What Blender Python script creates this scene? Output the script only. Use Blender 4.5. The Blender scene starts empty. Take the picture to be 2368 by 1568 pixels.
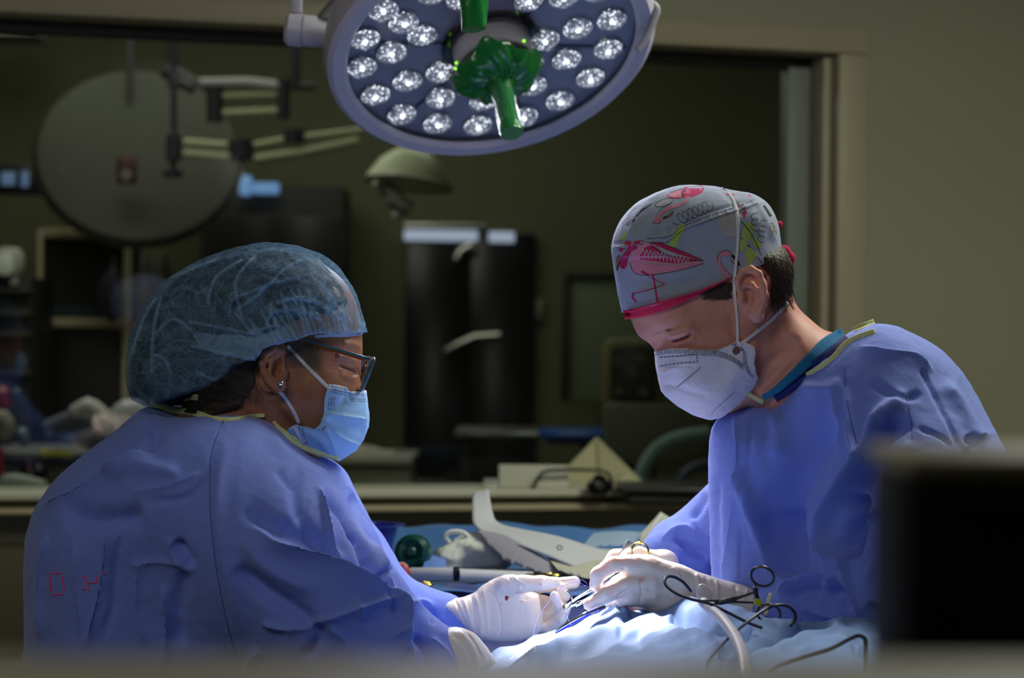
import bpy, bmesh, math, random
import numpy as np
from mathutils import Vector, Matrix
from mathutils.bvhtree import BVHTree
random.seed(7)
rng = np.random.default_rng(11)
S = bpy.context.scene
COL = S.collection
PI = math.pi

# ---------------------------------------------------------------- camera
F = 85 / 36 * 2368.0                      # focal length in pixels of the 2368 x 1568 frame
ROLL = math.radians(0.7)
CR = Vector((math.cos(ROLL), 0, math.sin(ROLL)))
CU = Vector((-math.sin(ROLL), 0, math.cos(ROLL)))
CAM = Vector((0, 0, 1.5))
cam_data = bpy.data.cameras.new('camera')
cam = bpy.data.objects.new('camera', cam_data)
COL.objects.link(cam)
cam_data.lens = 85; cam_data.sensor_width = 36; cam_data.sensor_fit = 'HORIZONTAL'
cam_data.clip_start = 0.05; cam_data.clip_end = 60
m = Matrix((( CR.x, CU.x, 0, CAM.x), (CR.y, CU.y, -1, CAM.y), (CR.z, CU.z, 0, CAM.z), (0, 0, 0, 1)))
cam.matrix_world = m
cam_data.dof.use_dof = True
cam_data.dof.focus_distance = 3.02
cam_data.dof.aperture_fstop = 5.0
S.camera = cam

# ---------------------------------------------------------------- world, lights, exposure
S.view_settings.view_transform = 'Standard'
S.view_settings.look = 'None'
S.view_settings.gamma = 1
S.view_settings.exposure = 0.0
S.view_settings.use_curve_mapping = False
world = bpy.data.worlds.new('world'); S.world = world
world.use_nodes = True
bg = world.node_tree.nodes['Background']
bg.inputs[0].default_value = (0.60, 0.62, 0.60, 1); bg.inputs[1].default_value = 0.035

def light(name, kind, loc, target, energy, color, **kw):
    d = bpy.data.lights.new(name, kind)
    d.energy = energy; d.color = color
    for k, v in kw.items(): setattr(d, k, v)
    o = bpy.data.objects.new(name, d); COL.objects.link(o)
    o.location = loc
    o.rotation_euler = (Vector(target) - Vector(loc)).to_track_quat('-Z', 'Y').to_euler()
    return o

LC = Vector((-0.0367, 3.8, 1.955))        # centre of the surgical lamp's face
LN = Vector((0.193, -0.537, -0.822)).normalized()
AIM = Vector((0.102, 3.015, 1.18))
# the lamp in view: a tight field and its weaker spill
_bx = LN.orthogonal().normalized(); _by = LN.cross(_bx)
for _k in range(8):                       # the lens ring: every sector throws its own crossing beam
    _a = _k * PI / 4 + 0.3
    _o = LC + LN * 0.006 + (_bx * math.cos(_a) + _by * math.sin(_a)) * 0.15
    light('surgical_beam', 'SPOT', _o, AIM, 84, (1.0, 0.96, 0.95), spot_size=math.radians(12.4), spot_blend=0.55, shadow_soft_size=0.05)
    if _k % 2 == 0:
        light('surgical_spill', 'SPOT', _o, AIM + Vector((.08, .05, .15)), 13, (0.86, 0.87, 1.0), spot_size=math.radians(84), spot_blend=1.0, shadow_soft_size=0.07)
# the second lamp head (above the frame) carries the second handle in view
L2 = Vector((0.02, 3.42, 2.28))
light('second_lamp_spill', 'SPOT', L2 + Vector((0, -0.03, -0.04)), (0.0, 3.0, 1.1), 10, (0.84, 0.86, 1.0), spot_size=math.radians(95), spot_blend=1.0, shadow_soft_size=0.2)
# dimmed ceiling panels of the theatre
light('ceiling_panel_light', 'AREA', (-1.0, 1.2, 2.74), (-0.8, 2.6, 1.2), 15, (1.0, 0.97, 0.86), shape='RECTANGLE', size=1.2, size_y=0.6)
light('ceiling_panel_light_right', 'AREA', (1.3, 3.6, 2.74), (1.3, 3.7, 0.0), 38, (0.98, 1.0, 0.86), shape='RECTANGLE', size=1.2, size_y=0.6)
light('far_room_panel_light', 'AREA', (-0.9, 8.2, 2.95), (-0.9, 8.3, 0.0), 11, (0.98, 1.0, 0.80), shape='RECTANGLE', size=2.4, size_y=1.0)
light('counter_fill', 'AREA', (-1.3, 6.9, 2.9), (-1.25, 7.1, 0.0), 9, (1.0, 0.98, 0.88), shape='RECTANGLE', size=1.0, size_y=0.4)  # unseen lamp added to brighten the counter clutter

# ---------------------------------------------------------------- projection helpers
def P(px, py, Y):
    """point on the ray of photo pixel (px, py) at depth Y"""
    dx = (px - 1184) * Y / F; dy = (784 - py) * Y / F
    return Vector((CAM.x + dx * CR.x + dy * CU.x, Y, CAM.z + dx * CR.z + dy * CU.z))
def proj(v):
    x = v[:, 0] - CAM.x; z = v[:, 2] - CAM.z; y = v[:, 1]
    return 1184 + F * (x * CR.x + z * CR.z) / y, 784 - F * (x * CU.x + z * CU.z) / y

# ---------------------------------------------------------------- tagging
def tag(o, label=None, cat=None, group=None, kind=None):
    if label: o['label'] = label
    if cat: o['category'] = cat
    if group: o['group'] = group
    if kind: o['kind'] = kind
    return o
def empty(name, loc, label=None, cat=None, group=None):
    o = bpy.data.objects.new(name, None); COL.objects.link(o); o.location = loc
    o.empty_display_size = 0.05
    return tag(o, label, cat, group)
def wm(o): return (wm(o.parent) @ o.matrix_basis) if o.parent else o.matrix_basis
def link(name, me, mat, parent=None, smooth=True):
    o = bpy.data.objects.new(name, me); COL.objects.link(o)
    if mat is not None and not me.materials: me.materials.append(mat)
    if smooth and len(me.polygons): me.polygons.foreach_set('use_smooth', [True] * len(me.polygons))
    if parent is not None:
        o.parent = parent
        o.matrix_basis = wm(parent).inverted()
    return o
def mesh_np(name, v, q, tris=None):
    me = bpy.data.meshes.new(name)
    nq = len(q); nt = 0 if tris is None else len(tris)
    me.vertices.add(len(v)); me.vertices.foreach_set('co', np.asarray(v, np.float32).ravel())
    me.loops.add(nq * 4 + nt * 3)
    li = np.asarray(q, np.int32).ravel()
    if nt: li = np.concatenate([li, np.asarray(tris, np.int32).ravel()])
    me.loops.foreach_set('vertex_index', li)
    me.polygons.add(nq + nt)
    st = np.concatenate([np.arange(nq) * 4, nq * 4 + np.arange(nt) * 3]).astype(np.int32)
    me.polygons.foreach_set('loop_start', st)
    me.update(calc_edges=True)
    return me

# ---------------------------------------------------------------- materials
def srgb(r, g, b):
    f = lambda c: (c / 255 / 12.92) if c / 255 <= 0.04045 else ((c / 255 + 0.055) / 1.055) ** 2.4
    return (f(r), f(g), f(b))
MATS = {}
def mat(name, col, rough=0.6, metal=0.0, spec=0.5, bump=None, var=None, trans=0.0, emit=None, estr=0.0, alpha=1.0, sheen=0.0, sss=0.0, coat=0.0, ior=1.45):
    """bump: (kind, scale, strength, distance);  var: (scale, amount, colour2)"""
    if name in MATS: return MATS[name]
    m = bpy.data.materials.new(name); m.use_nodes = True
    nt = m.node_tree; b = nt.nodes['Principled BSDF']
    I = b.inputs
    I['Base Color'].default_value = (*col, 1); I['Roughness'].default_value = rough; I['Metallic'].default_value = metal
    I['Specular IOR Level'].default_value = spec; I['IOR'].default_value = ior
    I['Transmission Weight'].default_value = trans; I['Alpha'].default_value = alpha
    I['Sheen Weight'].default_value = sheen
    I['Coat Weight'].default_value = coat
    if sss: I['Subsurface Weight'].default_value = sss; I['Subsurface Radius'].default_value = (0.012, 0.005, 0.003); I['Subsurface Scale'].default_value = 1.0
    if emit: I['Emission Color'].default_value = (*emit, 1); I['Emission Strength'].default_value = estr
    N = nt.nodes.new; L = nt.links.new
    tc = N('ShaderNodeTexCoord')
    if var:
        n = N('ShaderNodeTexNoise'); n.inputs['Scale'].default_value = var[0]; n.inputs['Detail'].default_value = 5
        r = N('ShaderNodeMapRange'); r.inputs[1].default_value = 0.35; r.inputs[2].default_value = 0.65
        r.inputs[3].default_value = 0; r.inputs[4].default_value = var[1]
        mx = N('ShaderNodeMixRGB'); mx.inputs[1].default_value = (*col, 1); mx.inputs[2].default_value = (*var[2], 1)
        L(tc.outputs['Object'], n.inputs['Vector']); L(n.outputs[0], r.inputs[0]); L(r.outputs[0], mx.inputs[0]); L(mx.outputs[0], I['Base Color'])
    if bump:
        bumps = bump if isinstance(bump, list) else [bump]
        prev = None
        for kind, sc, st, dist in bumps:
            bp = N('ShaderNodeBump'); bp.inputs['Strength'].default_value = st; bp.inputs['Distance'].default_value = dist
            if kind == 'noise':
                t = N('ShaderNodeTexNoise'); t.inputs['Scale'].default_value = sc; t.inputs['Detail'].default_value = 6
                L(tc.outputs['Object'], t.inputs['Vector']); out = t.outputs[0]
            elif kind == 'voronoi':
                t = N('ShaderNodeTexVoronoi'); t.inputs['Scale'].default_value = sc
                L(tc.outputs['Object'], t.inputs['Vector']); out = t.outputs[0]
            else:                      # weave: crossed threads
                sp = N('ShaderNodeSeparateXYZ'); L(tc.outputs['Object'], sp.inputs[0])
                hor = N('ShaderNodeMath'); hor.operation = 'MULTIPLY_ADD'; L(sp.outputs[1], hor.inputs[0]); hor.inputs[1].default_value = 0.3; L(sp.outputs[0], hor.inputs[2])
                res = []
                for s_, o_ in ((1.0, hor.outputs[0]), (1.0, sp.outputs[2])):
                    a = N('ShaderNodeMath'); a.operation = 'MULTIPLY'; a.inputs[1].default_value = sc * s_; L(o_, a.inputs[0])
                    c = N('ShaderNodeMath'); c.operation = 'SINE'; L(a.outputs[0], c.inputs[0]); res.append(c.outputs[0])
                mlt = N('ShaderNodeMath'); mlt.operation = 'MULTIPLY'; L(res[0], mlt.inputs[0]); L(res[1], mlt.inputs[1]); out = mlt.outputs[0]
            L(out, bp.inputs['Height'])
            if prev is not None: L(prev.outputs[0], bp.inputs['Normal'])
            prev = bp
        L(prev.outputs[0], I['Normal'])
    MATS[name] = m
    return m

# ---------------------------------------------------------------- plain mesh builder
class MB:
    def __init__(s): s.bm = bmesh.new()
    def box(s, c, size, rot=None, bev=0.0, seg=2):
        g = bmesh.ops.create_cube(s.bm, size=1)['verts']
        M = Matrix.Translation(Vector(c)) @ (rot.to_4x4() if rot is not None else Matrix.Identity(4)) @ Matrix.Diagonal((*size, 1))
        bmesh.ops.transform(s.bm, matrix=M, verts=g)
        if bev > 0:
            es = list({e for v in g for e in v.link_edges})
            bmesh.ops.bevel(s.bm, geom=es, offset=bev, segments=seg, affect='EDGES', profile=0.5)
        return s
    def tube(s, pts, r, n=10, closed=False, caps=True):
        pts = [Vector(p) for p in pts]
        k = len(pts); rs = r if isinstance(r, (list, tuple)) else [r] * k
        rings = []; up = None
        for i, p in enumerate(pts):
            a = pts[i - 1] if (i or closed) else pts[i]; b = pts[(i + 1) % k] if (i < k - 1 or closed) else pts[i]
            t = (b - a).normalized()
            if up is None: up = t.orthogonal().normalized()
            up = (up - t * up.dot(t))
            up = up.normalized() if up.length > 1e-6 else t.orthogonal().normalized()
            w = t.cross(up)
            rings.append([s.bm.verts.new(p + (up * math.cos(2 * PI * j / n) + w * math.sin(2 * PI * j / n)) * rs[i]) for j in range(n)])
        for i in range(k if closed else k - 1):
            A, B = rings[i], rings[(i + 1) % k]
            for j in range(n): s.bm.faces.new((A[j], A[(j + 1) % n], B[(j + 1) % n], B[j]))
        if caps and not closed:
            s.bm.faces.new(rings[0][::-1]); s.bm.faces.new(rings[-1])
        return s
    def lathe(s, prof, M, n=48, close_top=True):
        """prof: (r, z) list, revolved round local Z and placed by matrix M"""
        rings = []
        for r, z in prof:
            if r < 1e-6: rings.append([s.bm.verts.new(M @ Vector((0, 0, z)))])
            else: rings.append([s.bm.verts.new(M @ Vector((r * math.cos(2 * PI * j / n), r * math.sin(2 * PI * j / n), z))) for j in range(n)])
        for A, B in zip(rings, rings[1:]):
            for j in range(n):
                j2 = (j + 1) % n
                if len(A) == 1 and len(B) == 1: continue
                if len(A) == 1: s.bm.faces.new((A[0], B[j2], B[j]))
                elif len(B) == 1: s.bm.faces.new((A[j], A[j2], B[0]))
                else: s.bm.faces.new((A[j], A[j2], B[j2], B[j]))
        return s
    def prism(s, pts, d):
        """closed polygon of 3D points pushed along vector d"""
        a = [s.bm.verts.new(Vector(p)) for p in pts]; b = [s.bm.verts.new(Vector(p) + Vector(d)) for p in pts]
        s.bm.faces.new(a); s.bm.faces.new(b[::-1])
        n = len(a)
        for i in range(n): s.bm.faces.new((a[i], b[i], b[(i + 1) % n], a[(i + 1) % n]))
        return s
    def build(s, name, mt, parent=None, smooth=True, sharp=35):
        bmesh.ops.recalc_face_normals(s.bm, faces=s.bm.faces)
        me = bpy.data.meshes.new(name); s.bm.to_mesh(me); s.bm.free()
        o = link(name, me, mt, parent, smooth)
        if smooth and sharp: me.set_sharp_from_angle(angle=math.radians(sharp))
        return o
def rotz(a): return Matrix.Rotation(a, 3, 'Z')
def spline(pts, n=8, closed=False):
    """Catmull-Rom through points of any dimension"""
    p = np.array([list(q) for q in pts], float); k = len(p); out = []
    for i in range(k if closed else k - 1):
        g = (lambda j: p[j % k]) if closed else (lambda j: p[min(max(j, 0), k - 1)])
        a, b, c, d = g(i - 1), g(i), g(i + 1), g(i + 2)
        for t in np.arange(n) / n:
            out.append(0.5 * ((2 * b) + (c - a) * t + (2 * a - 5 * b + 4 * c - d) * t * t + (3 * b - a - 3 * c + d) * t ** 3))
    if not closed: out.append(p[-1])
    return np.array(out)

# ---------------------------------------------------------------- implicit surfaces (for bodies and cloth)
def poly_sdf(PX, PY, poly):
    poly = np.asarray(poly, float); n = len(poly)
    d2 = np.full(PX.shape, 1e18); inside = np.zeros(PX.shape, bool)
    for i in range(n):
        ax, ay = poly[i]; bx, by = poly[(i + 1) % n]
        ex, ey = bx - ax, by - ay; L2_ = ex * ex + ey * ey + 1e-12
        t = np.clip(((PX - ax) * ex + (PY - ay) * ey) / L2_, 0, 1)
        d2 = np.minimum(d2, (PX - ax - t * ex) ** 2 + (PY - ay - t * ey) ** 2)
        c = (ay > PY) != (by > PY)
        xx = ax + (PY - ay) * ex / (ey if abs(ey) > 1e-12 else 1e-12)
        inside ^= c & (PX < xx)
    d = np.sqrt(d2); d[inside] *= -1
    return d
def blur2(a, s):
    if s <= 0: return a
    r = int(3 * s) + 1; k = np.exp(-0.5 * (np.arange(-r, r + 1) / s) ** 2); k /= k.sum()
    for ax in (0, 1):
        p = np.pad(a, [(r, r) if i == ax else (0, 0) for i in (0, 1)], mode='edge')
        a = sum(k[j] * np.take(p, np.arange(j, j + a.shape[ax]), axis=ax) for j in range(2 * r + 1))
    return a
def smin(a, b, k):
    if k <= 0: return np.minimum(a, b)
    h = np.maximum(k - np.abs(a - b), 0) / k
    return np.minimum(a, b) - h * h * k * 0.25
class Field:
    """grid in world space covering photo box (px0,py0)-(px1,py1) at depth Y0, from Y0+dlo to Y0+dhi"""
    def __init__(s, box, Y0, dlo, dhi, h):
        a = P(box[0], box[3], Y0); b = P(box[2], box[1], Y0)
        lo = np.array([min(a.x, b.x) - 3 * h, Y0 + dlo, min(a.z, b.z) - 3 * h]); hi = np.array([max(a.x, b.x) + 3 * h, Y0 + dhi, max(a.z, b.z) + 3 * h])
        s.h = h; s.lo = lo; s.Y0 = Y0; s.sc = Y0 / F
        s.n = np.ceil((hi - lo) / h).astype(int) + 1
        s.x = (lo[0] + h * np.arange(s.n[0])).astype(np.float32); s.y = (lo[1] + h * np.arange(s.n[1])).astype(np.float32); s.z = (lo[2] + h * np.arange(s.n[2])).astype(np.float32)
        s.f = np.full(s.n, 1.0, np.float32)
        xx, zz = np.meshgrid(s.x, s.z, indexing='ij')
        X = xx - CAM.x; Z = zz - CAM.z
        s.PX = 1184 + F * (X * CR.x + Z * CR.z) / Y0; s.PY = 784 - F * (X * CU.x + Z * CU.z) / Y0
    def comb(s, g, k, sub=False, sl=None):
        sl = sl or (slice(None),) * 3
        t = s.f[sl]
        s.f[sl] = -smin(-t, g.astype(np.float32), k) if sub else smin(t, g.astype(np.float32), k)
    def inflate(s, poly, R, W, yc=0.0, k=0.0, smooth=True, blur=2.0, clip=None, clips=True, sub=False, Wn=None, tilt=None):
        """solid whose side outline is poly; W half thickness (number or fn(PX,PY)), R rounding radius"""
        if smooth: poly = spline(poly, 6, True)
        d = blur2(poly_sdf(s.PX, s.PY, poly) * s.sc, blur)
        Wm = W(s.PX, s.PY) if callable(W) else W
        yc_ = yc(s.PX, s.PY) if callable(yc) else yc
        dd = np.maximum(R + np.maximum(d, -R), 0)
        q = (R / Wm) if np.ndim(Wm) else R / Wm
        A = (dd ** 2)[:, None, :]; q = np.broadcast_to(np.asarray(q, float), d.shape)[:, None, :]
        yy = s.y[None, :, None] - (s.Y0 + np.broadcast_to(np.asarray(yc_, float), d.shape))[:, None, :]
        g = np.sqrt(A + (yy * q) ** 2) - R
        if clip is not None:
            c = poly_sdf(s.PX, s.PY, spline(clip, 6, True) if clips else clip) * s.sc
            g = np.maximum(g, c[:, None, :])
        s.comb(g, k, sub)
    def _sl(s, lo, hi):
        i0 = np.clip(np.floor((lo - s.lo) / s.h).astype(int), 0, s.n - 1); i1 = np.clip(np.ceil((hi - s.lo) / s.h).astype(int) + 1, 1, s.n)
        return tuple(slice(a, max(b, a + 1)) for a, b in zip(i0, i1))
    def cap(s, a, b, ra, rb, k=0.0, sub=False):
        a = np.array(a, float); b = np.array(b, float)
        m_ = max(ra, rb) + k + 2 * s.h
        sl = s._sl(np.minimum(a, b) - m_, np.maximum(a, b) + m_)
        X = s.x[sl[0]][:, None, None] - a[0]; Y = s.y[sl[1]][None, :, None] - a[1]; Z = s.z[sl[2]][None, None, :] - a[2]
        d = b - a; L_ = d @ d + 1e-12
        t = np.clip((X * d[0] + Y * d[1] + Z * d[2]) / L_, 0, 1)
        g = np.sqrt((X - t * d[0]) ** 2 + (Y - t * d[1]) ** 2 + (Z - t * d[2]) ** 2) - (ra + (rb - ra) * t)
        s.comb(g, k, sub, sl)
    def chain(s, pts, k=0.0, sub=False, kk=0.004):
        """pts: (px, py, depth offset, radius) list"""
        for i in range(len(pts) - 1):
            p, q = pts[i], pts[i + 1]
            s.cap(P(p[0], p[1], s.Y0 + p[2]), P(q[0], q[1], s.Y0 + q[2]), p[3], q[3], k if i == 0 else max(kk, 0.5 * k), sub)
    def ell(s, c, r, k=0.0, sub=False, rot=0.0):
        """ellipsoid at (px,py,dy), radii (along picture x, depth, picture y), turned by rot in the picture plane"""
        c = np.array(P(c[0], c[1], s.Y0 + c[2])); m_ = max(r) + k + 2 * s.h
        sl = s._sl(c - m_, c + m_)
        X = s.x[sl[0]][:, None, None] - c[0]; Y = s.y[sl[1]][None, :, None] - c[1]; Z = s.z[sl[2]][None, None, :] - c[2]
        ca, sa = math.cos(rot), math.sin(rot)
        u = X * ca + Z * sa; w = -X * sa + Z * ca
        q = np.sqrt((u / r[0]) ** 2 + (Y / r[1]) ** 2 + (w / r[2]) ** 2)
        s.comb((q - 1) * min(r), k, sub, sl)
    def nets(s):
        f = s.f; f = np.pad(f, 1, constant_values=1.0); lo = s.lo - s.h
        sg = f < 0
        c = sum(sg[i:i + f.shape[0] - 1, j:j + f.shape[1] - 1, l:l + f.shape[2] - 1].astype(np.int8) for i in (0, 1) for j in (0, 1) for l in (0, 1))
        ijk = np.argwhere((c > 0) & (c < 8))
        idx = np.full(c.shape, -1, np.int32); idx[tuple(ijk.T)] = np.arange(len(ijk))
        cor = {(i, j, l): f[ijk[:, 0] + i, ijk[:, 1] + j, ijk[:, 2] + l] for i in (0, 1) for j in (0, 1) for l in (0, 1)}
        acc = np.zeros((len(ijk), 3)); cnt = np.zeros(len(ijk))
        for a, b in [(p, q) for p in cor for q in cor if p < q and sum(abs(x - y) for x, y in zip(p, q)) == 1]:
            fa, fb = cor[a], cor[b]; mk = (fa < 0) != (fb < 0)
            t = np.where(mk, fa / np.where(mk, fa - fb, 1), 0)
            pos = np.array(a)[None] + t[:, None] * (np.array(b) - np.array(a))[None]
            acc += pos * mk[:, None]; cnt += mk
        v = (ijk + acc / cnt[:, None]) * s.h + lo
        quads = []
        for ax in range(3):
            o1, o2 = [(1, 2), (2, 0), (0, 1)][ax]
            A = [slice(None)] * 3; B = [slice(None)] * 3
            A[ax] = slice(0, -1); B[ax] = slice(1, None)
            ch = sg[tuple(A)] != sg[tuple(B)]
            e = np.argwhere(ch)
            e = e[(e[:, o1] > 0) & (e[:, o2] > 0) & (e[:, o1] < f.shape[o1] - 1) & (e[:, o2] < f.shape[o2] - 1)]
            neg = sg[tuple(e.T)]
            def at(d1, d2):
                g = e.copy(); g[:, o1] -= d1; g[:, o2] -= d2
                return idx[tuple(g.T)]
            q = np.stack([at(1, 1), at(0, 1), at(0, 0), at(1, 0)], 1)
            q[~neg] = q[~neg][:, ::-1]
            quads.append(q)
        q = np.concatenate(quads); q = q[(q >= 0).all(1)]
        return Mesh3(v, q)
class Mesh3:
    def __init__(s, v, q): s.v = v; s.q = q
    def normals(s):
        a, b, c, d = (s.v[s.q[:, i]] for i in range(4))
        fn = np.cross(c - a, d - b); n = np.zeros_like(s.v)
        for i in range(4):
            for k in range(3): n[:, k] += np.bincount(s.q[:, i], fn[:, k], len(s.v))
        return n / (np.linalg.norm(n, axis=1, keepdims=True) + 1e-12)
    def smooth(s, it=1, lam=0.5):
        e = np.concatenate([s.q[:, [0, 1]], s.q[:, [1, 2]], s.q[:, [2, 3]], s.q[:, [3, 0]]]); e = np.concatenate([e, e[:, ::-1]])
        deg = np.bincount(e[:, 0], minlength=len(s.v)); deg[deg == 0] = 1
        for _ in range(it):
            av = np.stack([np.bincount(e[:, 0], s.v[e[:, 1], k], len(s.v)) / deg for k in range(3)], 1)
            s.v = s.v + lam * (av - s.v)
        return s
    def sculpt(s, strokes, gain=1.0, direction=None, mn=0.0):
        """strokes: (points px, width px, height mm, profile); raises the side facing the camera"""
        n = s.normals(); px, py = proj(s.v)
        tc = np.array(CAM)[None] - s.v; tc /= np.linalg.norm(tc, axis=1, keepdims=True)
        w = np.clip((n * tc).sum(1) * 2.2 + mn, 0, 1)
        D = np.zeros(len(s.v))
        for st in strokes:
            pts, wd, ht = st[0], st[1], st[2]; kind = st[3] if len(st) > 3 else 'g'
            pts = spline(pts, 5) if len(pts) > 2 else np.array(pts, float)
            m_ = wd * 4
            sel = np.where((px > pts[:, 0].min() - m_) & (px < pts[:, 0].max() + m_) & (py > pts[:, 1].min() - m_) & (py < pts[:, 1].max() + m_) & (w > 0))[0]
            if not len(sel): continue
            X, Y = px[sel], py[sel]
            best = np.full(len(sel), 1e18); tt = np.zeros(len(sel)); sd = np.zeros(len(sel))
            k = max(len(pts) - 1, 1)
            if len(pts) == 1: best = (X - pts[0, 0]) ** 2 + (Y - pts[0, 1]) ** 2; tt[:] = 0.5
            for i in range(len(pts) - 1):
                a, b = pts[i], pts[i + 1]; e = b - a; L_ = e @ e + 1e-9
                t = np.clip(((X - a[0]) * e[0] + (Y - a[1]) * e[1]) / L_, 0, 1)
                dx = X - a[0] - t * e[0]; dy = Y - a[1] - t * e[1]; d2 = dx * dx + dy * dy
                up = d2 < best
                best = np.where(up, d2, best); tt = np.where(up, (i + t) / k, tt); sd = np.where(up, e[0] * dy - e[1] * dx, sd)
            d = np.sqrt(best)
            tp = np.clip(np.sin(PI * np.clip(tt, 0.0, 1)) * 1.8, 0, 1) if len(pts) > 1 else 1
            if kind == 'g': pr = np.exp(-(d / wd) ** 2)
            elif kind == 'r': pr = np.exp(-d / wd)
            elif kind == 'f': pr = np.exp(-(d / wd) ** 2); tp = 1
            elif kind == 's': pr = np.where(sd > 0, np.exp(-d / wd), np.exp(-(d / (0.38 * wd)) ** 2))      # steep on the left of travel (y down)
            elif kind == 't': pr = np.where(sd < 0, np.exp(-d / wd), np.exp(-(d / (0.38 * wd)) ** 2))
            D[sel] += ht * 0.001 * pr * tp
        D *= w * gain
        if direction is None: s.v = s.v + n * D[:, None]
        else: s.v = s.v + np.array(direction)[None] * D[:, None]
        return s
    def crumple(s, amp, scale, seed=0, warp=1.0, ridged=True, mask=None):
        r = np.random.default_rng(seed); n = s.normals(); D = np.zeros(len(s.v))
        wv = s.v + warp * 0.35 / scale * np.stack([np.sin(s.v @ r.normal(0, scale, 3) + r.uniform(0, 6)) for _ in range(3)], 1)
        for o in range(4):
            for _ in range(4):
                k = r.normal(0, 1, 3); k /= np.linalg.norm(k); ph = wv @ (k * scale * 1.9 ** o) + r.uniform(0, 6)
                t = np.sin(ph)
                D += (1 - 2 * np.abs(t) ** 0.8 if ridged else t) * 0.55 ** o / 4
        D *= amp
        if mask is not None: D *= mask(*proj(s.v))
        s.v = s.v + n * D[:, None]
        return s
    def keep(s, fn):
        """drop quads whose centre fails fn(px,py,v)"""
        c = s.v[s.q].mean(1); px, py = proj(c)
        s.q = s.q[fn(px, py, c)]
        used = np.unique(s.q); mp = np.full(len(s.v), -1); mp[used] = np.arange(len(used))
        s.v = s.v[used]; s.q = mp[s.q]
        return s
    def color(s, me, fn):
        """vertex colours: the thing's own colouring"""
        px, py = proj(s.v); c = fn(px, py, s.v)
        a = me.color_attributes.new('tint', 'FLOAT_COLOR', 'POINT')
        a.data.foreach_set('color', np.concatenate([c, np.ones((len(c), 1))], 1).astype(np.float32).ravel())
    def obj(s, name, mt, parent=None):
        s.me = mesh_np(name, s.v, s.q)
        o = link(name, s.me, mt, parent)
        return o
    def bvh(s): return BVHTree.FromPolygons([tuple(x) for x in s.v], [tuple(int(i) for i in x) for x in s.q])

# ---------------------------------------------------------------- things lying on a surface (bands, seams, prints, cords)
def cast(bvhs, px, py, default=None):
    d = (P(px, py, 1.0) - CAM).normalized()
    best = None
    for b in bvhs:
        h = b.ray_cast(CAM, d)
        if h[0] is not None and (best is None or h[3] < best[0]): best = (h[3], h[0], h[1])
    if best is None: return None
    return best[1], best[2], d
def resample(pts, step):
    pts = np.asarray(pts, float); seg = np.linalg.norm(np.diff(pts[:, :2], axis=0), axis=1); L_ = np.concatenate([[0], np.cumsum(seg)])
    n = max(int(L_[-1] / step), 1) + 1
    t = np.linspace(0, L_[-1], n)
    return np.stack([np.interp(t, L_, pts[:, k]) for k in range(pts.shape[1])], 1)
def fill_depth(D):
    """depth list with None gaps -> interpolated"""
    ok = [i for i, d in enumerate(D) if d is not None]
    if not ok: return None
    return list(np.interp(range(len(D)), ok, [D[i] for i in ok]))
def band(name, pts, width, bvhs, mt, parent=None, off=0.0015, thick=0.0015, step=6, across=4, smooth=True, crimp=0.0, wpts=None, rigid=0.5, sm=3):
    """flexible strip of cloth laid along the photo-plane line pts on the surfaces below it"""
    p = resample(spline(pts, 8) if (smooth and len(pts) > 2) else np.array(pts, float), step)
    t = np.gradient(p[:, :2], axis=0); t /= np.linalg.norm(t, axis=1, keepdims=True) + 1e-9
    nn = np.stack([-t[:, 1], t[:, 0]], 1)
    n = len(p); cols = []
    for j in range(across + 1):
        o_ = (j / across - 0.5)
        Y = []
        for i in range(n):
            wd = width if wpts is None else np.interp(i / max(n - 1, 1), np.linspace(0, 1, len(wpts)), wpts)
            x = p[i, 0] + nn[i, 0] * o_ * wd; y = p[i, 1] + nn[i, 1] * o_ * wd
            h = cast(bvhs, x, y); Y.append((x, y, None if h is None else h[0].y))
        D = fill_depth([q[2] for q in Y])
        cols.append((Y, D))
    Ds = [c[1] for c in cols]; good = [d for d in Ds if d is not None]
    if not good: return None
    v = []; mD = np.median(np.array(good), axis=0)
    for (Y, D) in cols:
        if D is None: D = good[0]
        D = np.array(D) * (1 - rigid) + mD * rigid
        for _ in range(sm if len(D) > 4 else 0): D = np.convolve(np.pad(D, 1, mode='edge'), [0.25, 0.5, 0.25], 'valid')
        for i in range(n):
            cr = crimp * math.sin(i * 2.1) if crimp else 0
            v.append(P(Y[i][0], Y[i][1], D[i] - off - cr))
    f = []; m_ = len(v)
    back = [P_ + Vector((0, thick, 0)) for P_ in v]
    q = []
    A = across + 1
    idx = lambda j, i: j * n + i
    for j in range(across):
        for i in range(n - 1):
            q.append((idx(j, i), idx(j, i + 1), idx(j + 1, i + 1), idx(j + 1, i)))
            q.append((m_ + idx(j, i), m_ + idx(j + 1, i), m_ + idx(j + 1, i + 1), m_ + idx(j, i + 1)))
    for i in range(n - 1):
        q.append((idx(0, i), m_ + idx(0, i), m_ + idx(0, i + 1), idx(0, i + 1)))
        q.append((idx(across, i), idx(across, i + 1), m_ + idx(across, i + 1), m_ + idx(across, i)))
    for j in range(across):
        q.append((idx(j, 0), idx(j + 1, 0), m_ + idx(j + 1, 0), m_ + idx(j, 0)))
        q.append((idx(j, n - 1), m_ + idx(j, n - 1), m_ + idx(j + 1, n - 1), idx(j + 1, n - 1)))
    me = mesh_np(name, np.array([list(x) for x in v + back]), q)
    return link(name, me, mt, parent)
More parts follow.
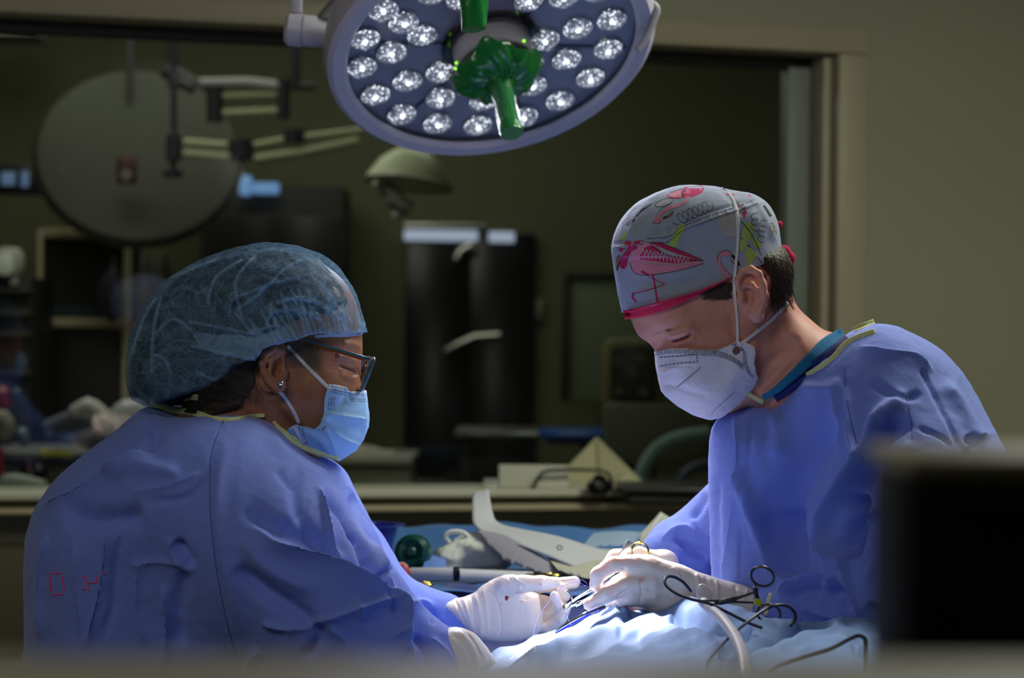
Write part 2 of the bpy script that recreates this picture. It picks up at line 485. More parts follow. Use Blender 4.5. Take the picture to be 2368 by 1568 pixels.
class Print:
    """flat printing on cloth: outlines and lines laid on the surface"""
    def __init__(s, bvhs, off=0.0005): s.b = bvhs; s.off = off; s.v = []; s.t = []; s.mi = []
    def pt(s, x, y, extra=0.0):
        h = cast(s.b, x, y)
        if h is None: return None
        return h[0] - h[2] * (s.off + extra)
    def poly(s, pts, mi=0, smooth=True, step=5, layer=0):
        p = spline(pts, 5, True) if smooth else np.array(pts, float)
        p = resample(np.concatenate([p, p[:1]]), step)[:-1]
        x0, y0 = p.min(0); x1, y1 = p.max(0)
        gx, gy = np.meshgrid(np.arange(x0 + step / 2, x1, step), np.arange(y0 + step / 2, y1, step))
        d = poly_sdf(gx, gy, p); ins = np.stack([gx[d < -step * 0.5], gy[d < -step * 0.5]], 1)
        from mathutils.geometry import delaunay_2d_cdt
        V = [Vector(q) for q in np.concatenate([p, ins])]
        n = len(p)
        vv, _, ff, _, _, _ = delaunay_2d_cdt(V, [(i, (i + 1) % n) for i in range(n)], [], 1, 1e-4)
        base = len(s.v); mp = {}
        for i, q in enumerate(vv):
            w = s.pt(q.x, q.y, layer * 0.00025)
            if w is not None: mp[i] = len(s.v); s.v.append(w)
        for t in ff:
            if all(i in mp for i in t):
                for k in range(1, len(t) - 1): s.t.append((mp[t[0]], mp[t[k]], mp[t[k + 1]])); s.mi.append(mi)
        return s
    def line(s, pts, w, mi=0, closed=False, smooth=True, step=4, layer=1):
        p = spline(pts, 6, closed) if smooth else np.array(pts, float)
        if closed: p = np.concatenate([p, p[:1]])
        p = resample(p, step); t = np.gradient(p, axis=0); t /= np.linalg.norm(t, axis=1, keepdims=True) + 1e-9
        nn = np.stack([-t[:, 1], t[:, 0]], 1) * w / 2
        prev = None
        for i in range(len(p)):
            a = s.pt(*(p[i] + nn[i]), layer * 0.00025); b = s.pt(*(p[i] - nn[i]), layer * 0.00025)
            if a is None or b is None: prev = None; continue
            k = len(s.v); s.v += [a, b]
            if prev is not None:
                s.t += [(prev, k, k + 1), (prev, k + 1, prev + 1)]; s.mi += [mi, mi]
            prev = k
        return s
    def dash(s, pts, w, mi=0, on=6, gap=4, smooth=True, layer=1):
        p = resample(spline(pts, 6) if smooth and len(pts) > 2 else np.array(pts, float), 1.0)
        i = 0.0
        while i < len(p) - 2:
            j = min(i + on, len(p) - 1)
            s.line(p[[int(i), int(j) if int(j) > int(i) else int(i) + 1]], w, mi, smooth=False, step=max(on, 2), layer=layer); i += on + gap
        return s
    def build(s, name, mats, parent=None):
        if not s.v: return None
        me = mesh_np(name, np.array([list(x) for x in s.v]), np.zeros((0, 4), int), np.array(s.t))
        for m_ in mats: me.materials.append(m_)
        me.polygons.foreach_set('material_index', np.array(s.mi, np.int32))
        return link(name, me, None, parent)
# ================================================================= THE ROOM
wall_m = mat('painted_wall', srgb(150, 148, 122), 0.55, bump=('noise', 90, 0.08, 0.002), var=(1.3, 0.5, srgb(140, 140, 118)))
frame_m = mat('beige_metal_frame', srgb(165, 155, 128), 0.45, bump=('noise', 60, 0.05, 0.001))
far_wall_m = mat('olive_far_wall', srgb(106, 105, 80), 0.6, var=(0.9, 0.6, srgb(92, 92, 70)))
dark_m = mat('black_enamel', (0.006, 0.006, 0.008), 0.25)
black_m = mat('matt_black_plastic', (0.006, 0.006, 0.0065), 0.55, spec=0.25)
floor_m = mat('grey_vinyl_floor', (0.12, 0.12, 0.11), 0.4, var=(14, 0.6, (0.1, 0.1, 0.09)))
ceil_m = mat('ceiling_paint', (0.5, 0.5, 0.47), 0.8, bump=('noise', 120, 0.2, 0.002))
# the window wall runs away from the camera to the right
WA = math.radians(16.5)
WD = Vector((math.cos(WA), math.sin(WA), 0)); WN = Vector((math.sin(WA), -math.cos(WA), 0))   # along, and towards the camera
W0 = Vector((0, 5.6, 0))
def wall_hit(px, py, off=0.0):
    d = (P(px, py, 1.0) - CAM); o = W0 + WN * off
    t = (o - CAM).dot(WN) / d.dot(WN)
    return CAM + d * t
def wbox(mb, a0, a1, z0, z1, d0, d1, bev=0.0):
    """box on the wall: a along the wall, z height, d out of the wall towards the camera"""
    c = W0 + WD * ((a0 + a1) / 2) + WN * ((d0 + d1) / 2) + Vector((0, 0, (z0 + z1) / 2))
    return mb.box(c, (a1 - a0, abs(d1 - d0), z1 - z0), rotz(WA), bev)
al = lambda px, py: (wall_hit(px, py) - W0).dot(WD)
zt_in = wall_hit(1000, 77).z; a_in = al(1930, 400); a_out = al(1996, 400); z_out = wall_hit(1700, 57).z
z_sill = wall_hit(1100, 1172).z
AL, AR, HC = -2.6, 3.0, 2.8
mb = MB(); wbox(mb, a_in, AR, 0, HC, -0.14, 0); wbox(mb, AL, a_in, zt_in, HC, -0.14, 0); wbox(mb, AL, a_in, 0, z_sill, -0.14, 0)
tag(mb.build('wall_back', wall_m, smooth=False), kind='structure')
mb = MB(); mb.box((0.4, 5.2, -0.05), (9.0, 12.4, 0.1)); tag(mb.build('floor', floor_m, smooth=False), kind='structure')
mb = MB(); mb.box((0.4, 2.5, 2.85), (7.0, 7.4, 0.1)); tag(mb.build('ceiling', ceil_m, smooth=False), kind='structure')
mb = MB(); mb.box((-3.05, 2.0, 1.4), (0.1, 7.0, 2.8)); tag(mb.build('wall_left', wall_m, smooth=False), kind='structure')
mb = MB(); mb.box((3.2, 2.6, 1.4), (0.1, 8.2, 2.8)); tag(mb.build('wall_right', wall_m, smooth=False), kind='structure')
mb = MB(); mb.box((0.1, -1.0, 1.4), (6.4, 0.1, 2.8)); tag(mb.build('wall_front', wall_m, smooth=False), kind='structure')
# window: frame, glass
win = empty('window_1', W0 + Vector((0, 0, 1.6))); tag(win, kind='structure')
mb = MB(); wbox(mb, AL, a_out, zt_in - 0.002, z_out, -0.15, 0.022, 0.004); mb.build('top_frame', frame_m, win)
mb = MB(); wbox(mb, a_in, a_out, z_sill + 0.006, zt_in - 0.003, -0.15, 0.022, 0.004); mb.build('side_frame', frame_m, win)
mb = MB(); wbox(mb, a_in - 0.022, a_in - 0.001, z_sill + 0.006, zt_in - 0.003, -0.15, -0.02, 0.003); mb.build('side_stop', frame_m, win)
mb = MB(); wbox(mb, a_in - 0.085, a_in - 0.024, z_sill + 0.006, zt_in - 0.003, -0.14, -0.09, 0.004); mb.build('inner_post', mat('grey_metal_post', srgb(120, 126, 118), 0.5), win)
mb = MB(); wbox(mb, AL, a_in - 0.025, zt_in - 0.03, zt_in - 0.004, -0.14, -0.09, 0.003); mb.build('head_bead', mat('dark_gasket', (0.03, 0.03, 0.028), 0.6), win)
glass = bpy.data.materials.new('window_glass'); glass.use_nodes = True
nt = glass.node_tree; nt.nodes.clear()
o_ = nt.nodes.new('ShaderNodeOutputMaterial'); mx = nt.nodes.new('ShaderNodeMixShader'); tr = nt.nodes.new('ShaderNodeBsdfTransparent'); gl = nt.nodes.new('ShaderNodeBsdfGlossy')
gl.inputs['Roughness'].default_value = 0.0; tr.inputs[0].default_value = (0.9, 0.93, 0.9, 1); mx.inputs[0].default_value = 0.02
nt.links.new(tr.outputs[0], mx.inputs[1]); nt.links.new(gl.outputs[0], mx.inputs[2]); nt.links.new(mx.outputs[0], o_.inputs[0])
mb = MB(); wbox(mb, AL, a_in - 0.03, z_sill + 0.012, zt_in - 0.03, -0.118, -0.112); mb.build('glass_pane', glass, win, smooth=False)
# sill: bright nosing, dark groove, lower rail
z1 = wall_hit(1000, 1133, 0.12).z
mb = MB(); wbox(mb, AL, a_in + 0.02, z1 - 0.017, z1, -0.10, 0.13, 0.005); mb.build('window_sill', mat('pale_sill', srgb(205, 205, 180), 0.4), win)
mb = MB(); wbox(mb, AL, a_in + 0.02, z1 - 0.034, z1 - 0.018, 0.0, 0.10); mb.build('sill_groove', mat('olive_shadow_gap', srgb(90, 86, 62), 0.6), win)
mb = MB(); wbox(mb, AL, a_in + 0.03, z1 - 0.047, z1 - 0.034, 0.0, 0.13, 0.003); mb.build('sill_rail', mat('tan_sill_rail', srgb(190, 176, 142), 0.45), win)
mb = MB(); wbox(mb, AL, AR - 0.1, 0.0, 0.10, 0.0, 0.012, 0.002); tag(mb.build('baseboard_back', mat('rubber_base', (0.05, 0.05, 0.045), 0.5)), kind='structure')
mb = MB(); wbox(mb, AL, AR - 0.1, 0.80, z1 - 0.12, 0.0, 0.03, 0.003); tag(mb.build('trim_1', mat('wall_guard_rail', srgb(92, 86, 64), 0.5)), kind='structure')

# ---------------- the room beyond the glass
YB = 9.6
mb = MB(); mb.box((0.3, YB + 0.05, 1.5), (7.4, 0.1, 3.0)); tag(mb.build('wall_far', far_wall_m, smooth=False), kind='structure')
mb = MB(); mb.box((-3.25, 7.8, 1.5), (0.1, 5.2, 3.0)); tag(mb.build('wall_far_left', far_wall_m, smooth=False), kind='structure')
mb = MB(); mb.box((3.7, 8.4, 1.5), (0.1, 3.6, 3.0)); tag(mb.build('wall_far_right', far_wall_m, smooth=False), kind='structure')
mb = MB(); mb.box((0.3, 8.0, 3.05), (7.4, 3.6, 0.1)); tag(mb.build('ceiling_far', ceil_m, smooth=False), kind='structure')
def fbox(mb, x0, y0, x1, y1, Y, depth, bev=0.004):
    """upright box whose front face fills photo box x0,y0-x1,y1 at depth Y"""
    a = P(x0, y1, Y); b = P(x1, y0, Y)
    c = ((a.x + b.x) / 2, Y + depth / 2, (a.z + b.z) / 2)
    return mb.box(c, (abs(b.x - a.x), depth, abs(b.z - a.z)), None, bev)
def fbox_m(mb, x0, y0, x1, ztop_px, Y, depth, zbot=0.0, bev=0.004):
    a = P(x0, y0, Y); b = P(x1, y0, Y); zt = P((x0 + x1) / 2, y0, Y).z
    return mb.box(((a.x + b.x) / 2, Y + depth / 2, (zt + zbot) / 2), (abs(b.x - a.x), depth, zt - zbot), None, bev)
def thing(name, px, py, Y, label, cat, group=None):
    return empty(name, P(px, py, Y), label, cat, group)
lit_strip = mat('lit_blue_white_screen', (0.3, 0.35, 0.45), 0.3, emit=(0.55, 0.62, 0.85), estr=0.55)
# black double door with steel head
door = empty('door_1', P(1090, 784, YB - 0.06)); tag(door, kind='structure')
mb = MB(); fbox_m(mb, 940, 540, 1087, 0, YB - 0.06, 0.05); mb.build('door_leaf', dark_m, door)
mb = MB(); fbox_m(mb, 1089, 540, 1238, 0, YB - 0.06, 0.05); mb.build('door_leaf', dark_m, door)
mb = MB(); fbox(mb, 934, 518, 1130, 530, YB - 0.10, 0.06); mb.build('door_closer_cover', mat('brushed_steel', (0.5, 0.48, 0.46), 0.3, 0.9), door)
mb = MB(); fbox(mb, 934, 533, 1105, 556, YB - 0.09, 0.02); mb.build('transom_light', lit_strip, door)
mb = MB(); fbox(mb, 1130, 536, 1190, 560, YB - 0.09, 0.02); mb.build('transom_light', lit_strip, door)
steel_m = MATS['brushed_steel']
mb = MB(); mb.tube([P(1056, 600, YB - 0.12), P(1066, 580, YB - 0.12), P(1092, 566, YB - 0.12)], 0.014, 8); mb.build('door_closer_arm', steel_m, door)
mb = MB(); mb.tube([P(1030, 812, YB - 0.11), P(1060, 795, YB - 0.12), P(1098, 778, YB - 0.12), P(1155, 774, YB - 0.11)], 0.013, 8); mb.build('push_bar', steel_m, door)
# tall dark cabinet behind the left operator
t = thing('storage_cabinet', 640, 784, 9.1, 'tall black cabinet beyond the glass with a small blue lit display near its top', 'cabinet')
mb = MB(); fbox_m(mb, 465, 430, 795, 0, 9.1, 0.4); mb.build('cabinet_body', mat('dark_cabinet', (0.011, 0.011, 0.010), 0.5), t)
mb = MB(); fbox(mb, 478, 500, 628, 1090, 9.075, 0.024); mb.build('cabinet_door', mat('dark_cabinet_door', (0.012, 0.011, 0.010), 0.35), t)
mb = MB(); fbox(mb, 634, 500, 784, 1090, 9.075, 0.024); mb.build('cabinet_door', MATS['dark_cabinet_door'], t)
mb = MB(); fbox(mb, 552, 405, 582, 452, 9.02, 0.03, 0.012); fbox(mb, 584, 422, 645, 448, 9.03, 0.03, 0.008); mb.build('display', mat('blue_display', (0.1, 0.2, 0.4), 0.4, emit=(0.22, 0.42, 0.85), estr=0.5), t)
# glazed cabinet on the left
t = thing('glazed_cabinet', 190, 784, 8.6, 'beige framed cabinet with two dark glass panes at the far left', 'cabinet')
cab_m = mat('cabinet_beige', srgb(214, 198, 164), 0.5)
mb = MB(); fbox_m(mb, 88, 545, 292, 0, 8.62, 0.35); mb.build('cabinet_body', mat('cabinet_inside', (0.008, 0.008, 0.009), 0.5), t)
for (x0, y0, x1, y1, nm) in ((80, 530, 99, 1135, 'frame_post'), (279, 530, 299, 1135, 'frame_post'), (99, 530, 279, 549, 'frame_rail'), (99, 737, 279, 756, 'frame_rail')):
    mb = MB(); fbox(mb, x0, y0, x1, y1, 8.58, 0.05); mb.build(nm, cab_m, t)
mb = MB(); fbox(mb, 100, 712, 235, 735, 8.595, 0.02, 0.01); mb.build('shelf_edge', mat('teal_tray', (0.01, 0.05, 0.06), 0.5), t)
t = thing('hanging_bag', 255, 680, 8.54, 'pale violet bag hanging in front of the glazed cabinet', 'bag')
mb = MB(); mb.tube([P(262, 620, 8.54), P(256, 650, 8.54), P(252, 690, 8.54), P(262, 725, 8.54), P(270, 740, 8.54)], [0.012, 0.035, 0.045, 0.035, 0.012], 14); mb.build('bag_body', mat('violet_bag', (0.09, 0.09, 0.16), 0.5), t)
mb = MB(); mb.tube([P(262, 620, 8.54), P(264, 600, 8.54), P(258, 592, 8.54)], 0.006, 8); mb.build('hook', steel_m, t)
mb = MB(); mb.tube([P(262, 728, 8.52), P(258, 745, 8.52)], 0.018, 8); mb.build('port', mat('dark_red_port', (0.12, 0.01, 0.02), 0.5), t)
t = thing('glove_box_rack', 300, 640, 8.9, 'grey rack with pale boxes on the wall beside the glazed cabinet', 'rack')
for i, (x0, y0, x1, y1, c) in enumerate(((302, 590, 335, 655, (0.16, 0.16, 0.15)), (338, 585, 380, 650, (0.10, 0.10, 0.09)), (300, 665, 352, 730, (0.10, 0.06, 0.03)), (268, 752, 325, 800, (0.26, 0.25, 0.28)))):
    mb = MB(); fbox(mb, x0, y0, x1, y1, YB - .1, 0.1, 0.012); mb.build('box', mat('rack_box_%s' % 'abcd'[i], c, 0.6), t)
# shelf tower and machine at the left edge
t = thing('equipment_tower', 25, 900, 8.0, 'dark equipment tower at the left edge with a pale monitor on top', 'equipment')
mb = MB(); fbox_m(mb, -60, 640, 72, 0, 8.0, 0.4); mb.build('tower_body', mat('tower_dark', (0.014, 0.014, 0.016), 0.5), t)
for k, y in enumerate((668, 722, 770, 860)): mb = MB(); fbox(mb, -60, y, 70, y + 8, 7.96, 0.05); mb.build('shelf', mat('tower_shelf', (0.05, 0.045, 0.035), 0.5), t)
mb = MB(); fbox(mb, -20, 572, 50, 640, 7.95, 0.08, 0.03); mb.build('monitor', mat('pale_machine', (0.42, 0.42, 0.36), 0.5), t)
mb = MB(); fbox(mb, 22, 640, 40, 660, 7.97, 0.05); mb.build('monitor_neck', MATS['pale_machine'], t)
mb = MB(); fbox(mb, -10, 585, 28, 635, 7.93, 0.03, 0.02); mb.build('monitor_face', mat('pale_screen', (0.5, 0.52, 0.45), 0.4, emit=(0.6, 0.65, 0.5), estr=0.12), t)
# ceiling lamp arms in the far room, and a stand-in for a reflected lamp
refl_m = mat('reflection_disc_olive', srgb(62, 64, 54), 0.5); joint_m = mat('far_joint', (0.022, 0.022, 0.03), 0.5); arm_m = mat('far_arm_enamel', srgb(170, 176, 138), 0.35)
t = thing('lamp_reflection_disc', 300, 330, 8.3, 'large dim disc shaped as a lamp reflection in the glass at the left', 'lamp')  # added solid disc imitating the oval reflection of a lamp in the pane
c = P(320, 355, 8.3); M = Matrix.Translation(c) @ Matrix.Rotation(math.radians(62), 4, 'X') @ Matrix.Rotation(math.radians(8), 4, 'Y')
mb = MB(); mb.lathe([(0, 0.03), (0.20, 0.03), (0.34, 0.0), (0.36, -0.03), (0.34, -0.05), (0, -0.055)], M, 56); mb.build('lamp_or_disc_shell', mat('reflection_disc_shell', srgb(52, 53, 44), 0.6), t)
mb = MB(); mb.lathe([(0, -0.056), (0.27, -0.056), (0.28, -0.060), (0, -0.062)], M, 56); mb.build('disc_face', refl_m, t)
mb = MB(); fbox(mb, 268, 362, 316, 424, 8.0, 0.02, 0.006); mb.build('red_alarm_plate', mat('dark_red_plate', (0.07, 0.015, 0.017), 0.5), t)  # alarm plate of the far wall, hung on the added disc
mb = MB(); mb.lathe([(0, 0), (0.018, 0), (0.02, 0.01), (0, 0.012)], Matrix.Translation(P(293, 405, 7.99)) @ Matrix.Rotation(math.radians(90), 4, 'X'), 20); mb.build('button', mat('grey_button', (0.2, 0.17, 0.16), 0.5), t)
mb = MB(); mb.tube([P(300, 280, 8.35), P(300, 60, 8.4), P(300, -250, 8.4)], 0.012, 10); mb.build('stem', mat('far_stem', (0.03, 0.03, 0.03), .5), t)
def arm_set(name, label, pieces, Y, cat='lamp arm'):
    t = thing(name, pieces[0][1][0][0], pieces[0][1][0][1], Y, label, cat)
    for nm, pts, r, m_ in pieces:
        mb = MB(); mb.tube([P(x, y, Y + (p[2] if len(p) > 2 else 0)) for p in pts for x, y in (p[:2],)], r, 14); mb.build(nm, m_, t)
    return t
arm_set('ceiling_lamp_arm', 'upper pair of pale lamp arms with black joints hanging beyond the glass', [
    ('drop_tube', [(400, 60), (400, 205)], 0.018, joint_m), ('joint', [(380, 160), (452, 200)], 0.03, joint_m), ('joint', [(497, 200), (497, 282)], 0.028, joint_m), ('joint', [(655, 185), (655, 275)], 0.022, joint_m),
    ('arm', [(460, 192), (570, 190), (660, 200)], 0.016, mat('pale_violet_arm', srgb(165, 160, 165), 0.35)), ('arm', [(515, 222), (650, 218)], 0.009, arm_m), ('arm', [(515, 262), (650, 256)], 0.012, arm_m),
    ('drop_tube', [(682, 60), (682, 205)], 0.018, joint_m), ('joint', [(655, 200), (730, 200)], 0.012, joint_m)], 8.0)
arm_set('spring_lamp_arm', 'lower jointed pale lamp arm with round black elbow beyond the glass', [
    ('joint', [(402, 312), (402, 372)], 0.026, joint_m), ('elbow', [(556, 325), (560, 370)], 0.042, joint_m), ('joint', [(680, 300), (680, 330)], 0.035, joint_m),
    ('arm', [(425, 328), (535, 336)], 0.011, arm_m), ('arm', [(425, 354), (535, 364)], 0.013, arm_m), ('arm', [(585, 336), (660, 322), (840, 300)], 0.010, arm_m), ('arm', [(585, 368), (700, 352), (830, 325)], 0.015, arm_m),
    ('end_cap', [(400, 395), (400, 410)], 0.032, joint_m), ('link', [(402, 372), (400, 395)], 0.01, joint_m), ('drop_tube', [(402, 312), (402, -350)], 0.010, joint_m)], 7.8)
# small dome lamp above the door
t = thing('dome_lamp', 940, 400, 7.4, 'pale green dome lamp hanging beyond the glass above the black door', 'lamp')
M = Matrix.Translation(P(945, 425, 7.4)) @ Matrix.Rotation(math.radians(-6), 4, 'X') @ Matrix.Rotation(math.radians(6), 4, 'Y')
mb = MB(); mb.lathe([(0, 0.115), (0.05, 0.105), (0.095, 0.07), (0.128, 0.02), (0.135, 0.0), (0.128, 0.0), (0.09, 0.03), (0, 0.07)], M, 40); mb.build('lamp_or_disc_shell', mat('dome_green', srgb(190, 196, 160), 0.35), t)
mb = MB(); mb.lathe([(0.134, 0.006), (0.140, 0.0), (0.134, -0.006)], M, 40); mb.build('rim', mat('dome_rim', (0.35, 0.32, 0.30), 0.4), t)
mb = MB(); mb.tube([P(890, 430, 7.35), P(912, 462, 7.33), P(950, 488, 7.33)], [0.022, 0.03, 0.022], 14); mb.build('handle', mat('dome_handle', (0.2, 0.21, 0.17), 0.4), t)
mb = MB(); mb.tube([P(868, 424, 7.33), P(874, 430, 7.3)], 0.011, 10); mb.build('knob', mat('dome_knob', (0.5, 0.45, 0.42), 0.3), t); mb = MB(); mb.tube([P(914, 497, 7.33), P(922, 500, 7.3)], 0.011, 10); mb.build('knob', mat('dome_knob', (0.5, 0.45, 0.42), 0.3), t)
mb = MB(); mb.tube([P(930, 360, 7.45), P(925, 250, 7.5), P(925, -200, 7.5)], 0.016, 12); mb.build('stem', joint_m, t)
# fluorescent ghost line at the top left: a ceiling luminaire of the far room
t = thing('ceiling_luminaire', 30, 75, 9.0, 'thin pale ceiling light strip at the top left corner beyond the glass', 'light')
mb = MB(); fbox(mb, -60, 68, 82, 80, 9.0, 0.3, 0.008); mb.build('housing', mat('luminaire_housing', (0.3, 0.3, 0.28), 0.5), t)
mb = MB(); fbox(mb, -55, 70, 80, 78, 8.985, 0.012); mb.build('diffuser', mat('luminaire_glow', (0.4, 0.4, 0.36), 0.4, emit=(0.7, 0.7, 0.6), estr=0.16), t)
t = thing('blue_lit_monitor', 60, 415, 8.8, 'dark wall screen at the far left glowing faint blue', 'screen')
mb = MB(); fbox(mb, -60, 380, 112, 450, 8.8, 0.05, 0.006); mb.build('casing', mat('screen_casing', (0.014, 0.015, 0.017), 0.4), t)
for x0, x1, y0, y1 in ((2, 34, 398, 428), (48, 66, 396, 432), (86, 104, 404, 428)): mb = MB(); fbox(mb, x0, y0, x1, y1, 8.78, 0.012); mb.build('lit_field', mat('screen_blue', (0.05, 0.1, 0.2), 0.4, emit=(0.20, 0.30, 0.52), estr=0.35), t)
t = thing('yellow_sign', 135, 460, 9.2, 'faint olive yellow notice on the wall under the far left screen', 'notice')
mb = MB(); fbox(mb, 116, 436, 156, 484, YB - .012, 0.012, 0.002); mb.build('sheet', mat('olive_notice', (0.16, 0.16, 0.03), 0.6), t)
# right part of the far room
t = thing('wall_board', 1370, 780, 9.3, 'dark framed greenish board standing right of the black door', 'board')
mb = MB(); fbox(mb, 1300, 636, 1560, 925, 9.3, 0.03); mb.build('panel', mat('board_green', srgb(100, 112, 88), 0.5), t)
mb = MB(); fbox(mb, 1296, 630, 1316, 930, 9.27, 0.05); mb.build('side_bar', mat('board_bar', (0.02, 0.022, 0.02), 0.5), t)
mb = MB(); fbox(mb, 1316, 630, 1560, 640, 9.27, 0.05); mb.build('top_bar', MATS['board_bar'], t)
t = thing('light_switch', 1247, 715, YB - 0.03, 'pale switch plate beside the black door', 'switch')
mb = MB(); fbox(mb, 1236, 690, 1258, 742, YB - 0.03, 0.02, 0.005); mb.build('plate', mat('switch_plate', (0.22, 0.22, 0.17), 0.5), t)
mb = MB(); fbox(mb, 1243, 706, 1251, 726, YB - 0.045, 0.016, 0.003); mb.build('rocker', mat('switch_rocker', (0.3, 0.3, 0.25), 0.5), t)
t = thing('blue_topped_table', 1380, 1000, 8.3, 'table with deep blue top beyond the glass right of the black door', 'table')
mb = MB(); mb.lathe([(0, 0.012), (0.205, 0.010), (0.215, 0.0), (0.205, -0.02), (0, -0.022)], Matrix.Translation(P(1355, 1000, 8.7)) @ Matrix.Diagonal((1.0, 0.9, 1, 1)), 40); mb.build('tabletop', mat('deep_blue_vinyl', (0.02, 0.10, 0.42), 0.35), t)
mb = MB(); fbox_m(mb, 1345, 1010, 1370, 0, 8.7, 0.05); mb.build('leg', joint_m, t)
mb = MB(); fbox(mb, 1265, 1016, 1445, 1028, 8.6, 0.2); mb.build('underframe', joint_m, t)
t = thing('blue_stool', 1500, 1005, 8.4, 'small deep blue seat next to the blue topped table', 'stool')
mb = MB(); mb.lathe([(0, 0.02), (0.08, 0.018), (0.09, 0.0), (0.08, -0.02), (0, -0.022)], Matrix.Translation(P(1500, 1006, 8.4)), 30); mb.build('seat', MATS['deep_blue_vinyl'], t)
mb = MB(); fbox_m(mb, 1493, 1012, 1507, 0, 8.4, 0.03); mb.build('post', joint_m, t)
t = thing('steel_table', 1150, 1000, 7.9, 'grey steel instrument table in front of the black door', 'table')
mb = MB(); a = P(1066, 990, 7.85); b = P(1240, 1010, 7.4); mb.box(((a.x + b.x) / 2, 7.6, a.z - 0.0), (b.x - a.x + 0.02, 0.5, 0.02), None, 0.005); mb.build('tabletop', mat('steel_top', (0.22, 0.22, 0.24), 0.25, 0.6), t)
for x, Y in ((1075, 7.8), (1230, 7.8), (1080, 7.4), (1232, 7.4)): mb = MB(); mb.tube([(P(x, 1000, Y).x, Y, 0.0), (P(x, 1000, Y).x, Y, a.z)], 0.012, 8); mb.build('leg', joint_m, t)
t = thing('anaesthesia_machine', 1450, 880, 7.7, 'olive machine with dark controls behind the right surgeon\'s mask', 'machine')
mb = MB(); fbox(mb, 1398, 782, 1540, 985, 7.75, 0.3, 0.03); mb.build('casing', mat('machine_olive', srgb(120, 116, 80), 0.5), t)
mb = MB(); fbox(mb, 1412, 800, 1520, 930, 7.7, 0.05, 0.02); mb.build('control_panel', mat('machine_dark', (0.020, 0.020, 0.016), 0.4), t)
for (x, y, r) in ((1430, 840, .012), (1462, 862, .016), (1432, 905, .013), (1488, 905, .014), (1480, 830, .01)):
    mb = MB(); mb.lathe([(0, -0.02), (r, -0.02), (r * 1.1, 0.0), (0, 0.0)], Matrix.Translation(P(x, y, 7.695)) @ Matrix.Rotation(math.radians(-90), 4, 'X'), 16); mb.build('knob', mat('machine_knob', (0.10, 0.10, 0.07), 0.4), t)
mb = MB(); fbox_m(mb, 1440, 985, 1520, 0, 7.8, 0.2); mb.build('stand', joint_m, t)
mb = MB(); fbox(mb, 1395, 935, 1640, 1075, 7.62, 0.1, 0.02); mb.build('lower_cabinet', mat('machine_grey', srgb(100, 104, 90), 0.5), t)
mb = MB(); pts = [P(*q, 7.3) for q in spline([(1470, 1140), (1484, 1095), (1505, 1055), (1535, 1028), (1580, 1010), (1640, 1002)], 10)]
mb.tube(pts, [0.020 + 0.0025 * (i % 2) for i in range(len(pts))], 14); mb.build('corrugated_hose', mat('teal_hose', srgb(130, 160, 160), 0.45), t)
mb = MB(); mb.tube([P(*q, 7.2) for q in spline([(1560, 1150), (1575, 1110), (1600, 1085), (1650, 1070)], 8)], 0.016, 12); mb.build('dark_hose', mat('navy_hose', (0.02, 0.04, 0.09), 0.4), t)
t = thing('side_cabinet', 860, 1100, 7.4, 'pale grey low cabinet right of the left operator beyond the glass', 'cabinet')
mb = MB(); fbox_m(mb, 745, 1075, 948, 0, 7.4, 0.5); mb.build('cabinet_body', mat('cabinet_grey', srgb(128, 126, 104), 0.5), t)
mb = MB(); fbox(mb, 735, 1060, 953, 1076, 7.36, 0.56, 0.006); mb.build('cabinet_top', mat('cabinet_top_grey', srgb(150, 148, 138), 0.35), t)
t = thing('cloth_bundle', 850, 1048, 7.5, 'crumpled pale cloth lying on the pale grey low cabinet', 'cloth')
F_ = Field((760, 1025, 935, 1064), 7.5, -0.12, 0.12, 0.006)
for x, y, r in ((800, 1055, .05), (830, 1048, .055), (862, 1052, .05), (895, 1056, .04)): F_.ell((x, y, 0), (r * 1.3, r, r * .5), 0.02)
mm = F_.nets().smooth(1).crumple(0.008, 40, 3); mm.obj('bundle', mat('bundle_cloth', srgb(170, 168, 150), 0.8), t)
# left clutter on the counter beyond the glass
t = thing('counter', 150, 1120, 6.9, 'grey counter along the glass at the left with clutter on it', 'counter')
mb = MB(); fbox_m(mb, -60, 1062, 340, 0, 6.95, 0.5); mb.build('counter_body', mat('counter_body', (0.10, 0.10, 0.09), 0.5), t)
mb = MB(); fbox(mb, -60, 1050, 340, 1064, 6.9, 0.58, 0.005); mb.build('counter_top', mat('counter_top', (0.17, 0.17, 0.16), 0.4), t)
def blob(name, parts, Y, label, cat, h=0.005, cr=0.0):
    """thing of smooth rounded lumps; parts: name, material, [(px,py,dy,r)...]"""
    t = thing(name, parts[0][2][0][0], parts[0][2][0][1], Y, label, cat)
    for nm, m_, pts in parts:
        mb = MB()
        if len(pts) == 1: x, y, dy, r = pts[0]; pts = [(x - r * 300, y, dy, r * .5), (x, y, dy, r), (x + r * 300, y, dy, r * .5)]
        q = spline([(*P(x, y, Y + dy), r) for x, y, dy, r in pts], 4)
        n = len(q); ends = [q[0].copy(), *q, q[-1].copy()]
        ends[0][3] *= 0.25; ends[-1][3] *= 0.25
        d0 = q[0][:3] - q[1][:3]; d1 = q[-1][:3] - q[-2][:3]
        ends[0][:3] += d0 / (np.linalg.norm(d0) + 1e-9) * q[0][3] * .8; ends[-1][:3] += d1 / (np.linalg.norm(d1) + 1e-9) * q[-1][3] * .8
        mb.tube([e[:3] for e in ends], [float(e[3]) for e in ends], 16); mb.build(nm, m_, t)
    return t
whitep = mat('white_plastic_far', (0.62, 0.58, 0.58), 0.35)
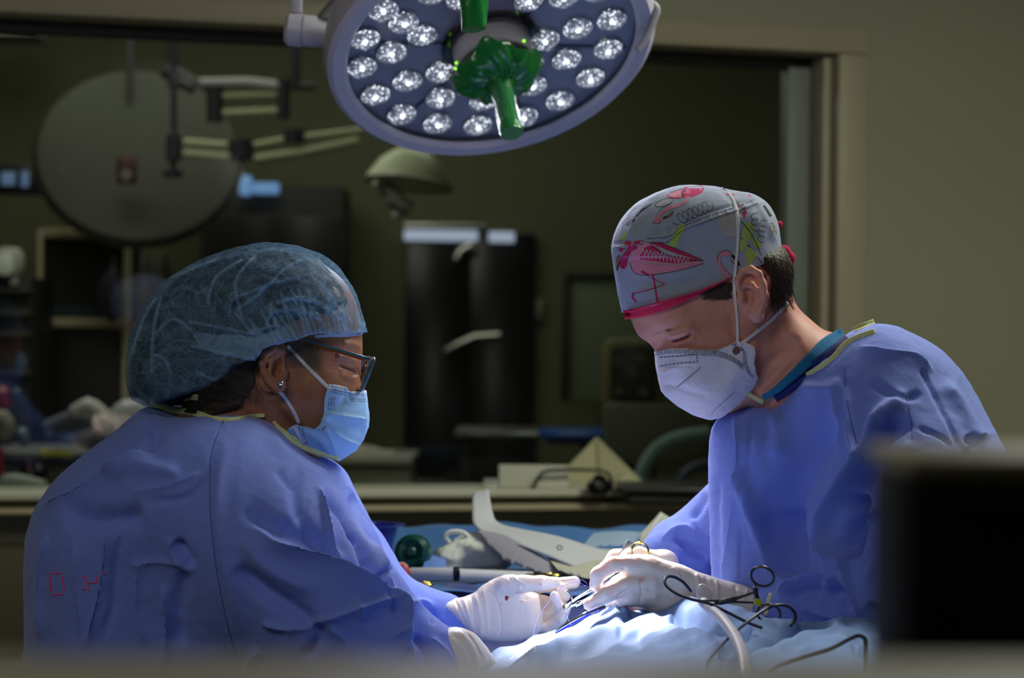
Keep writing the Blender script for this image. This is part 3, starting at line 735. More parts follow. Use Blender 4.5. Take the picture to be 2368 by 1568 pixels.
blob('white_tubing_connector', [('body', whitep, [(170, 955, 0, .02), (205, 940, 0, .024), (235, 965, 0, .028), (262, 990, 0, .03)]), ('branch', whitep, [(198, 945, 0, .012), (202, 928, 0, .014)])], 6.8, 'white bent tubing connector lying on top of the dark machine at left', 'connector')
blob('white_cup', [('body', mat('white_cup', (0.5, 0.5, 0.55), 0.35), [(275, 985, 0, .045), (300, 962, 0, .05), (330, 960, 0, .035)])], 6.75, 'large pale rounded cover right of the white connector', 'cover')
blob('black_respirator_unit', [('body', mat('dark_unit', (0.03, 0.03, 0.028), 0.35), [(130, 1000, 0, .035), (180, 985, 0.02, .05), (240, 1010, .02, .05), (300, 1010, .02, .04)]), ('strap', mat('violet_grey_strap', (0.2, 0.2, 0.3), 0.4), [(105, 985, -.05, .014), (140, 970, -.05, .014), (165, 960, -.05, .012)]), ('lens', mat('chrome_lens', (0.6, 0.58, 0.55), 0.15, .8), [(115, 1002, -.06, .012)])], 6.85, 'dark glossy machine lying on the counter at left', 'machine')
blob('yellow_cushion', [('body', mat('yellow_strip', (0.7, 0.66, 0.01), 0.5), [(100, 1048, 0, .011), (135, 1047, 0, .012), (165, 1049, 0, .010)])], 6.85, 'bright yellow strip on the edge of the left counter', 'strip')
blob('sample_bottles', [('bottle', mat('dark_red_bottle', (0.05, 0.005, 0.008), 0.3), [(65, 1075, 0, .02), (68, 1105, 0, .025)]), ('cap', mat('black_cap', (0.01, 0.01, 0.012), 0.4), [(90, 1085, 0, .022), (92, 1105, 0, .02)])], 6.8, 'dark red and black bottles under the yellow strip', 'bottles')
blob('red_canister', [('body', mat('red_plastic', (0.32, 0.02, 0.03), 0.4), [(5, 905, 0, .022), (6, 940, 0, .022)]), ('cap', mat('teal_cap', (0.03, 0.10, 0.10), 0.4), [(38, 905, 0, .012), (38, 915, 0, .013)])], 6.9, 'red canister with teal cap at the left edge', 'canister')
blob('round_dial', [('rim', mat('ivory_dial', (0.3, 0.29, 0.2), 0.4), [(0, 965, 0, .028), (14, 985, 0, .026), (8, 1010, 0, .022)]), ('base', mat('pale_teal_base', (0.12, 0.16, 0.17), 0.4), [(50, 1000, 0, .02), (55, 1020, 0, .02)])], 6.8, 'ivory round dial under the red canister', 'dial')
blob('pale_bag', [('body', mat('pale_bag', (0.35, 0.37, 0.33), 0.5), [(5, 1125, 0, .03), (40, 1122, 0, .03), (100, 1130, 0, .022)]), ('red_tube', MATS['red_plastic'], [(0, 1040, 0, .01), (0, 1100, 0, .01)])], 6.3, 'pale plastic bag with red tube low at the left edge', 'bag')

# ---------------- things on the sill (5.5 m away)
YS = 5.52
sz = z1
def on_sill(px, h=0.0): return wall_hit(px, 1140, 0.03)
t = thing('white_carton', 1230, 1120, YS, 'low white open carton standing on the window sill', 'carton')
cw = mat('carton_white', srgb(215, 215, 195), 0.7)
x0 = P(1155, 1100, YS).x; x1 = P(1312, 1100, YS).x; zt = P(1230, 1079, YS).z; zb = sz + 0.001; Yc = on_sill(1230).y - 0.02
sc_ = Yc / YS; x0 *= sc_; x1 *= sc_
mb = MB(); mb.box(((x0 + x1) / 2, Yc - 0.035, (zt + zb) / 2), (x1 - x0, 0.003, zt - zb), None, .001); mb.build('front_panel', cw, t)
mb = MB(); mb.box(((x0 + x1) / 2, Yc + 0.035, (zt + zb) / 2), (x1 - x0, 0.003, zt - zb), None, .001); mb.build('back_panel', cw, t)
for x in (x0, x1): mb = MB(); mb.box((x, Yc, (zt + zb) / 2), (0.003, 0.07, zt - zb), None, .001); mb.build('side_panel', cw, t)
mb = MB(); mb.box(((x0 + x1) / 2, Yc, zb + 0.002), (x1 - x0, 0.066, 0.003)); mb.build('bottom_panel', cw, t)
t = thing('white_tag', 1133, 1130, YS, 'small white packet at the left end of the carton', 'packet')
Yq = on_sill(1133).y - 0.03
mb = MB(); fbox(mb, 1118, 1108, 1150, 1138, Yq, 0.02, .002); mb.build('packet_body', mat('packet_white', srgb(200, 202, 195), 0.6), t)
mb = MB(); fbox(mb, 1120, 1108, 1148, 1113, Yq - 0.004, 0.003); mb.build('flap', MATS['packet_white'], t)
t = thing('paper_cone', 1390, 1080, YS, 'pale pointed sheet of folded paper standing behind the carton', 'paper')
Yq = on_sill(1390).y + 0.05
Yq = 5.75
mb = MB(); mb.prism([P(1380, 1010, Yq), P(1484, 1112, Yq), P(1480, 1135, Yq), P(1312, 1135, Yq), P(1300, 1092, Yq)], (0, 0.002, 0)); mb.build('sheet', mat('ivory_paper', srgb(196, 192, 152), 0.7), t)
mb = MB(); mb.prism([P(1380, 1012, Yq - .006), P(1448, 1078, Yq - .03), P(1400, 1130, Yq - .03), P(1386, 1085, Yq - .004)], (0, 0.001, 0)); mb.build('fold', mat('ivory_paper_light', srgb(204, 200, 160), 0.7), t)
t = thing('wire_handle', 1330, 1110, YS, 'bent dark metal handle leaning in front of the white carton', 'handle')
Yq = on_sill(1330).y - 0.11
mb = MB(); mb.tube([P(*q, Yq) for q in [(1232, 1134), (1240, 1112), (1252, 1094), (1268, 1088), (1330, 1086), (1392, 1088), (1408, 1096), (1414, 1112), (1416, 1134)]], 0.0042, 10); mb.build('bar', mat('grey_metal_bar', (0.05, 0.05, 0.045), 0.35, .5), t)
mb = MB(); mb.tube([P(1228, 1134, Yq), P(1236, 1134, Yq)], 0.006, 8); mb.build('foot', MATS['grey_metal_bar'], t)
t = thing('black_camera_ball', 1385, 1122, YS, 'round glossy black webcam resting on the sill under the handle', 'webcam')
Yq = on_sill(1385).y - 0.14
mb = MB(); mb.lathe([(0, .021), (.012, .0195), (.024, .012), (.030, 0), (.026, -.013), (.016, -.019), (0, -.020)], Matrix.Translation(P(1385, 1124, Yq)), 32); mb.build('shell', mat('gloss_black', (0.008, 0.008, 0.009), 0.15), t)
mb = MB(); mb.lathe([(0, -0.032), (.008, -.031), (.010, -.027), (0, -.026)], Matrix.Translation(P(1385, 1122, Yq)) @ Matrix.Rotation(math.radians(-90), 4, 'X'), 20); mb.build('lens', mat('lens_grey', (0.06, 0.06, 0.06), 0.1), t)
mb = MB(); mb.tube([P(1372, 1104, Yq), P(1384, 1100, Yq), P(1402, 1104, Yq)], .003, 8); mb.build('hinge', MATS['gloss_black'], t)
t = thing('black_tray', 1540, 1135, YS, 'black shallow tray with rounded rim on the sill behind the right surgeon', 'tray')
ty = 5.36; tp = P(1430, 1135, ty); tq = P(1720, 1135, ty)
mb = MB(); mb.box(((tp.x + tq.x) / 2, ty + .10, tp.z + .002), (tq.x - tp.x, .20, .018), None, .008, 3); mb.build('rim', mat('tray_black', (0.03, 0.03, 0.028), 0.35), t)
mb = MB(); mb.box(((tp.x + tq.x) / 2, ty + .10, tp.z - .020), (tq.x - tp.x - .04, .17, .026), None, .01, 3); mb.build('well', MATS['tray_black'], t)
t.location = ((tp.x + tq.x) / 2, ty + .1, sz)
for ch in t.children: ch.matrix_basis = wm(t).inverted()
# ================================================================= SURGICAL LAMP
enamel = mat('lamp_enamel', srgb(205, 200, 215), 0.35, bump=('noise', 200, 0.03, 0.0005))
plate_m = mat('lamp_plate_violet', srgb(156, 146, 166), 0.25, bump=('noise', 25, 0.1, 0.002), coat=0.5)
rib_m = mat('lamp_rib', srgb(60, 58, 84), 0.3)
lamp = empty('surgical_lamp', LC, 'round surgical lamp of many white lenses hanging above both surgeons', 'lamp')
Zl = -LN
Xl = (CR - Zl * CR.dot(Zl)).normalized(); Yl = Zl.cross(Xl)
LM = Matrix(((Xl.x, Yl.x, Zl.x, LC.x), (Xl.y, Yl.y, Zl.y, LC.y), (Xl.z, Yl.z, Zl.z, LC.z), (0, 0, 0, 1)))
def lp(x, y, z=0.0): return LM @ Vector((x, y, z))
def disc_pt(px, py):
    d = P(px, py, 1.0) - CAM
    t = (LC - CAM).dot(LN) / d.dot(LN)
    q = LM.inverted() @ (CAM + d * t)
    return q.x, q.y
RG, RO = 0.230, 0.262
mb = MB(); mb.lathe([(RG, 0.0), (RG, -0.004), (RG + .006, -0.010), (RO - .008, -0.010), (RO, -0.002), (RO + .003, 0.020), (RO - 0.002, 0.045), (RO - .012, 0.052), (RG - .01, 0.052)], LM, 128)
mb.build('rim', enamel, lamp)
mb = MB(); mb.lathe([(0, 0.105), (0.10, 0.10), (0.18, 0.08), (0.245, 0.05), (0.25, 0.046), (0.23, 0.04), (0, 0.04)], LM, 96); mb.build('housing', mat('lamp_housing', srgb(120, 118, 122), 0.45), lamp)
mb = MB(); mb.lathe([(0.060, 0.012), (RG + 0.002, 0.012), (RG + 0.002, 0.018), (0.060, 0.018)], LM, 128); mb.build('face_plate', plate_m, lamp)
# clear cover
gm = bpy.data.materials.new('lamp_cover_clear'); gm.use_nodes = True
nt = gm.node_tree; nt.nodes.clear(); o_ = nt.nodes.new('ShaderNodeOutputMaterial'); mx = nt.nodes.new('ShaderNodeMixShader'); tr = nt.nodes.new('ShaderNodeBsdfTransparent'); gl = nt.nodes.new('ShaderNodeBsdfGlossy')
gl.inputs['Roughness'].default_value = 0.05; mx.inputs[0].default_value = 0.05
nt.links.new(tr.outputs[0], mx.inputs[1]); nt.links.new(gl.outputs[0], mx.inputs[2]); nt.links.new(mx.outputs[0], o_.inputs[0])
mb = MB(); mb.lathe([(0.066, -0.001), (RG, -0.001), (RG, 0.001), (0.066, 0.001)], LM, 96); mb.build('clear_cover', gm, lamp, smooth=False)
# sector ribs on the face
for k in range(6):
    a = math.radians(14 + 60 * k)
    mb = MB(); mb.tube([lp(0.068 * math.cos(a), 0.068 * math.sin(a), 0.010), lp(0.226 * math.cos(a), 0.226 * math.sin(a), 0.010)], 0.0028, 6); mb.build('sector_rib', rib_m, lamp)
# lenses
cup_m = mat('reflector_cup', (0.75, 0.78, 0.85), 0.16, 0.95, bump=('voronoi', 260, 0.5, 0.002))
lens_m = bpy.data.materials.new('led_lens'); lens_m.use_nodes = True
nt = lens_m.node_tree; b = nt.nodes['Principled BSDF']; N = nt.nodes.new
b.inputs['Base Color'].default_value = (0.5, 0.53, 0.6, 1); b.inputs['Roughness'].default_value = 0.12; b.inputs['Coat Weight'].default_value = 0.6
tc = N('ShaderNodeTexCoord'); vo = N('ShaderNodeTexVoronoi'); vo.inputs['Scale'].default_value = 170
vs = N('ShaderNodeTexNoise'); vs.inputs['Scale'].default_value = 60; vs.inputs['Detail'].default_value = 3
rp = N('ShaderNodeMapRange'); rp.inputs[1].default_value = 0.06; rp.inputs[2].default_value = 0.42; rp.inputs[3].default_value = 2.6; rp.inputs[4].default_value = 0.10
r2 = N('ShaderNodeMapRange'); r2.inputs[1].default_value = 0.36; r2.inputs[2].default_value = 0.62; r2.inputs[3].default_value = 0.03; r2.inputs[4].default_value = 1.2
ml = N('ShaderNodeMath'); ml.operation = 'MULTIPLY'
bp = N('ShaderNodeBump'); bp.inputs['Strength'].default_value = 0.8; bp.inputs['Distance'].default_value = 0.002
nt.links.new(tc.outputs['Object'], vo.inputs['Vector']); nt.links.new(tc.outputs['Object'], vs.inputs['Vector']); nt.links.new(vo.outputs['Distance'], rp.inputs[0]); nt.links.new(vs.outputs[0], r2.inputs[0])
nt.links.new(rp.outputs[0], ml.inputs[0]); nt.links.new(r2.outputs[0], ml.inputs[1]); nt.links.new(ml.outputs[0], b.inputs['Emission Strength'])
nt.links.new(vo.outputs['Distance'], bp.inputs['Height']); nt.links.new(bp.outputs[0], b.inputs['Normal'])
b.inputs['Emission Color'].default_value = (0.88, 0.92, 1.0, 1)
chip_m = mat('led_chip', (1, 1, 1), 0.4, emit=(0.92, 0.95, 1.0), estr=3.0)
pods = [(862, 22), (935, 60), (978, 90), (836, 98), (907, 129), (834, 163), (944, 195), (1020, 175), (870, 227), (1020, 234), (931, 272), (1013, 293), (1107, 297), (1120, 240), (1213, 277), (1233, 205), (1296, 240), (1367, 187), (1312, 145), (1262, 100), (1337, 73), (1416, 53), (1408, 121), (1225, 8), (1305, 0), (1380, -14), (1000, -8), (1068, 6)]
pods += [(2260 - x, 230 - y) for x, y in pods if 230 - y < -38]
proto = None
for i, (px, py) in enumerate(pods):
    x, y = disc_pt(px, py); r = math.hypot(x, y)
    if r > 0.2065: x *= 0.2065 / r; y *= 0.2065 / r
    M = LM @ Matrix.Translation((x, y, 0))
    if proto is None:
        mb = MB(); mb.lathe([(0.0245, 0.004), (0.026, 0.008), (0.0225, 0.016), (0.012, 0.036), (0.0, 0.038)], Matrix(), 32); cup = mb.build('lens_cup', cup_m)
        mb = MB(); mb.lathe([(0.0235, 0.008), (0.020, 0.003), (0.012, -0.0005), (0.0085, 0.001), (0.0, 0.003)], Matrix(), 32); le = mb.build('lens', lens_m)
        mb = MB(); mb.lathe([(0.0034, 0.002), (0.0024, -0.0006), (0.0, -0.001)], Matrix(), 12); ch = mb.build('led_chip', chip_m)
        proto = (cup, le, ch)
        c_, l_, h_ = proto
    else:
        c_, l_, h_ = (o.copy() for o in proto)
        for o in (c_, l_, h_): COL.objects.link(o)
    c_.parent = lamp; c_.matrix_basis = wm(lamp).inverted() @ M @ Matrix.Rotation(i * 1.3, 4, 'Z')
    l_.parent = c_; l_.matrix_basis = Matrix(); h_.parent = c_; h_.matrix_basis = Matrix()
# hub
mb = MB(); mb.lathe([(0.078, -0.003), (0.080, 0.008), (0.062, 0.012), (0.060, -0.002)], LM, 64); mb.build('black_hub_ring', dark_m, lamp)
mb = MB(); mb.lathe([(0.064, 0.01), (0.063, -0.030), (0.060, -0.034), (0.058, -0.034), (0, -0.034)], LM, 64); mb.build('hub', mat('hub_grey', srgb(196, 192, 200), 0.4), lamp)
for a in (200, 212, 224, 345):
    x, y = 0.0635 * math.cos(math.radians(a - 30)), 0.0635 * math.sin(math.radians(a - 30))
    mb = MB(); mb.lathe([(0.0028, 0), (0.0022, -0.002), (0, -0.0024)], LM @ Matrix.Translation((x, y, -0.029)), 10); mb.build('indicator_light', mat('green_led', (0.1, 0.5, 0.02), 0.4, emit=(0.35, 1.0, 0.05), estr=1.6), lamp)
# green disposable cover: crumpled flange and handle sleeve
green_m = mat('green_film', (0.012, 0.20, 0.035), 0.2, spec=0.6, bump=('noise', 70, 0.4, 0.003), coat=0.4, sss=0.0)
cov = empty('handle_cover', lp(0, 0, -0.04), 'crumpled green plastic sleeve over the handle in the centre of the lamp', 'handle cover')
n_, mseg = 96, 14
v = []; q = []
r_ = np.random.default_rng(3)
for side, dz in ((0, 0.0), (1, 0.0012)):
    for j in range(mseg + 1):
        t = j / mseg
        for i in range(n_):
            a = 2 * PI * i / n_
            lob = 1 + 0.07 * math.cos(4 * a + 0.9) + 0.04 * math.sin(7 * a + 1) + 0.02 * math.sin(13 * a)
            rr = 0.021 + (0.070 * lob - 0.021) * t ** 0.8
            zz = -0.056 - 0.012 * math.sin(t * 3.0) + 0.012 * t ** 2 + 0.007 * t * math.sin(4 * a + 2.2) + 0.004 * t * math.sin(9 * a) + .002 * math.sin(15 * a + 9 * t) - (0.016 * (1 - t) ** 3)
            v.append(lp(rr * math.cos(a), rr * math.sin(a), zz + dz))
o0 = (mseg + 1) * n_
for j in range(mseg):
    for i in range(n_):
        a, b, c, d = j * n_ + i, j * n_ + (i + 1) % n_, (j + 1) * n_ + (i + 1) % n_, (j + 1) * n_ + i
        q += [(a, b, c, d), (o0 + d, o0 + c, o0 + b, o0 + a)]
for i in range(n_):
    for j in (0, mseg): q.append((j * n_ + i, j * n_ + (i + 1) % n_, o0 + j * n_ + (i + 1) % n_, o0 + j * n_ + i))
link('flange', mesh_np('flange', np.array([list(p) for p in v]), q), green_m, cov)
mb = MB(); mb.lathe([(0.0, -0.17), (0.0175, -0.17), (0.0183, -0.166), (0.0175, -0.15), (0.0178, -0.13), (0.0165, -0.115), (0.0178, -0.10), (0.0185, -0.085), (0.0215, -0.07), (0.024, -0.058)], LM, 48)
for vv in mb.bm.verts:
    l = LM.inverted() @ vv.co; a = math.atan2(l.y, l.x); s_ = 1 + 0.035 * math.sin(5 * a + l.z * 90) + 0.02 * math.sin(9 * a - l.z * 160)
    if abs(l.z + 0.17) > 0.002: vv.co = LM @ Vector((l.x * s_, l.y * s_, l.z))
mb.build('handle_sleeve', green_m, cov)
# yoke: joint at the left and handle loop at the right
mb = MB(); mb.tube([P(660, 68, 3.86), P(668, 69, 3.86), P(700, 71, 3.86)], [0.020, 0.026, 0.027], 32); mb.build('swivel_cap', enamel, lamp)
mb = MB(); mb.tube([P(702, 71, 3.86), P(754, 76, 3.86), P(760, 78, 3.86)], [0.0255, 0.0255, 0.022], 32); mb.build('swivel_barrel', enamel, lamp)
mb = MB(); mb.tube([P(757, 75, 3.86), P(800, 20, 3.90), P(850, -60, 3.94), P(1000, -130, 4.0), P(1200, -150, 4.0)], [0.030, 0.028, 0.026, 0.02, 0.02], 20); mb.build('yoke_arm', MATS['lamp_housing'], lamp)
mb = MB(); mb.box(P(686, -60, 3.86), (0.019, 0.012, 0.125), None, 0.003); mb.build('drop_bar', enamel, lamp)
mb = MB(); mb.tube([P(*q, 3.79) for q in spline([(1455, -14), (1484, 0), (1510, 10), (1519, 24), (1512, 46), (1496, 84), (1474, 116)], 8)], 0.0062, 14); mb.build('side_handle', mat('lamp_housing_dim', srgb(140, 138, 145), 0.4), lamp)
# second lamp head above the frame with its green sleeve dipping into view
l2 = empty('surgical_lamp', L2, 'second surgical lamp above the frame of which only the green sleeve dips in', 'lamp')
M2 = Matrix.Translation(L2)
mb = MB(); mb.lathe([(0, 0.09), (0.12, 0.08), (0.22, 0.03), (0.235, 0.0), (0.225, -0.012), (0.2, -0.006), (0, -0.006)], M2, 72); mb.build('housing', enamel, l2)
mb = MB(); mb.lathe([(0, -0.008), (0.2, -0.008), (0.2, -0.010), (0, -0.012)], M2, 72); mb.build('face', plate_m, l2)
mb = MB(); mb.tube([L2 + Vector((0, 0, 0.08)), (L2.x, L2.y, 2.80)], 0.02, 16); mb.build('ceiling_stem', enamel, l2)
c2 = empty('hanging_handle_cover', P(1090, 30, 3.40), 'green crinkled plastic sleeve hanging in from the top edge before the lamp', 'handle cover')
a0 = P(1088, -150, 3.40); v = []
for j in range(15):
    t = j / 14; c = P(1086 + 10 * t, -250 + 318 * t, 3.40); hw = 0.0185 - .002 * math.sin(t * 7)
    for i in range(24):
        a = 2 * PI * i / 24
        k = 1 + 0.06 * math.sin(3 * a + 9 * t) + 0.05 * math.sin(5 * a - 14 * t)
        v.append(c + Vector((hw * k * math.cos(a), hw * .75 * k * math.sin(a), 0.004 * math.cos(a + 1) * t)))
q = [(j * 24 + i, j * 24 + (i + 1) % 24, (j + 1) * 24 + (i + 1) % 24, (j + 1) * 24 + i) for j in range(14) for i in range(24)]
me = mesh_np('sleeve', np.array([list(p) for p in v]), q); sl_ = link('sleeve', me, green_m, c2)
mb = MB(); mb.bm.faces.new([mb.bm.verts.new(p) for p in v[14 * 24:]]); mb.build('sleeve_end', green_m, c2)
mb = MB(); mb.tube([v[0] * 0 + P(1086, -250, 3.40), L2 + Vector((0, 0, -0.01))], 0.014, 16); mb.build('handle_core', mat('handle_core', (0.3, 0.3, 0.3), 0.4), c2)
for n2 in ('lamp_stem',):
    mb = MB(); mb.tube([P(686, -150, 3.86), (P(686, -150, 3.86).x, 3.9, 2.80)], 0.018, 16); mb.build('ceiling_stem', enamel, lamp)

# ================================================================= INSTRUMENT TABLE (3.6 - 4.3 m)
ZT = P(1184, 1350, 3.62).z                      # top of the table
tb = empty('instrument_table', (0.0, 3.95, 0), 'instrument table covered with a pale blue drape behind the hands', 'table')
def heightgrid(name, x0, x1, y0, y1, fn, nx, ny, mt, parent=None, thick=0.002):
    xs = np.linspace(x0, x1, nx); ys = np.linspace(y0, y1, ny); X, Y = np.meshgrid(xs, ys, indexing='ij'); Z = fn(X, Y)
    v = np.stack([X, Y, Z], -1).reshape(-1, 3); v2 = v.copy(); v2[:, 2] -= thick
    id_ = lambda i, j: i * ny + j
    q = [(id_(i, j), id_(i + 1, j), id_(i + 1, j + 1), id_(i, j + 1)) for i in range(nx - 1) for j in range(ny - 1)]
    N_ = nx * ny
    q += [(N_ + d, N_ + c, N_ + b, N_ + a) for a, b, c, d in q]
    for i in range(nx - 1): q += [(id_(i, 0), N_ + id_(i, 0), N_ + id_(i + 1, 0), id_(i + 1, 0)), (id_(i, ny - 1), id_(i + 1, ny - 1), N_ + id_(i + 1, ny - 1), N_ + id_(i, ny - 1))]
    for j in range(ny - 1): q += [(id_(0, j), id_(0, j + 1), N_ + id_(0, j + 1), N_ + id_(0, j)), (id_(nx - 1, j), N_ + id_(nx - 1, j), N_ + id_(nx - 1, j + 1), id_(nx - 1, j + 1))]
    return link(name, mesh_np(name, np.concatenate([v, v2]), q), mt, parent)
blue_sheet = mat('light_blue_sheet', srgb(68, 112, 168), 0.6, bump=('noise', 260, 0.15, 0.001))
ze = P(1184, 1213, 4.28).z
def ftab(X, Y):
    t = (Y - 3.55) / 0.75
    z = ZT - 0.006 + 0.0 * X + (ze - ZT + 0.006) * np.clip((t - 0.80) / 0.12, 0, 1) ** 1.5
    z += 0.004 * np.sin(X * 21 + 3 * np.sin(Y * 9)) * t + 0.0025 * np.sin(X * 55 + Y * 30)
    z -= 0.5 * np.clip((Y - 4.27) / 0.02, 0, 1) ** 2
    return z
heightgrid('drape', -0.42, 0.75, 3.55, 4.285, ftab, 130, 90, blue_sheet, tb)
mb = MB(); mb.box((0.165, 3.9, ZT - 0.045), (1.12, 0.64, 0.03), None, 0.006); mb.build('tabletop', steel_m, tb)
for x in (-0.34, 0.66):
    for y in (3.62, 4.2): mb = MB(); mb.tube([(x, y, 0), (x, y, ZT - 0.05)], 0.014, 10); mb.build('leg', steel_m, tb)
def tz(px, py, Y): return P(px, py, Y)
def on_table(px, py, lift=0.0):
    d = P(px, py, 1.0) - CAM; t = (ZT + lift - CAM.z) / d.z
    return CAM + d * t
t = empty('blue_basin', P(890, 1260, 3.95), 'deep blue plastic basin beside the green bulb on the instrument table', 'basin')
basin_m = mat('basin_blue', (0.02, 0.04, 0.42), 0.25, coat=.4)
cb = P(845, 1312, 4.0); M = Matrix.Translation(Vector((cb.x, 4.0, ZT)))
hb = P(845, 1212, 4.0).z - ZT
mb = MB(); mb.lathe([(0, 0.0), (0.040, 0.0), (0.054, hb * .98), (0.0645, hb * .98), (0.0645, hb), (0.052, hb), (0.037, 0.004), (0, 0.004)], M, 48); mb.build('bowl', basin_m, t)
t = empty('green_bulb', P(952, 1280, 3.82), 'round dark green rubber bulb lying on the blue drape', 'bulb')
M = Matrix.Translation(P(955, 1278, 3.80)) @ Matrix.Rotation(math.radians(78), 4, 'X') @ Matrix.Rotation(math.radians(-12), 4, 'Y')
green_rub = mat('green_rubber', (0.003, 0.075, 0.055), 0.28, coat=.3)
mb = MB(); mb.lathe([(0, 0.012), (0.006, 0.012), (0.009, 0.008), (0.010, 0.010), (0.020, 0.014), (0.028, 0.008), (0.0295, -0.004), (0.026, -0.018), (0.014, -0.030), (0, -0.034)], M, 48); mb.build('bulb_body', green_rub, t)
mb = MB(); mb.lathe([(0, 0.016), (0.005, 0.016), (0.0085, 0.013), (0.0085, 0.009), (0, 0.009)], M, 32); mb.build('bulb_boss', mat('green_rubber_boss', (0.01, 0.09, 0.065), 0.3), t)
# gauze heap
t = empty('gauze_heap', P(1090, 1280, 3.86), 'loose heap of crumpled white gauze on the instrument table', 'gauze')
Fd = Field((1000, 1215, 1190, 1330), 3.86, -0.09, 0.09, 0.0025)
for x, y, rx, ry in ((1090, 1290, .048, .026), (1065, 1305, .04, .016), (1120, 1272, .036, .018), (1055, 1325, .03, .010), (1140, 1300, .03, .016), (1040, 1285, .018, .012), (1100, 1262, .03, .018), (1030, 1322, .02, .010)): Fd.ell((x, y, 0), (rx, .045, ry), 0.015)
g = Fd.nets().smooth(1).crumple(0.004, 70, 5, ridged=False).crumple(0.0012, 200, 6).smooth(2)
gauze_m = mat('gauze', srgb(240, 242, 230), 0.85, bump=('weave', 1800, 0.3, 0.0008))
g.obj('gauze_pad', gauze_m, t)
mb = MB(); mb.tube([P(*q, 3.84) for q in spline([(1040, 1256), (1030, 1240), (1045, 1230), (1070, 1232), (1082, 1242), (1072, 1250), (1050, 1254)], 8)], 0.0042, 10); mb.build('gauze_loop', gauze_m, t)
# wrapper paper: long folded strip rising at its left end, with a flat sheet to the right
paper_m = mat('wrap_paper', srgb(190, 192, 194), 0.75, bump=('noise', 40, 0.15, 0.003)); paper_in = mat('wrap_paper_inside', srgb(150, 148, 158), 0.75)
t = empty('paper_wrapper', P(1240, 1270, 3.75), 'long folded grey-white paper wrapper curling up at its left end', 'wrapper')
def ribbon(name, top, bot, mt, parent, n=40, thick=0.0012, rows=6, bow=0.0):
    """sheet between two edges; each edge is a list of (px, py, depth)"""
    A = spline([tuple(P(*p)) for p in top], 8); B = spline([tuple(P(*p)) for p in bot], 8)
    A = A[np.linspace(0, len(A) - 1, n).astype(int)]; B = B[np.linspace(0, len(B) - 1, n).astype(int)]
    v = []
    for j in range(rows + 1):
        s_ = j / rows; row = A * (1 - s_) + B * s_
        row = row + np.array([0, -bow * math.sin(PI * s_), 0.3 * bow * math.sin(PI * s_)]); v.append(row)
    v = np.concatenate(v); nrm = np.array([0.0, thick, 0.0]); v2 = v + nrm
    id_ = lambda j, i: j * n + i; N_ = len(v)
    q = [(id_(j, i), id_(j + 1, i), id_(j + 1, i + 1), id_(j, i + 1)) for j in range(rows) for i in range(n - 1)]
    q += [(N_ + d, N_ + c, N_ + b, N_ + a) for a, b, c, d in q]
    for i in range(n - 1): q += [(id_(0, i), id_(0, i + 1), N_ + id_(0, i + 1), N_ + id_(0, i)), (id_(rows, i), N_ + id_(rows, i), N_ + id_(rows, i + 1), id_(rows, i + 1))]
    for j in range(rows): q += [(id_(j, 0), N_ + id_(j, 0), N_ + id_(j + 1, 0), id_(j + 1, 0)), (id_(j, n - 1), id_(j + 1, n - 1), N_ + id_(j + 1, n - 1), N_ + id_(j, n - 1))]
    return link(name, mesh_np(name, np.concatenate([v, v2]), q), mt, parent)
ribbon('outer_fold', [(1130, 1132, 3.95), (1138, 1180, 3.92), (1152, 1208, 3.9), (1200, 1222, 3.88), (1290, 1240, 3.86), (1380, 1268, 3.85), (1470, 1295, 3.84)],
       [(1093, 1140, 3.95), (1092, 1185, 3.9), (1102, 1222, 3.84), (1170, 1250, 3.78), (1260, 1285, 3.74), (1340, 1318, 3.72), (1400, 1340, 3.70)], paper_m, t)
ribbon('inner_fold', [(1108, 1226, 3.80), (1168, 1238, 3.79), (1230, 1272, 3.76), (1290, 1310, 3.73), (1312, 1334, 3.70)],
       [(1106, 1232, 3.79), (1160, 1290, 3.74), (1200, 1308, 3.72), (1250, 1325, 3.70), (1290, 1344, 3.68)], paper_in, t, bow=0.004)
ribbon('flat_sheet', [(1240, 1258, 3.84), (1330, 1262, 3.86), (1420, 1270, 3.88), (1540, 1262, 3.9)], [(1290, 1318, 3.68), (1350, 1336, 3.67), (1430, 1345, 3.66), (1560, 1340, 3.66)], mat('wrap_paper_cream', srgb(184, 184, 164), 0.75), t)
mb = MB(); mb.lathe([(0.0032, 0), (0.0048, -.0005), (0.0032, -.001)], Matrix.Translation(P(1294, 1266, 3.74)) @ Matrix.Rotation(math.radians(-60), 4, 'X'), 20); mb.build('printed_ring', mat('grey_print', (0.12, 0.12, 0.13), 0.7), t)
t = empty('paper_corner', P(1530, 1240, 3.95), 'upright cream paper corner behind the right surgeon\'s forearm', 'paper')
mb = MB(); mb.prism([P(1528, 1184, 3.97), P(1590, 1222, 3.97), P(1650, 1290, 3.92), P(1560, 1330, 3.9), P(1478, 1262, 3.9), P(1484, 1232, 3.92)], (0, .0015, 0)); mb.build('sheet', MATS['wrap_paper_cream'], t)
mb = MB(); mb.prism([P(1526, 1186, 3.962), P(1532, 1190, 3.962), P(1492, 1256, 3.885), P(1482, 1258, 3.885)], (0, -.002, 0)); mb.build('fold_edge', paper_m, t)
t = empty('drape_fold', P(1420, 1232, 4.05), 'pale blue folded sheet corner on the right end of the instrument table', 'sheet')
ribbon('sheet', [(1375, 1232, 4.02), (1440, 1228, 4.0), (1500, 1232, 4.0), (1600, 1234, 4.0)], [(1345, 1268, 3.9), (1420, 1262, 3.9), (1500, 1266, 3.9), (1600, 1266, 3.9)], mat('pale_blue_sheet', srgb(150, 175, 200), 0.6), t, bow=0.01)
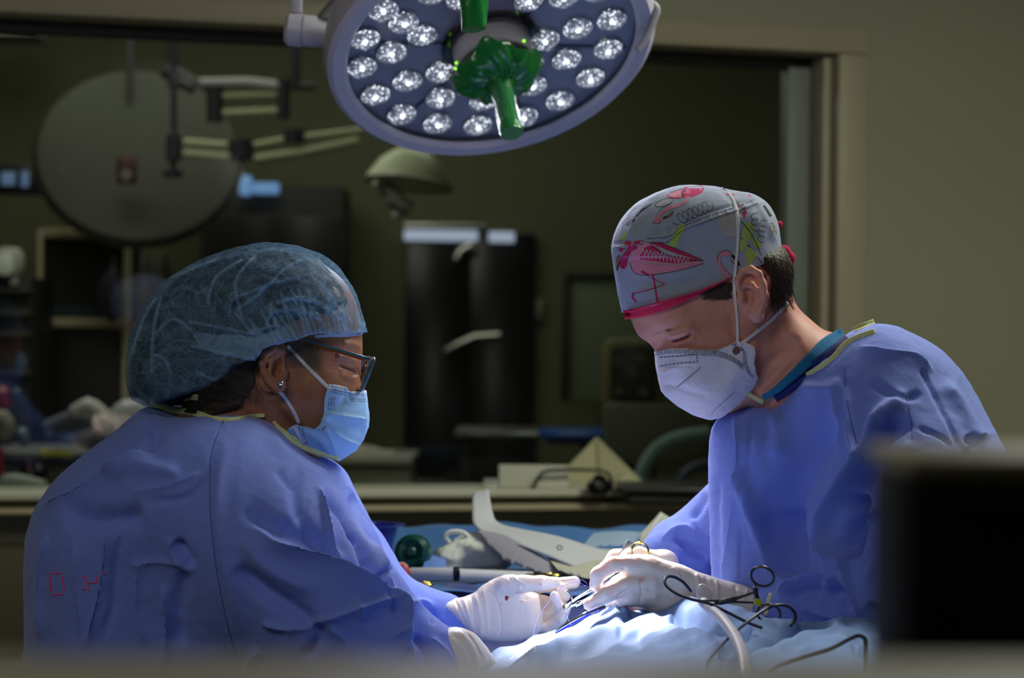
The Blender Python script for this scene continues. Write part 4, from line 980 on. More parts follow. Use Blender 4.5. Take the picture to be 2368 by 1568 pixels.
# tube, syringe barrel, instruments
t = empty('suction_tube', P(1040, 1330, 3.66), 'thick translucent grey tube with one black ring lying before the gauze', 'tube')
tube_m = mat('frosted_tube', srgb(205, 203, 206), 0.35, sss=0.0)
mb = MB(); mb.tube([P(945, 1330, 3.66), P(952, 1329, 3.66), P(1050, 1329, 3.66)], [.008, .0108, .0112], 24); mb.build('barrel', tube_m, t)
mb = MB(); mb.tube([P(1049, 1329, 3.66), P(1061, 1329, 3.66)], 0.0122, 24); mb.build('black_ring', dark_m, t)
mb = MB(); mb.tube([P(1060, 1331, 3.66), P(1180, 1335, 3.68), P(1230, 1336, 3.69)], [.0108, .0100, .0096], 24); mb.build('barrel_end', tube_m, t)
t = empty('metal_rod', P(1030, 1347, 3.60), 'thin bright steel rod lying along the front of the table', 'rod')
mb = MB(); mb.tube([P(975, 1349, 3.60), P(1095, 1344, 3.60)], 0.0013, 8); mb.build('shaft', mat('bright_steel', (0.7, 0.66, 0.6), 0.15, 1.0), t)
mb = MB(); mb.tube([P(1082, 1345, 3.60), P(1098, 1344, 3.60)], 0.002, 8); mb.build('tip', MATS['bright_steel'], t)
gold_m = mat('gold_plating', (0.75, 0.52, 0.12), 0.18, 1.0)
def scissors(name, label, a, ang, Y, L_=0.1, ringr=0.012, mt=steel_m, ring=None):
    t = empty(name, P(a[0], a[1], Y), label, 'instrument')
    c = on_table(a[0], a[1], 0.006)
    ca, sa = math.cos(ang), math.sin(ang)
    for sgn in (1, -1):
        e = c + Vector((ca * L_ + sgn * sa * .012, sa * L_ - sgn * ca * .012, 0)); b_ = c - Vector((ca * L_ * .5 + sgn * sa * .006, sa * L_ * .5 - sgn * ca * .006, 0))
        mb = MB(); mb.tube([b_, c + Vector((0, 0, .002 * sgn)), e], [.001, .003, .0022], 8); mb.build('shank', mt, t)
        rc = e + Vector((ca, sa, 0)) * ringr
        mb = MB(); mb.tube([rc + Vector((math.cos(k) * ringr, math.sin(k) * ringr, 0.002)) for k in np.linspace(0, 2 * PI, 24, endpoint=False)], .0022, 8, closed=True); mb.build('finger_ring', ring or mt, t)
    mb = MB(); mb.lathe([(0, .005), (.003, .004), (.003, -.004), (0, -.005)], Matrix.Translation(c), 12); mb.build('pivot', mt, t)
    return t
scissors('haemostat', 'steel ring-handled clamp lying between the gauze and the palm', (1150, 1322), 0.15, 3.7)
scissors('haemostat', 'dark steel scissors partly under the paper wrapper', (1215, 1330), 2.7, 3.68, mt=mat('dark_steel', (0.12, 0.12, 0.14), 0.25, 1.0))
scissors('gold_ringed_scissors', 'gold ringed scissors peeping out left of the suction tube', (925, 1353), 0.1, 3.6, L_=.03, ringr=.008, mt=gold_m)
scissors('gold_ringed_needle_holder', 'gold ringed instrument just above the raised glove', (1222, 1333), 0.4, 3.62, L_=.03, ringr=.008, mt=gold_m)
t = empty('stained_swab', P(930, 1315, 3.66), 'small gauze swab stained red beside the green bulb', 'swab')
Fd = Field((905, 1295, 965, 1350), 3.66, -0.03, 0.03, 0.0016)
Fd.ell((925, 1312, 0), (.015, .012, .009), 0); Fd.ell((935, 1328, 0), (.016, .014, .010), .004); Fd.ell((914, 1320, 0), (.01, .01, .012), .004)
g = Fd.nets().smooth(1).crumple(0.0022, 220, 5)
g.obj('swab_body', mat('bloody_gauze', srgb(225, 215, 210), 0.7, var=(55, 1.0, srgb(190, 30, 40))), t)
t = empty('blue_wrap', P(1015, 1300, 3.84), 'bright blue wrap scrap lying between the green bulb and the gauze', 'wrap')
ribbon('scrap', [(988, 1282, 3.86), (1010, 1276, 3.87), (1034, 1280, 3.87)], [(976, 1318, 3.72), (1005, 1318, 3.72), (1030, 1316, 3.73)], mat('bright_blue_wrap', srgb(110, 150, 235), 0.5), t, bow=.004)
# navy towel at the near edge
towel_m = mat('navy_towel', srgb(36, 52, 120), 0.95, bump=[('noise', 500, 0.5, 0.002), ('noise', 60, .3, .004)], sheen=0.4)
t = empty('navy_towel', P(1020, 1380, 3.5), 'navy blue cotton towel along the near edge of the instrument table', 'towel')
def ftow(X, Y):
    k = (Y - 3.34) / 0.26
    top = P(1000, 1353, 3.6).z
    return top - 0.004 - 0.20 * np.clip(1 - k, 0, 1) ** 1.6 + 0.006 * np.sin(X * 30 + 4 * np.sin(Y * 12)) * (0.4 + k) * .6 + 0.003 * np.sin(X * 71 - Y * 40)
heightgrid('cloth', -0.27, 0.22, 3.37, 3.60, ftow, 160, 60, towel_m, t, 0.004)
# ================================================================= MATERIALS OF THE PEOPLE
gown_m = mat('gown_blue', srgb(116, 138, 226), 0.72, spec=0.3, bump=[('weave', 2300, 0.32, 0.0008), ('noise', 28, 0.25, 0.006)], var=(9, 0.35, srgb(108, 130, 216)), sheen=0.25)
bind_m = mat('gown_binding', srgb(205, 210, 150), 0.75, bump=[('noise', 420, 0.5, 0.001)])
skin_w = mat('skin_brown', srgb(168, 114, 84), 0.45, bump=[('noise', 900, 0.25, 0.0006), ('noise', 130, 0.15, 0.001)], var=(38, 0.6, srgb(142, 90, 66)), sss=0.08)
skin_m = mat('skin_fair', srgb(214, 152, 134), 0.5, bump=[('noise', 900, 0.2, 0.0005), ('noise', 120, 0.12, 0.001)], var=(30, 0.55, srgb(198, 124, 108)), sss=0.10)
glove_m = mat('latex_glove', srgb(238, 226, 212), 0.38, spec=0.5, bump=[('noise', 160, 0.22, 0.0016), ('noise', 40, .2, .003)], sss=0.22, var=(25, 0.35, srgb(234, 214, 200)))
hair_dk = mat('hair_dark', (0.012, 0.009, 0.008), 0.55, bump=('noise', 300, 0.6, 0.003))
hair_br = mat('hair_brown', (0.035, 0.022, 0.014), 0.5, bump=('noise', 300, 0.6, 0.003))
hair_gr = mat('hair_grey_wisp', (0.22, 0.18, 0.15), 0.45)
strap_m = mat('elastic_white', srgb(222, 220, 226), 0.65, bump=('noise', 600, 0.3, 0.0005))
seam_m = mat('gown_seam', srgb(66, 86, 168), 0.7)
blood_m = mat('blood', (0.28, 0.008, 0.01), 0.25); blood_pale = mat('blood_smear', srgb(230, 186, 172), 0.4)
def hairs(name, roots, mt, parent, r=0.00025, n=5):
    """many thin hairs; roots: list of control point lists in world space"""
    mb = MB()
    for pts in roots:
        s_ = spline(pts, 4)
        mb.tube(s_, [r * (1 - 0.6 * i / len(s_)) for i in range(len(s_))], 4, caps=False)
    return mb.build(name, mt, parent, sharp=0)
def person(name, label, px, Y): return empty(name, Vector((P(px, 1500, Y).x, Y, 0)), label, 'person')
shoe_m = mat('clog_grey', (0.06, 0.06, 0.07), 0.5); trouser_m = mat('scrub_trouser', srgb(20, 70, 110), 0.8)
def lower_body(par, cx, cy, z0, hx, hy, face):
    """gown skirt, trousers and shoes below the frame; z0 top height, face +1 right, -1 left"""
    mb = MB(); n = 40; rings = []
    for z, s_ in ((z0, 1.0), (z0 - .2, 1.0), (0.75, 1.02), (0.5, 1.06), (0.36, 1.09)):
        rings.append([mb.bm.verts.new((cx + hx * s_ * math.cos(a) * (1 + .03 * math.sin(7 * a)), cy + hy * s_ * math.sin(a) * (1 + .03 * math.sin(6 * a + 1)), z)) for a in np.linspace(0, 2 * PI, n, endpoint=False)])
    for A, B in zip(rings, rings[1:]):
        for j in range(n): mb.bm.faces.new((A[j], A[(j + 1) % n], B[(j + 1) % n], B[j]))
    mb.bm.faces.new(rings[0]); mb.build('gown_skirt', gown_m, par)
    for s_ in (-1, 1):
        y = cy + s_ * 0.10
        mb = MB(); mb.tube([(cx, y, 0.9), (cx + .01 * face, y, 0.5), (cx - .01 * face, y, 0.10)], [.085, .065, .055], 20); mb.build('trouser_leg', trouser_m, par)
        mb = MB(); mb.tube([(cx - .07 * face, y, .045), (cx - .02 * face, y, .055), (cx + .07 * face, y, .045), (cx + .15 * face, y, .036), (cx + .18 * face, y, .033)], [.030, .042, .044, .036, .015], 18)
        for vv in mb.bm.verts: vv.co.z = max(vv.co.z, 0.001)
        mb.build('shoe', shoe_m, par)

# ================================================================= LEFT OPERATOR
wo = person('person', 'person at left in blue bouffant cap, glasses and pleated mask, looking down at the hands', 420, 3.12)
YW = 3.10
FW = [(838, 800), (832, 730), (800, 655), (740, 607), (660, 582), (570, 587), (490, 622), (440, 690), (420, 780), (430, 860), (465, 930), (540, 975), (620, 992), (680, 1004), (735, 1036), (785, 1054), (815, 1038), (832, 1010), (838, 985), (836, 960), (845, 930), (847, 915), (840, 890), (833, 850), (838, 825)]
def Wface(px, py): return 0.074 - 0.016 * np.clip((py - 860) / 180, 0, 1) - 0.006 * np.clip((px - 760) / 80, 0, 1)
Fd = Field((395, 575, 860, 1190), YW, -0.115, 0.10, 0.0014)
Fd.inflate(FW, 0.055, Wface, blur=5)
Fd.inflate([(455, 860), (420, 950), (370, 1010), (350, 1190), (730, 1190), (745, 1100), (700, 1010), (640, 950), (560, 880)], 0.05, 0.060, k=0.03, blur=6)
# ear
Fd.ell((632, 848, -0.077), (0.0150, 0.0070, 0.0330), 0.004, rot=-0.30)
Fd.chain([(650, 812, -0.082, .0035), (632, 806, -0.086, .0040), (614, 820, -0.090, .0040), (606, 840, -0.092, .0040), (610, 862, -0.091, .0040), (622, 882, -0.089, .0044), (636, 895, -0.086, .0060)], 0.002)
Fd.ell((644, 889, -0.085), (0.0095, 0.0055, 0.0105), 0.004)
Fd.chain([(636, 818, -0.085, .0028), (625, 836, -0.088, .0028), (626, 858, -0.087, .0030), (637, 872, -0.086, .0038)], 0.003)
Fd.ell((642, 848, -0.088), (0.0072, 0.0120, 0.0140), 0.002, sub=True, rot=-0.2)
Fd.ell((656, 858, -0.080), (0.0050, 0.0052, 0.0070), 0.004)
body_w = Fd.nets().smooth(1)
body_w.sculpt([
    ([(775, 822), (800, 826), (826, 838)], 9, 3.2), ([(782, 845), (800, 851), (820, 858)], 3.2, -2.6), ([(770, 812), (800, 812), (828, 822)], 7, -1.8),
    ([(790, 795), (815, 796), (836, 806)], 9, 2.4), ([(785, 866), (805, 872), (825, 880)], 8, 1.6), ([(822, 850), (826, 870)], 8, -3.5),
    ([(762, 838), (778, 836)], 1.8, -.8), ([(762, 846), (780, 846)], 1.8, -.8), ([(764, 856), (782, 854)], 1.8, -.7), ([(776, 828), (800, 830), (815, 836)], 1.6, -.8), ([(785, 870), (798, 885)], 2.5, -.8),
    ([(700, 880), (735, 905), (770, 930)], 26, 3.0), ([(596, 850), (604, 884), (630, 908)], 4, -4.0, 'f'), ([(662, 820), (666, 860), (664, 885)], 4, -2.0), ([(640, 930), (690, 975), (720, 1000)], 16, 2.0), ([(630, 925), (650, 960), (690, 1000)], 12, -2.5),
    ([(700, 800), (730, 830)], 22, -2.0), ([(520, 900), (560, 960)], 14, -1.5), ([(664, 815), (668, 860)], 5, -2.0),
    ([(480, 985), (540, 975), (590, 970)], 3, -1.0), ([(500, 1000), (560, 992)], 3, -1.0)])
bo = body_w.obj('body', skin_w, wo); bvW = body_w.bvh()
# hair: bulk under the cap and the cropped nape
Fd = Field((300, 562, 860, 960), YW, -0.105, 0.105, 0.003)
Fd.inflate([(822, 752), (814, 700), (792, 648), (745, 602), (680, 577), (600, 570), (540, 583), (470, 608), (395, 655), (345, 715), (318, 790), (310, 850), (325, 905), (365, 935), (450, 935), (560, 880), (680, 795), (760, 768)], 0.050, 0.0915, blur=3)
hm = Fd.nets().smooth(1).crumple(0.004, 60, 8)
hm.obj('hair', hair_dk, wo)
Fd = Field((400, 820, 640, 990), YW, -0.09, 0.09, 0.0018)
Fd.inflate(FW, 0.055, lambda a, b: Wface(a, b) + 0.0045, blur=5, clip=[(380, 830), (620, 830), (606, 850), (604, 880), (590, 905), (560, 930), (530, 950), (500, 955), (470, 950), (430, 960), (400, 940)])
Fd.inflate([(455, 860), (420, 950), (370, 1010), (350, 1190), (730, 1190), (745, 1100), (700, 1010), (640, 950), (560, 880)], 0.05, 0.0650, blur=6, k=.03, clip=[(380, 830), (600, 850), (590, 890), (560, 925), (530, 945), (500, 955), (460, 955), (410, 940)])
Fd.nets().smooth(1).crumple(0.0012, 260, 9).obj('nape_hair', hair_br, wo)
rts = []
for _ in range(150):
    x = 560 + 50 * rng.random() * (1 if rng.random() < .6 else -1); y = 885 + 45 * rng.random()
    h = cast([bvW], x, y)
    if h is None: continue
    a = h[0] + h[1] * 0.001; an = rng.uniform(0.3, 1.4)
    rts.append([a, a + Vector((-.004 * math.cos(an), -.0012, -.004 * math.sin(an))), a + Vector((-.009 * math.cos(an + .5), -.0008, -.008 * math.sin(an + .5)))])
hairs('nape_wisps', rts, mat('hair_wisp_brown', (0.05, 0.035, 0.028), 0.5), wo, 0.00022)
rts = []
for _ in range(330):
    x = rng.uniform(668, 738); y = rng.uniform(785, 835) + (x - 700) * .25
    h = cast([bvW], x, y)
    if h is None: continue
    a = h[0] + h[1] * 0.0006; L_ = rng.uniform(0.008, 0.018); an = rng.uniform(-.9, .4)
    pts = [a]
    for k in range(1, 7):
        th = an - k * rng.uniform(.45, .75)
        pts.append(pts[-1] + Vector((math.cos(th) * L_ / 5, -.0006 - .0004 * (k < 3), math.sin(th) * L_ / 5)))
    rts.append(pts)
hairs('temple_curls', rts, mat('hair_temple', (0.20, 0.155, 0.12), 0.45), wo, 0.0003)
# lashes and brow
rts = []
for k in range(16):
    t = k / 15; h = cast([bvW], 790 + 28 * t, 847 + 10 * t)
    if h: rts.append([h[0], h[0] + Vector((.001 + .002 * t, -.003, -.0015)), h[0] + Vector((.003 + .003 * t, -.0045, -.0035))])
hairs('eyelashes', rts, hair_dk, wo, 0.0003)
rts = []
for k in range(60):
    t = rng.random(); h = cast([bvW], 800 + 34 * t, 796 + 8 * t + rng.uniform(-4, 4))
    if h: rts.append([h[0], h[0] + Vector((-.002, -.0008, .001)), h[0] + Vector((-.005, -.0008, .0008))])
hairs('eyebrow', rts, hair_dk, wo, 0.00025)
# earring
h = cast([bvW], 648, 887); q0 = h[0] - Vector((0, .0018, 0))
mb = MB(); mb.lathe([(0, 0), (.0036, 0), (.0040, .0012), (.0034, .002), (0, .002)], Matrix.Translation(q0) @ Matrix.Rotation(math.radians(90), 4, 'X'), 20); ring = mb.build('earring', mat('bright_silver', (0.75, 0.72, 0.66), 0.12, 1.0), wo)
mb = MB(); mb.lathe([(0, .0012), (.0016, .0014), (.0027, .0026), (.0018, .0038), (0, .0042)], Matrix.Translation(q0) @ Matrix.Rotation(math.radians(90), 4, 'X'), 8); mb.build('stone', mat('clear_stone', (0.9, 0.9, 0.95), 0.02, trans=0.9, ior=2.2), ring, smooth=False)
# bouffant cap
cap_m = bpy.data.materials.new('bouffant_fabric'); cap_m.use_nodes = True
nt = cap_m.node_tree; nt.nodes.clear(); N = nt.nodes.new; L = nt.links.new
o_ = N('ShaderNodeOutputMaterial'); mx = N('ShaderNodeMixShader'); tr = N('ShaderNodeBsdfTransparent'); df = N('ShaderNodeBsdfDiffuse'); ts = N('ShaderNodeBsdfTranslucent'); ad = N('ShaderNodeMixShader')
df.inputs[0].default_value = (*srgb(150, 190, 228), 1); ts.inputs[0].default_value = (*srgb(130, 178, 222), 1); ad.inputs[0].default_value = 0.35; tr.inputs[0].default_value = (0.86, 0.93, 1.0, 1)
tc = N('ShaderNodeTexCoord'); n1 = N('ShaderNodeTexNoise'); n1.inputs['Scale'].default_value = 22; n1.inputs['Detail'].default_value = 8; n1.inputs['Distortion'].default_value = 2.5
n2 = N('ShaderNodeTexNoise'); n2.inputs['Scale'].default_value = 420; n2.inputs['Detail'].default_value = 3
rp = N('ShaderNodeMapRange'); rp.inputs[1].default_value = 0.3; rp.inputs[2].default_value = 0.7; rp.inputs[3].default_value = 0.12; rp.inputs[4].default_value = 0.40
r2 = N('ShaderNodeMapRange'); r2.inputs[1].default_value = 0.35; r2.inputs[2].default_value = 0.65; r2.inputs[3].default_value = -0.10; r2.inputs[4].default_value = 0.12
at_ = N('ShaderNodeAttribute'); at_.attribute_name = 'tint'
sp = N('ShaderNodeSeparateColor'); s1 = N('ShaderNodeMath'); s2 = N('ShaderNodeMath'); s2.use_clamp = True
bp = N('ShaderNodeBump'); bp.inputs['Strength'].default_value = 0.7; bp.inputs['Distance'].default_value = 0.006
for n_ in (n1, n2): L(tc.outputs['Object'], n_.inputs['Vector'])
L(n1.outputs[0], rp.inputs[0]); L(n2.outputs[0], r2.inputs[0]); L(rp.outputs[0], s1.inputs[0]); L(r2.outputs[0], s1.inputs[1]); L(at_.outputs['Color'], sp.inputs[0]); L(s1.outputs[0], s2.inputs[0]); L(sp.outputs[0], s2.inputs[1])
L(n1.outputs[0], bp.inputs['Height']); L(bp.outputs[0], df.inputs['Normal'])
L(df.outputs[0], ad.inputs[1]); L(ts.outputs[0], ad.inputs[2]); L(s2.outputs[0], mx.inputs[0]); L(tr.outputs[0], mx.inputs[1]); L(ad.outputs[0], mx.inputs[2]); L(mx.outputs[0], o_.inputs[0])
hem = [(838, 771), (800, 775), (760, 774), (726, 778), (704, 788), (680, 792), (655, 798), (628, 806), (607, 834), (588, 835), (556, 846), (532, 872), (492, 893), (450, 906), (400, 925), (350, 940)]
Fd = Field((284, 552, 846, 950), YW, -0.125, 0.125, 0.0018)
Fd.inflate([(846, 815), (839, 725), (813, 652), (762, 597), (690, 566), (600, 559), (500, 584), (400, 632), (338, 700), (300, 780), (288, 860), (298, 915), (335, 965), (430, 1010), (600, 980), (760, 900)], 0.075, lambda px, py: 0.106 - 0.008 * np.clip((px - 640) / 180, 0, 1), blur=3,
           clip=hem + [(300, 925), (270, 850), (270, 500), (900, 500), (900, 771)], clips=False)
cw_ = Fd.nets().smooth(1)
capst = []
for k in range(30):                                          # gathers running up from the front and side elastic
    t = k / 29; i = t * 8; a = np.array(hem[int(i)]) * (1 - i % 1) + np.array(hem[min(int(i) + 1, 15)]) * (i % 1)
    L_ = rng.uniform(40, 120); an = math.radians(95 + 22 * t * 2 + rng.uniform(-14, 14)); b_ = a + L_ * np.array([math.cos(an), -math.sin(an)])
    capst.append(([tuple(a), tuple((a + b_) / 2 + rng.uniform(-8, 8, 2)), tuple(b_)], rng.uniform(3, 5), rng.uniform(1.5, 3.2), 'r'))
folds = [[(560, 735), (545, 650), (590, 590)], [(480, 700), (500, 640), (560, 600)], [(440, 745), (520, 760), (600, 775), (640, 770)], [(445, 800), (500, 815), (600, 833)], [(546, 726), (575, 760), (590, 780)], [(580, 770), (630, 755), (655, 760)], [(530, 730), (535, 700), (545, 690), (620, 660), (700, 640), (730, 630)], [(550, 715), (600, 680), (660, 620), (700, 600)], [(640, 700), (700, 690), (760, 720), (800, 760)], [(720, 640), (760, 680), (790, 730), (800, 768)], [(350, 860), (355, 760), (372, 690)], [(300, 830), (330, 740), (360, 690)], [(355, 820), (380, 830), (395, 860)], [(360, 770), (400, 740), (440, 760)], [(570, 590), (640, 575), (720, 600)], [(400, 640), (500, 600), (590, 580)], [(455, 860), (500, 880), (530, 870)], [(620, 740), (640, 720), (700, 720), (740, 740)], [(660, 690), (740, 700), (800, 740)]]
for f_ in folds: capst.append((f_, 4.5, rng.uniform(2.5, 4), 'r')); capst.append(([(x + 7, y + 7) for x, y in f_], 8, -1.6))
for _ in range(55):
    x, y = rng.uniform(330, 790), rng.uniform(600, 850); an = rng.uniform(0, PI); L_ = rng.uniform(20, 60)
    capst.append(([(x, y), (x + L_ * .5 * math.cos(an) + rng.uniform(-6, 6), y - L_ * .5 * math.sin(an)), (x + L_ * math.cos(an), y - L_ * math.sin(an))], rng.uniform(2.5, 4), rng.uniform(-1.6, 2.4), 'r'))
cw_.crumple(0.0022, 34, 21); cw_.sculpt(capst)
co = cw_.obj('bouffant_cap', cap_m, wo)
ppx, ppy = proj(cw_.v)                                       # doubled cloth (the turned-up flap, the creases, the gathered hem) is denser
den = np.zeros(len(cw_.v))
def near_line(pts, w, px=ppx, py=ppy):
    pts = spline(pts, 5) if len(pts) > 2 else np.array(pts, float); b = np.full(len(px), 1e9)
    for a, c in zip(pts[:-1], pts[1:]):
        e = c - a; t = np.clip(((px - a[0]) * e[0] + (py - a[1]) * e[1]) / (e @ e + 1e-9), 0, 1); b = np.minimum(b, (px - a[0] - t * e[0]) ** 2 + (py - a[1] - t * e[1]) ** 2)
    return np.exp(-b / w ** 2)
side = (cw_.v[:, 1] < YW)
den += 0.42 * (poly_sdf(ppx, ppy, [(442, 768), (520, 775), (610, 778), (642, 762), (668, 788), (655, 800), (628, 808), (607, 836), (588, 836), (500, 820), (460, 800)]) < 0) * side
for f_ in folds: den += 0.42 * near_line(f_, 3.2) * side
for c_ in capst[:30]: den += 0.34 * near_line(c_[0], 3) * side
den += 0.35 * near_line(hem[:5], 9)
a_ = cw_.me.color_attributes.new('tint', 'FLOAT_COLOR', 'POINT'); den += .16 * (1 - np.abs(np.sin(ppx * .045 + ppy * .08 + 2.2 * np.sin(ppy * .031) + 1.5 * np.sin(ppx * .05)))) ** 5; den = np.clip(den, 0, .6)
a_.data.foreach_set('color', np.stack([den, den, den, np.ones_like(den)], 1).astype(np.float32).ravel())
bvCap = cw_.bvh()
band('cap_elastic', [(838, 771), (800, 776), (760, 776), (728, 779)], 7, [bvCap, bvW], mat('cap_elastic', srgb(200, 205, 225), 0.7), wo, off=0.001, crimp=0.0006, step=4)
# mask
mask_m = mat('mask_blue', srgb(158, 200, 240), 0.65, bump=[('weave', 2600, 0.25, 0.0005), ('noise', 30, 0.2, 0.004)])
mask_w = mat('mask_edge_white', srgb(212, 214, 236), 0.65)
dark_st = mat('stitch_dark', (0.02, 0.02, 0.04), 0.6)
Fd = Field((660, 875, 862, 1075), YW, -0.10, 0.10, 0.0013)
mk = [(770, 884), (811, 894), (813, 903), (845, 903), (849, 930), (853, 962), (851, 988), (841, 1018), (822, 1044), (787, 1066), (745, 1054), (700, 1030), (676, 1004), (673, 989), (692, 979), (720, 983), (738, 988), (752, 974), (757, 955), (758, 930), (762, 908)]
Fd.inflate([(820, 820), (846, 880), (856, 930), (861, 965), (858, 992), (846, 1026), (824, 1052), (787, 1072), (735, 1062), (670, 1030), (600, 1010), (560, 930), (600, 850)], 0.050, lambda a, b: Wface(a, b) + 0.0065, blur=4, clip=mk, clips=False)
mm = Fd.nets().smooth(1)
mm.sculpt([([(758, 955), (800, 962), (852, 970)], 7, 4, 's'), ([(752, 976), (790, 1010), (835, 1030)], 8, 4, 's'), ([(748, 985), (765, 1015), (782, 1060)], 8, 4, 's'), ([(765, 940), (790, 935), (806, 905)], 7, -2.5), ([(750, 978), (756, 955)], 6, 3), ([(760, 975), (810, 985), (848, 1005)], 14, -2.5), ([(700, 990), (740, 1020), (770, 1050)], 10, 2), ([(810, 900), (812, 930)], 3, -2)])
mm.crumple(0.0008, 90, 4)
mo = mm.obj('surgical_mask', mask_m, wo); bvM = mm.bvh()
band('mask_top_edge', [(769, 893), (812, 902)], 16, [bvM], mask_w, wo, off=.0008, step=4); band('mask_top_edge', [(813, 910), (846, 910)], 14, [bvM], mask_w, wo, off=.0008, step=4)
band('mask_corner', [(684, 985), (690, 1000), (706, 1024)], 15, [bvM], mask_w, wo, off=.0008, step=4)
pr = Print([bvM], 0.0018)
for dy in (0, 8, 14): pr.dash([(770, 893 + dy), (809, 902 + dy)], 1.6, 0, 3, 2.4)
for dy in (9, 20, 25): pr.dash([(813, 903 + dy), (847, 903 + dy)], 1.6, 0, 3, 2.4)
for dx in (0, 6, 12): pr.dash([(763 + dx, 918), (760 + dx, 935), (760 + dx, 950)], 3.2, 0, 1.6, 3.0)
for d in (0, 6): pr.dash([(690 + d * 1.4, 986), (693 + d * 1.2, 1000), (704 + d, 1024)], 1.6, 0, 3, 2.4)
pr.dash([(700, 986), (722, 990), (742, 994), (754, 984)], 5, 0, 1.5, 3.4)
pr.build('mask_stitching', [dark_st], wo)
band('ear_loop', [(665, 800), (690, 826), (720, 858), (764, 902)], 8, [bvW, bvM, bvCap], strap_m, wo, off=.0038, thick=.001)
band('ear_loop', [(645, 903), (660, 922), (678, 950), (692, 980)], 8, [bvW, bvM], strap_m, wo, off=.0015, thick=.001)
# glasses (front turned a little away from the camera)
gl_top = mat('glasses_teal', (0.04, 0.14, 0.18), 0.2, coat=.5); gl_amb = mat('glasses_amber', (0.28, 0.07, 0.008), 0.15, trans=0.35, coat=.5)
gg = []
g = bpy.data.objects.new('glasses', None); COL.objects.link(g); g.parent = wo; g.matrix_basis = wm(wo).inverted() @ Matrix.Translation(P(845, 830, YW - .07)); g.empty_display_size = .02
hx = P(848, 828, YW - 0.066); h0 = P(703, 786, YW - 0.0795)
def bar2(name, pts, hh, ww, mt, par):
    mb = MB()
    for a, b in zip(pts[:-1], pts[1:]):
        a, b = Vector(a), Vector(b); d = b - a; R_ = Matrix((d.normalized(), Vector((0, 1, 0)), d.normalized().cross(Vector((0, 1, 0))))).transposed()
        mb.box((a + b) / 2, (d.length + 0.0006, ww, hh), R_, min(hh, ww) * .25)
    return mb.build(name, mt, par)
dn = Vector((0.012, 0, -0.042)).normalized()
tw = (hx - h0).normalized(); pn = tw.cross(Vector((0, 1, 0))).normalized()
bar2('temple_arm', [h0, hx], 0.0032, 0.0026, gl_top, g)
bar2('temple_lining', [h0 + pn * -0.0028, hx + pn * -0.0028] if pn.z > 0 else [h0 + pn * .0028, hx + pn * .0028], 0.0034, 0.0024, gl_amb, g)
ctr = P(836, 866, YW); LA = Vector((math.sin(0.16), -math.cos(0.16), 0)); DN = (P(823, 905, YW) - P(852, 828, YW)).normalized()
lensm = bpy.data.materials.new('lens_glass'); lensm.use_nodes = True
nt2 = lensm.node_tree; nt2.nodes.clear(); o2 = nt2.nodes.new('ShaderNodeOutputMaterial'); m2 = nt2.nodes.new('ShaderNodeMixShader'); t2 = nt2.nodes.new('ShaderNodeBsdfTransparent'); g2 = nt2.nodes.new('ShaderNodeBsdfGlossy'); g2.inputs['Roughness'].default_value = .02; m2.inputs[0].default_value = .08
nt2.links.new(t2.outputs[0], m2.inputs[1]); nt2.links.new(g2.outputs[0], m2.inputs[2]); nt2.links.new(m2.outputs[0], o2.inputs[0])
for sg in (1, -1):
    out = []; inn = []
    base = ctr - DN * 0.0 + Vector((0.002, 0, 0))
    c = base + LA * (0.038 * sg)
    sh = [(-.027, -.021), (.0, -.023), (.027, -.021), (.028, -.008), (.025, .012), (.014, .020), (0, .021), (-.014, .020), (-.025, .012), (-.028, -.008)]
    pts = spline([c + LA * (a * sg) + DN * b_ for a, b_ in sh], 5, True)
    mb = MB(); mb.tube(pts, 0.0021, 8, closed=True); mb.build('rim', gl_top, g)
    pts2 = spline([c + LA * (a * sg * .95) + DN * (b_ * .95) + Vector((-.0018, 0, 0.0005)) for a, b_ in sh], 5, True)
    mb = MB(); mb.tube(pts2, 0.0016, 8, closed=True); mb.build('rim_lining', gl_amb, g)
    mb = MB(); mb.bm.faces.new([mb.bm.verts.new(p) for p in spline([c + LA * (a * sg * .96) + DN * (b_ * .96) for a, b_ in sh], 5, True)]); mb.build('lens', lensm, g, smooth=False)
mb = MB(); mb.tube([base + LA * .011 - DN * .010, base - DN * .012 + Vector((.003, 0, 0)), base - LA * .011 - DN * .010], .0019, 8); mb.build('bridge', gl_top, g)
mb = MB(); mb.box(P(850, 829, YW - .067), (.006, .003, .005), None, .0008); mb.build('hinge', gl_top, g)
# gown
YG = 3.12
GW = [(345, 930), (385, 945), (440, 962), (520, 970), (590, 965), (620, 962), (650, 985), (690, 1020), (730, 1048), (775, 1064), (792, 1075), (820, 1120), (852, 1190), (880, 1250), (900, 1290), (920, 1335), (940, 1390), (958, 1440), (962, 1500), (960, 1600), (960, 1720), (66, 1720), (64, 1500), (63, 1330), (64, 1250), (78, 1190), (100, 1145), (150, 1085), (235, 1015), (300, 968)]
Fd = Field((50, 925, 1090, 1700), YG, -0.30, 0.24, 0.0027)
Fd.inflate(GW, 0.14, lambda px, py: 0.205 - 0.06 * np.clip((px - 700) / 260, 0, 1), blur=5)
Fd.chain([(500, 1150, -.13, .085), (640, 1290, -.165, .088), (775, 1430, -.185, .086)], 0.09, kk=.05)
Fd.chain([(775, 1430, -.185, .086), (880, 1500, -.20, .062), (985, 1536, -.205, .0455), (1030, 1585, -.205, .038)], 0.05, kk=.03)
Fd.chain([(800, 1330, .10, .07), (900, 1420, .12, .052), (985, 1438, .10, .042), (1030, 1434, .09, .034)], 0.05, kk=.02)
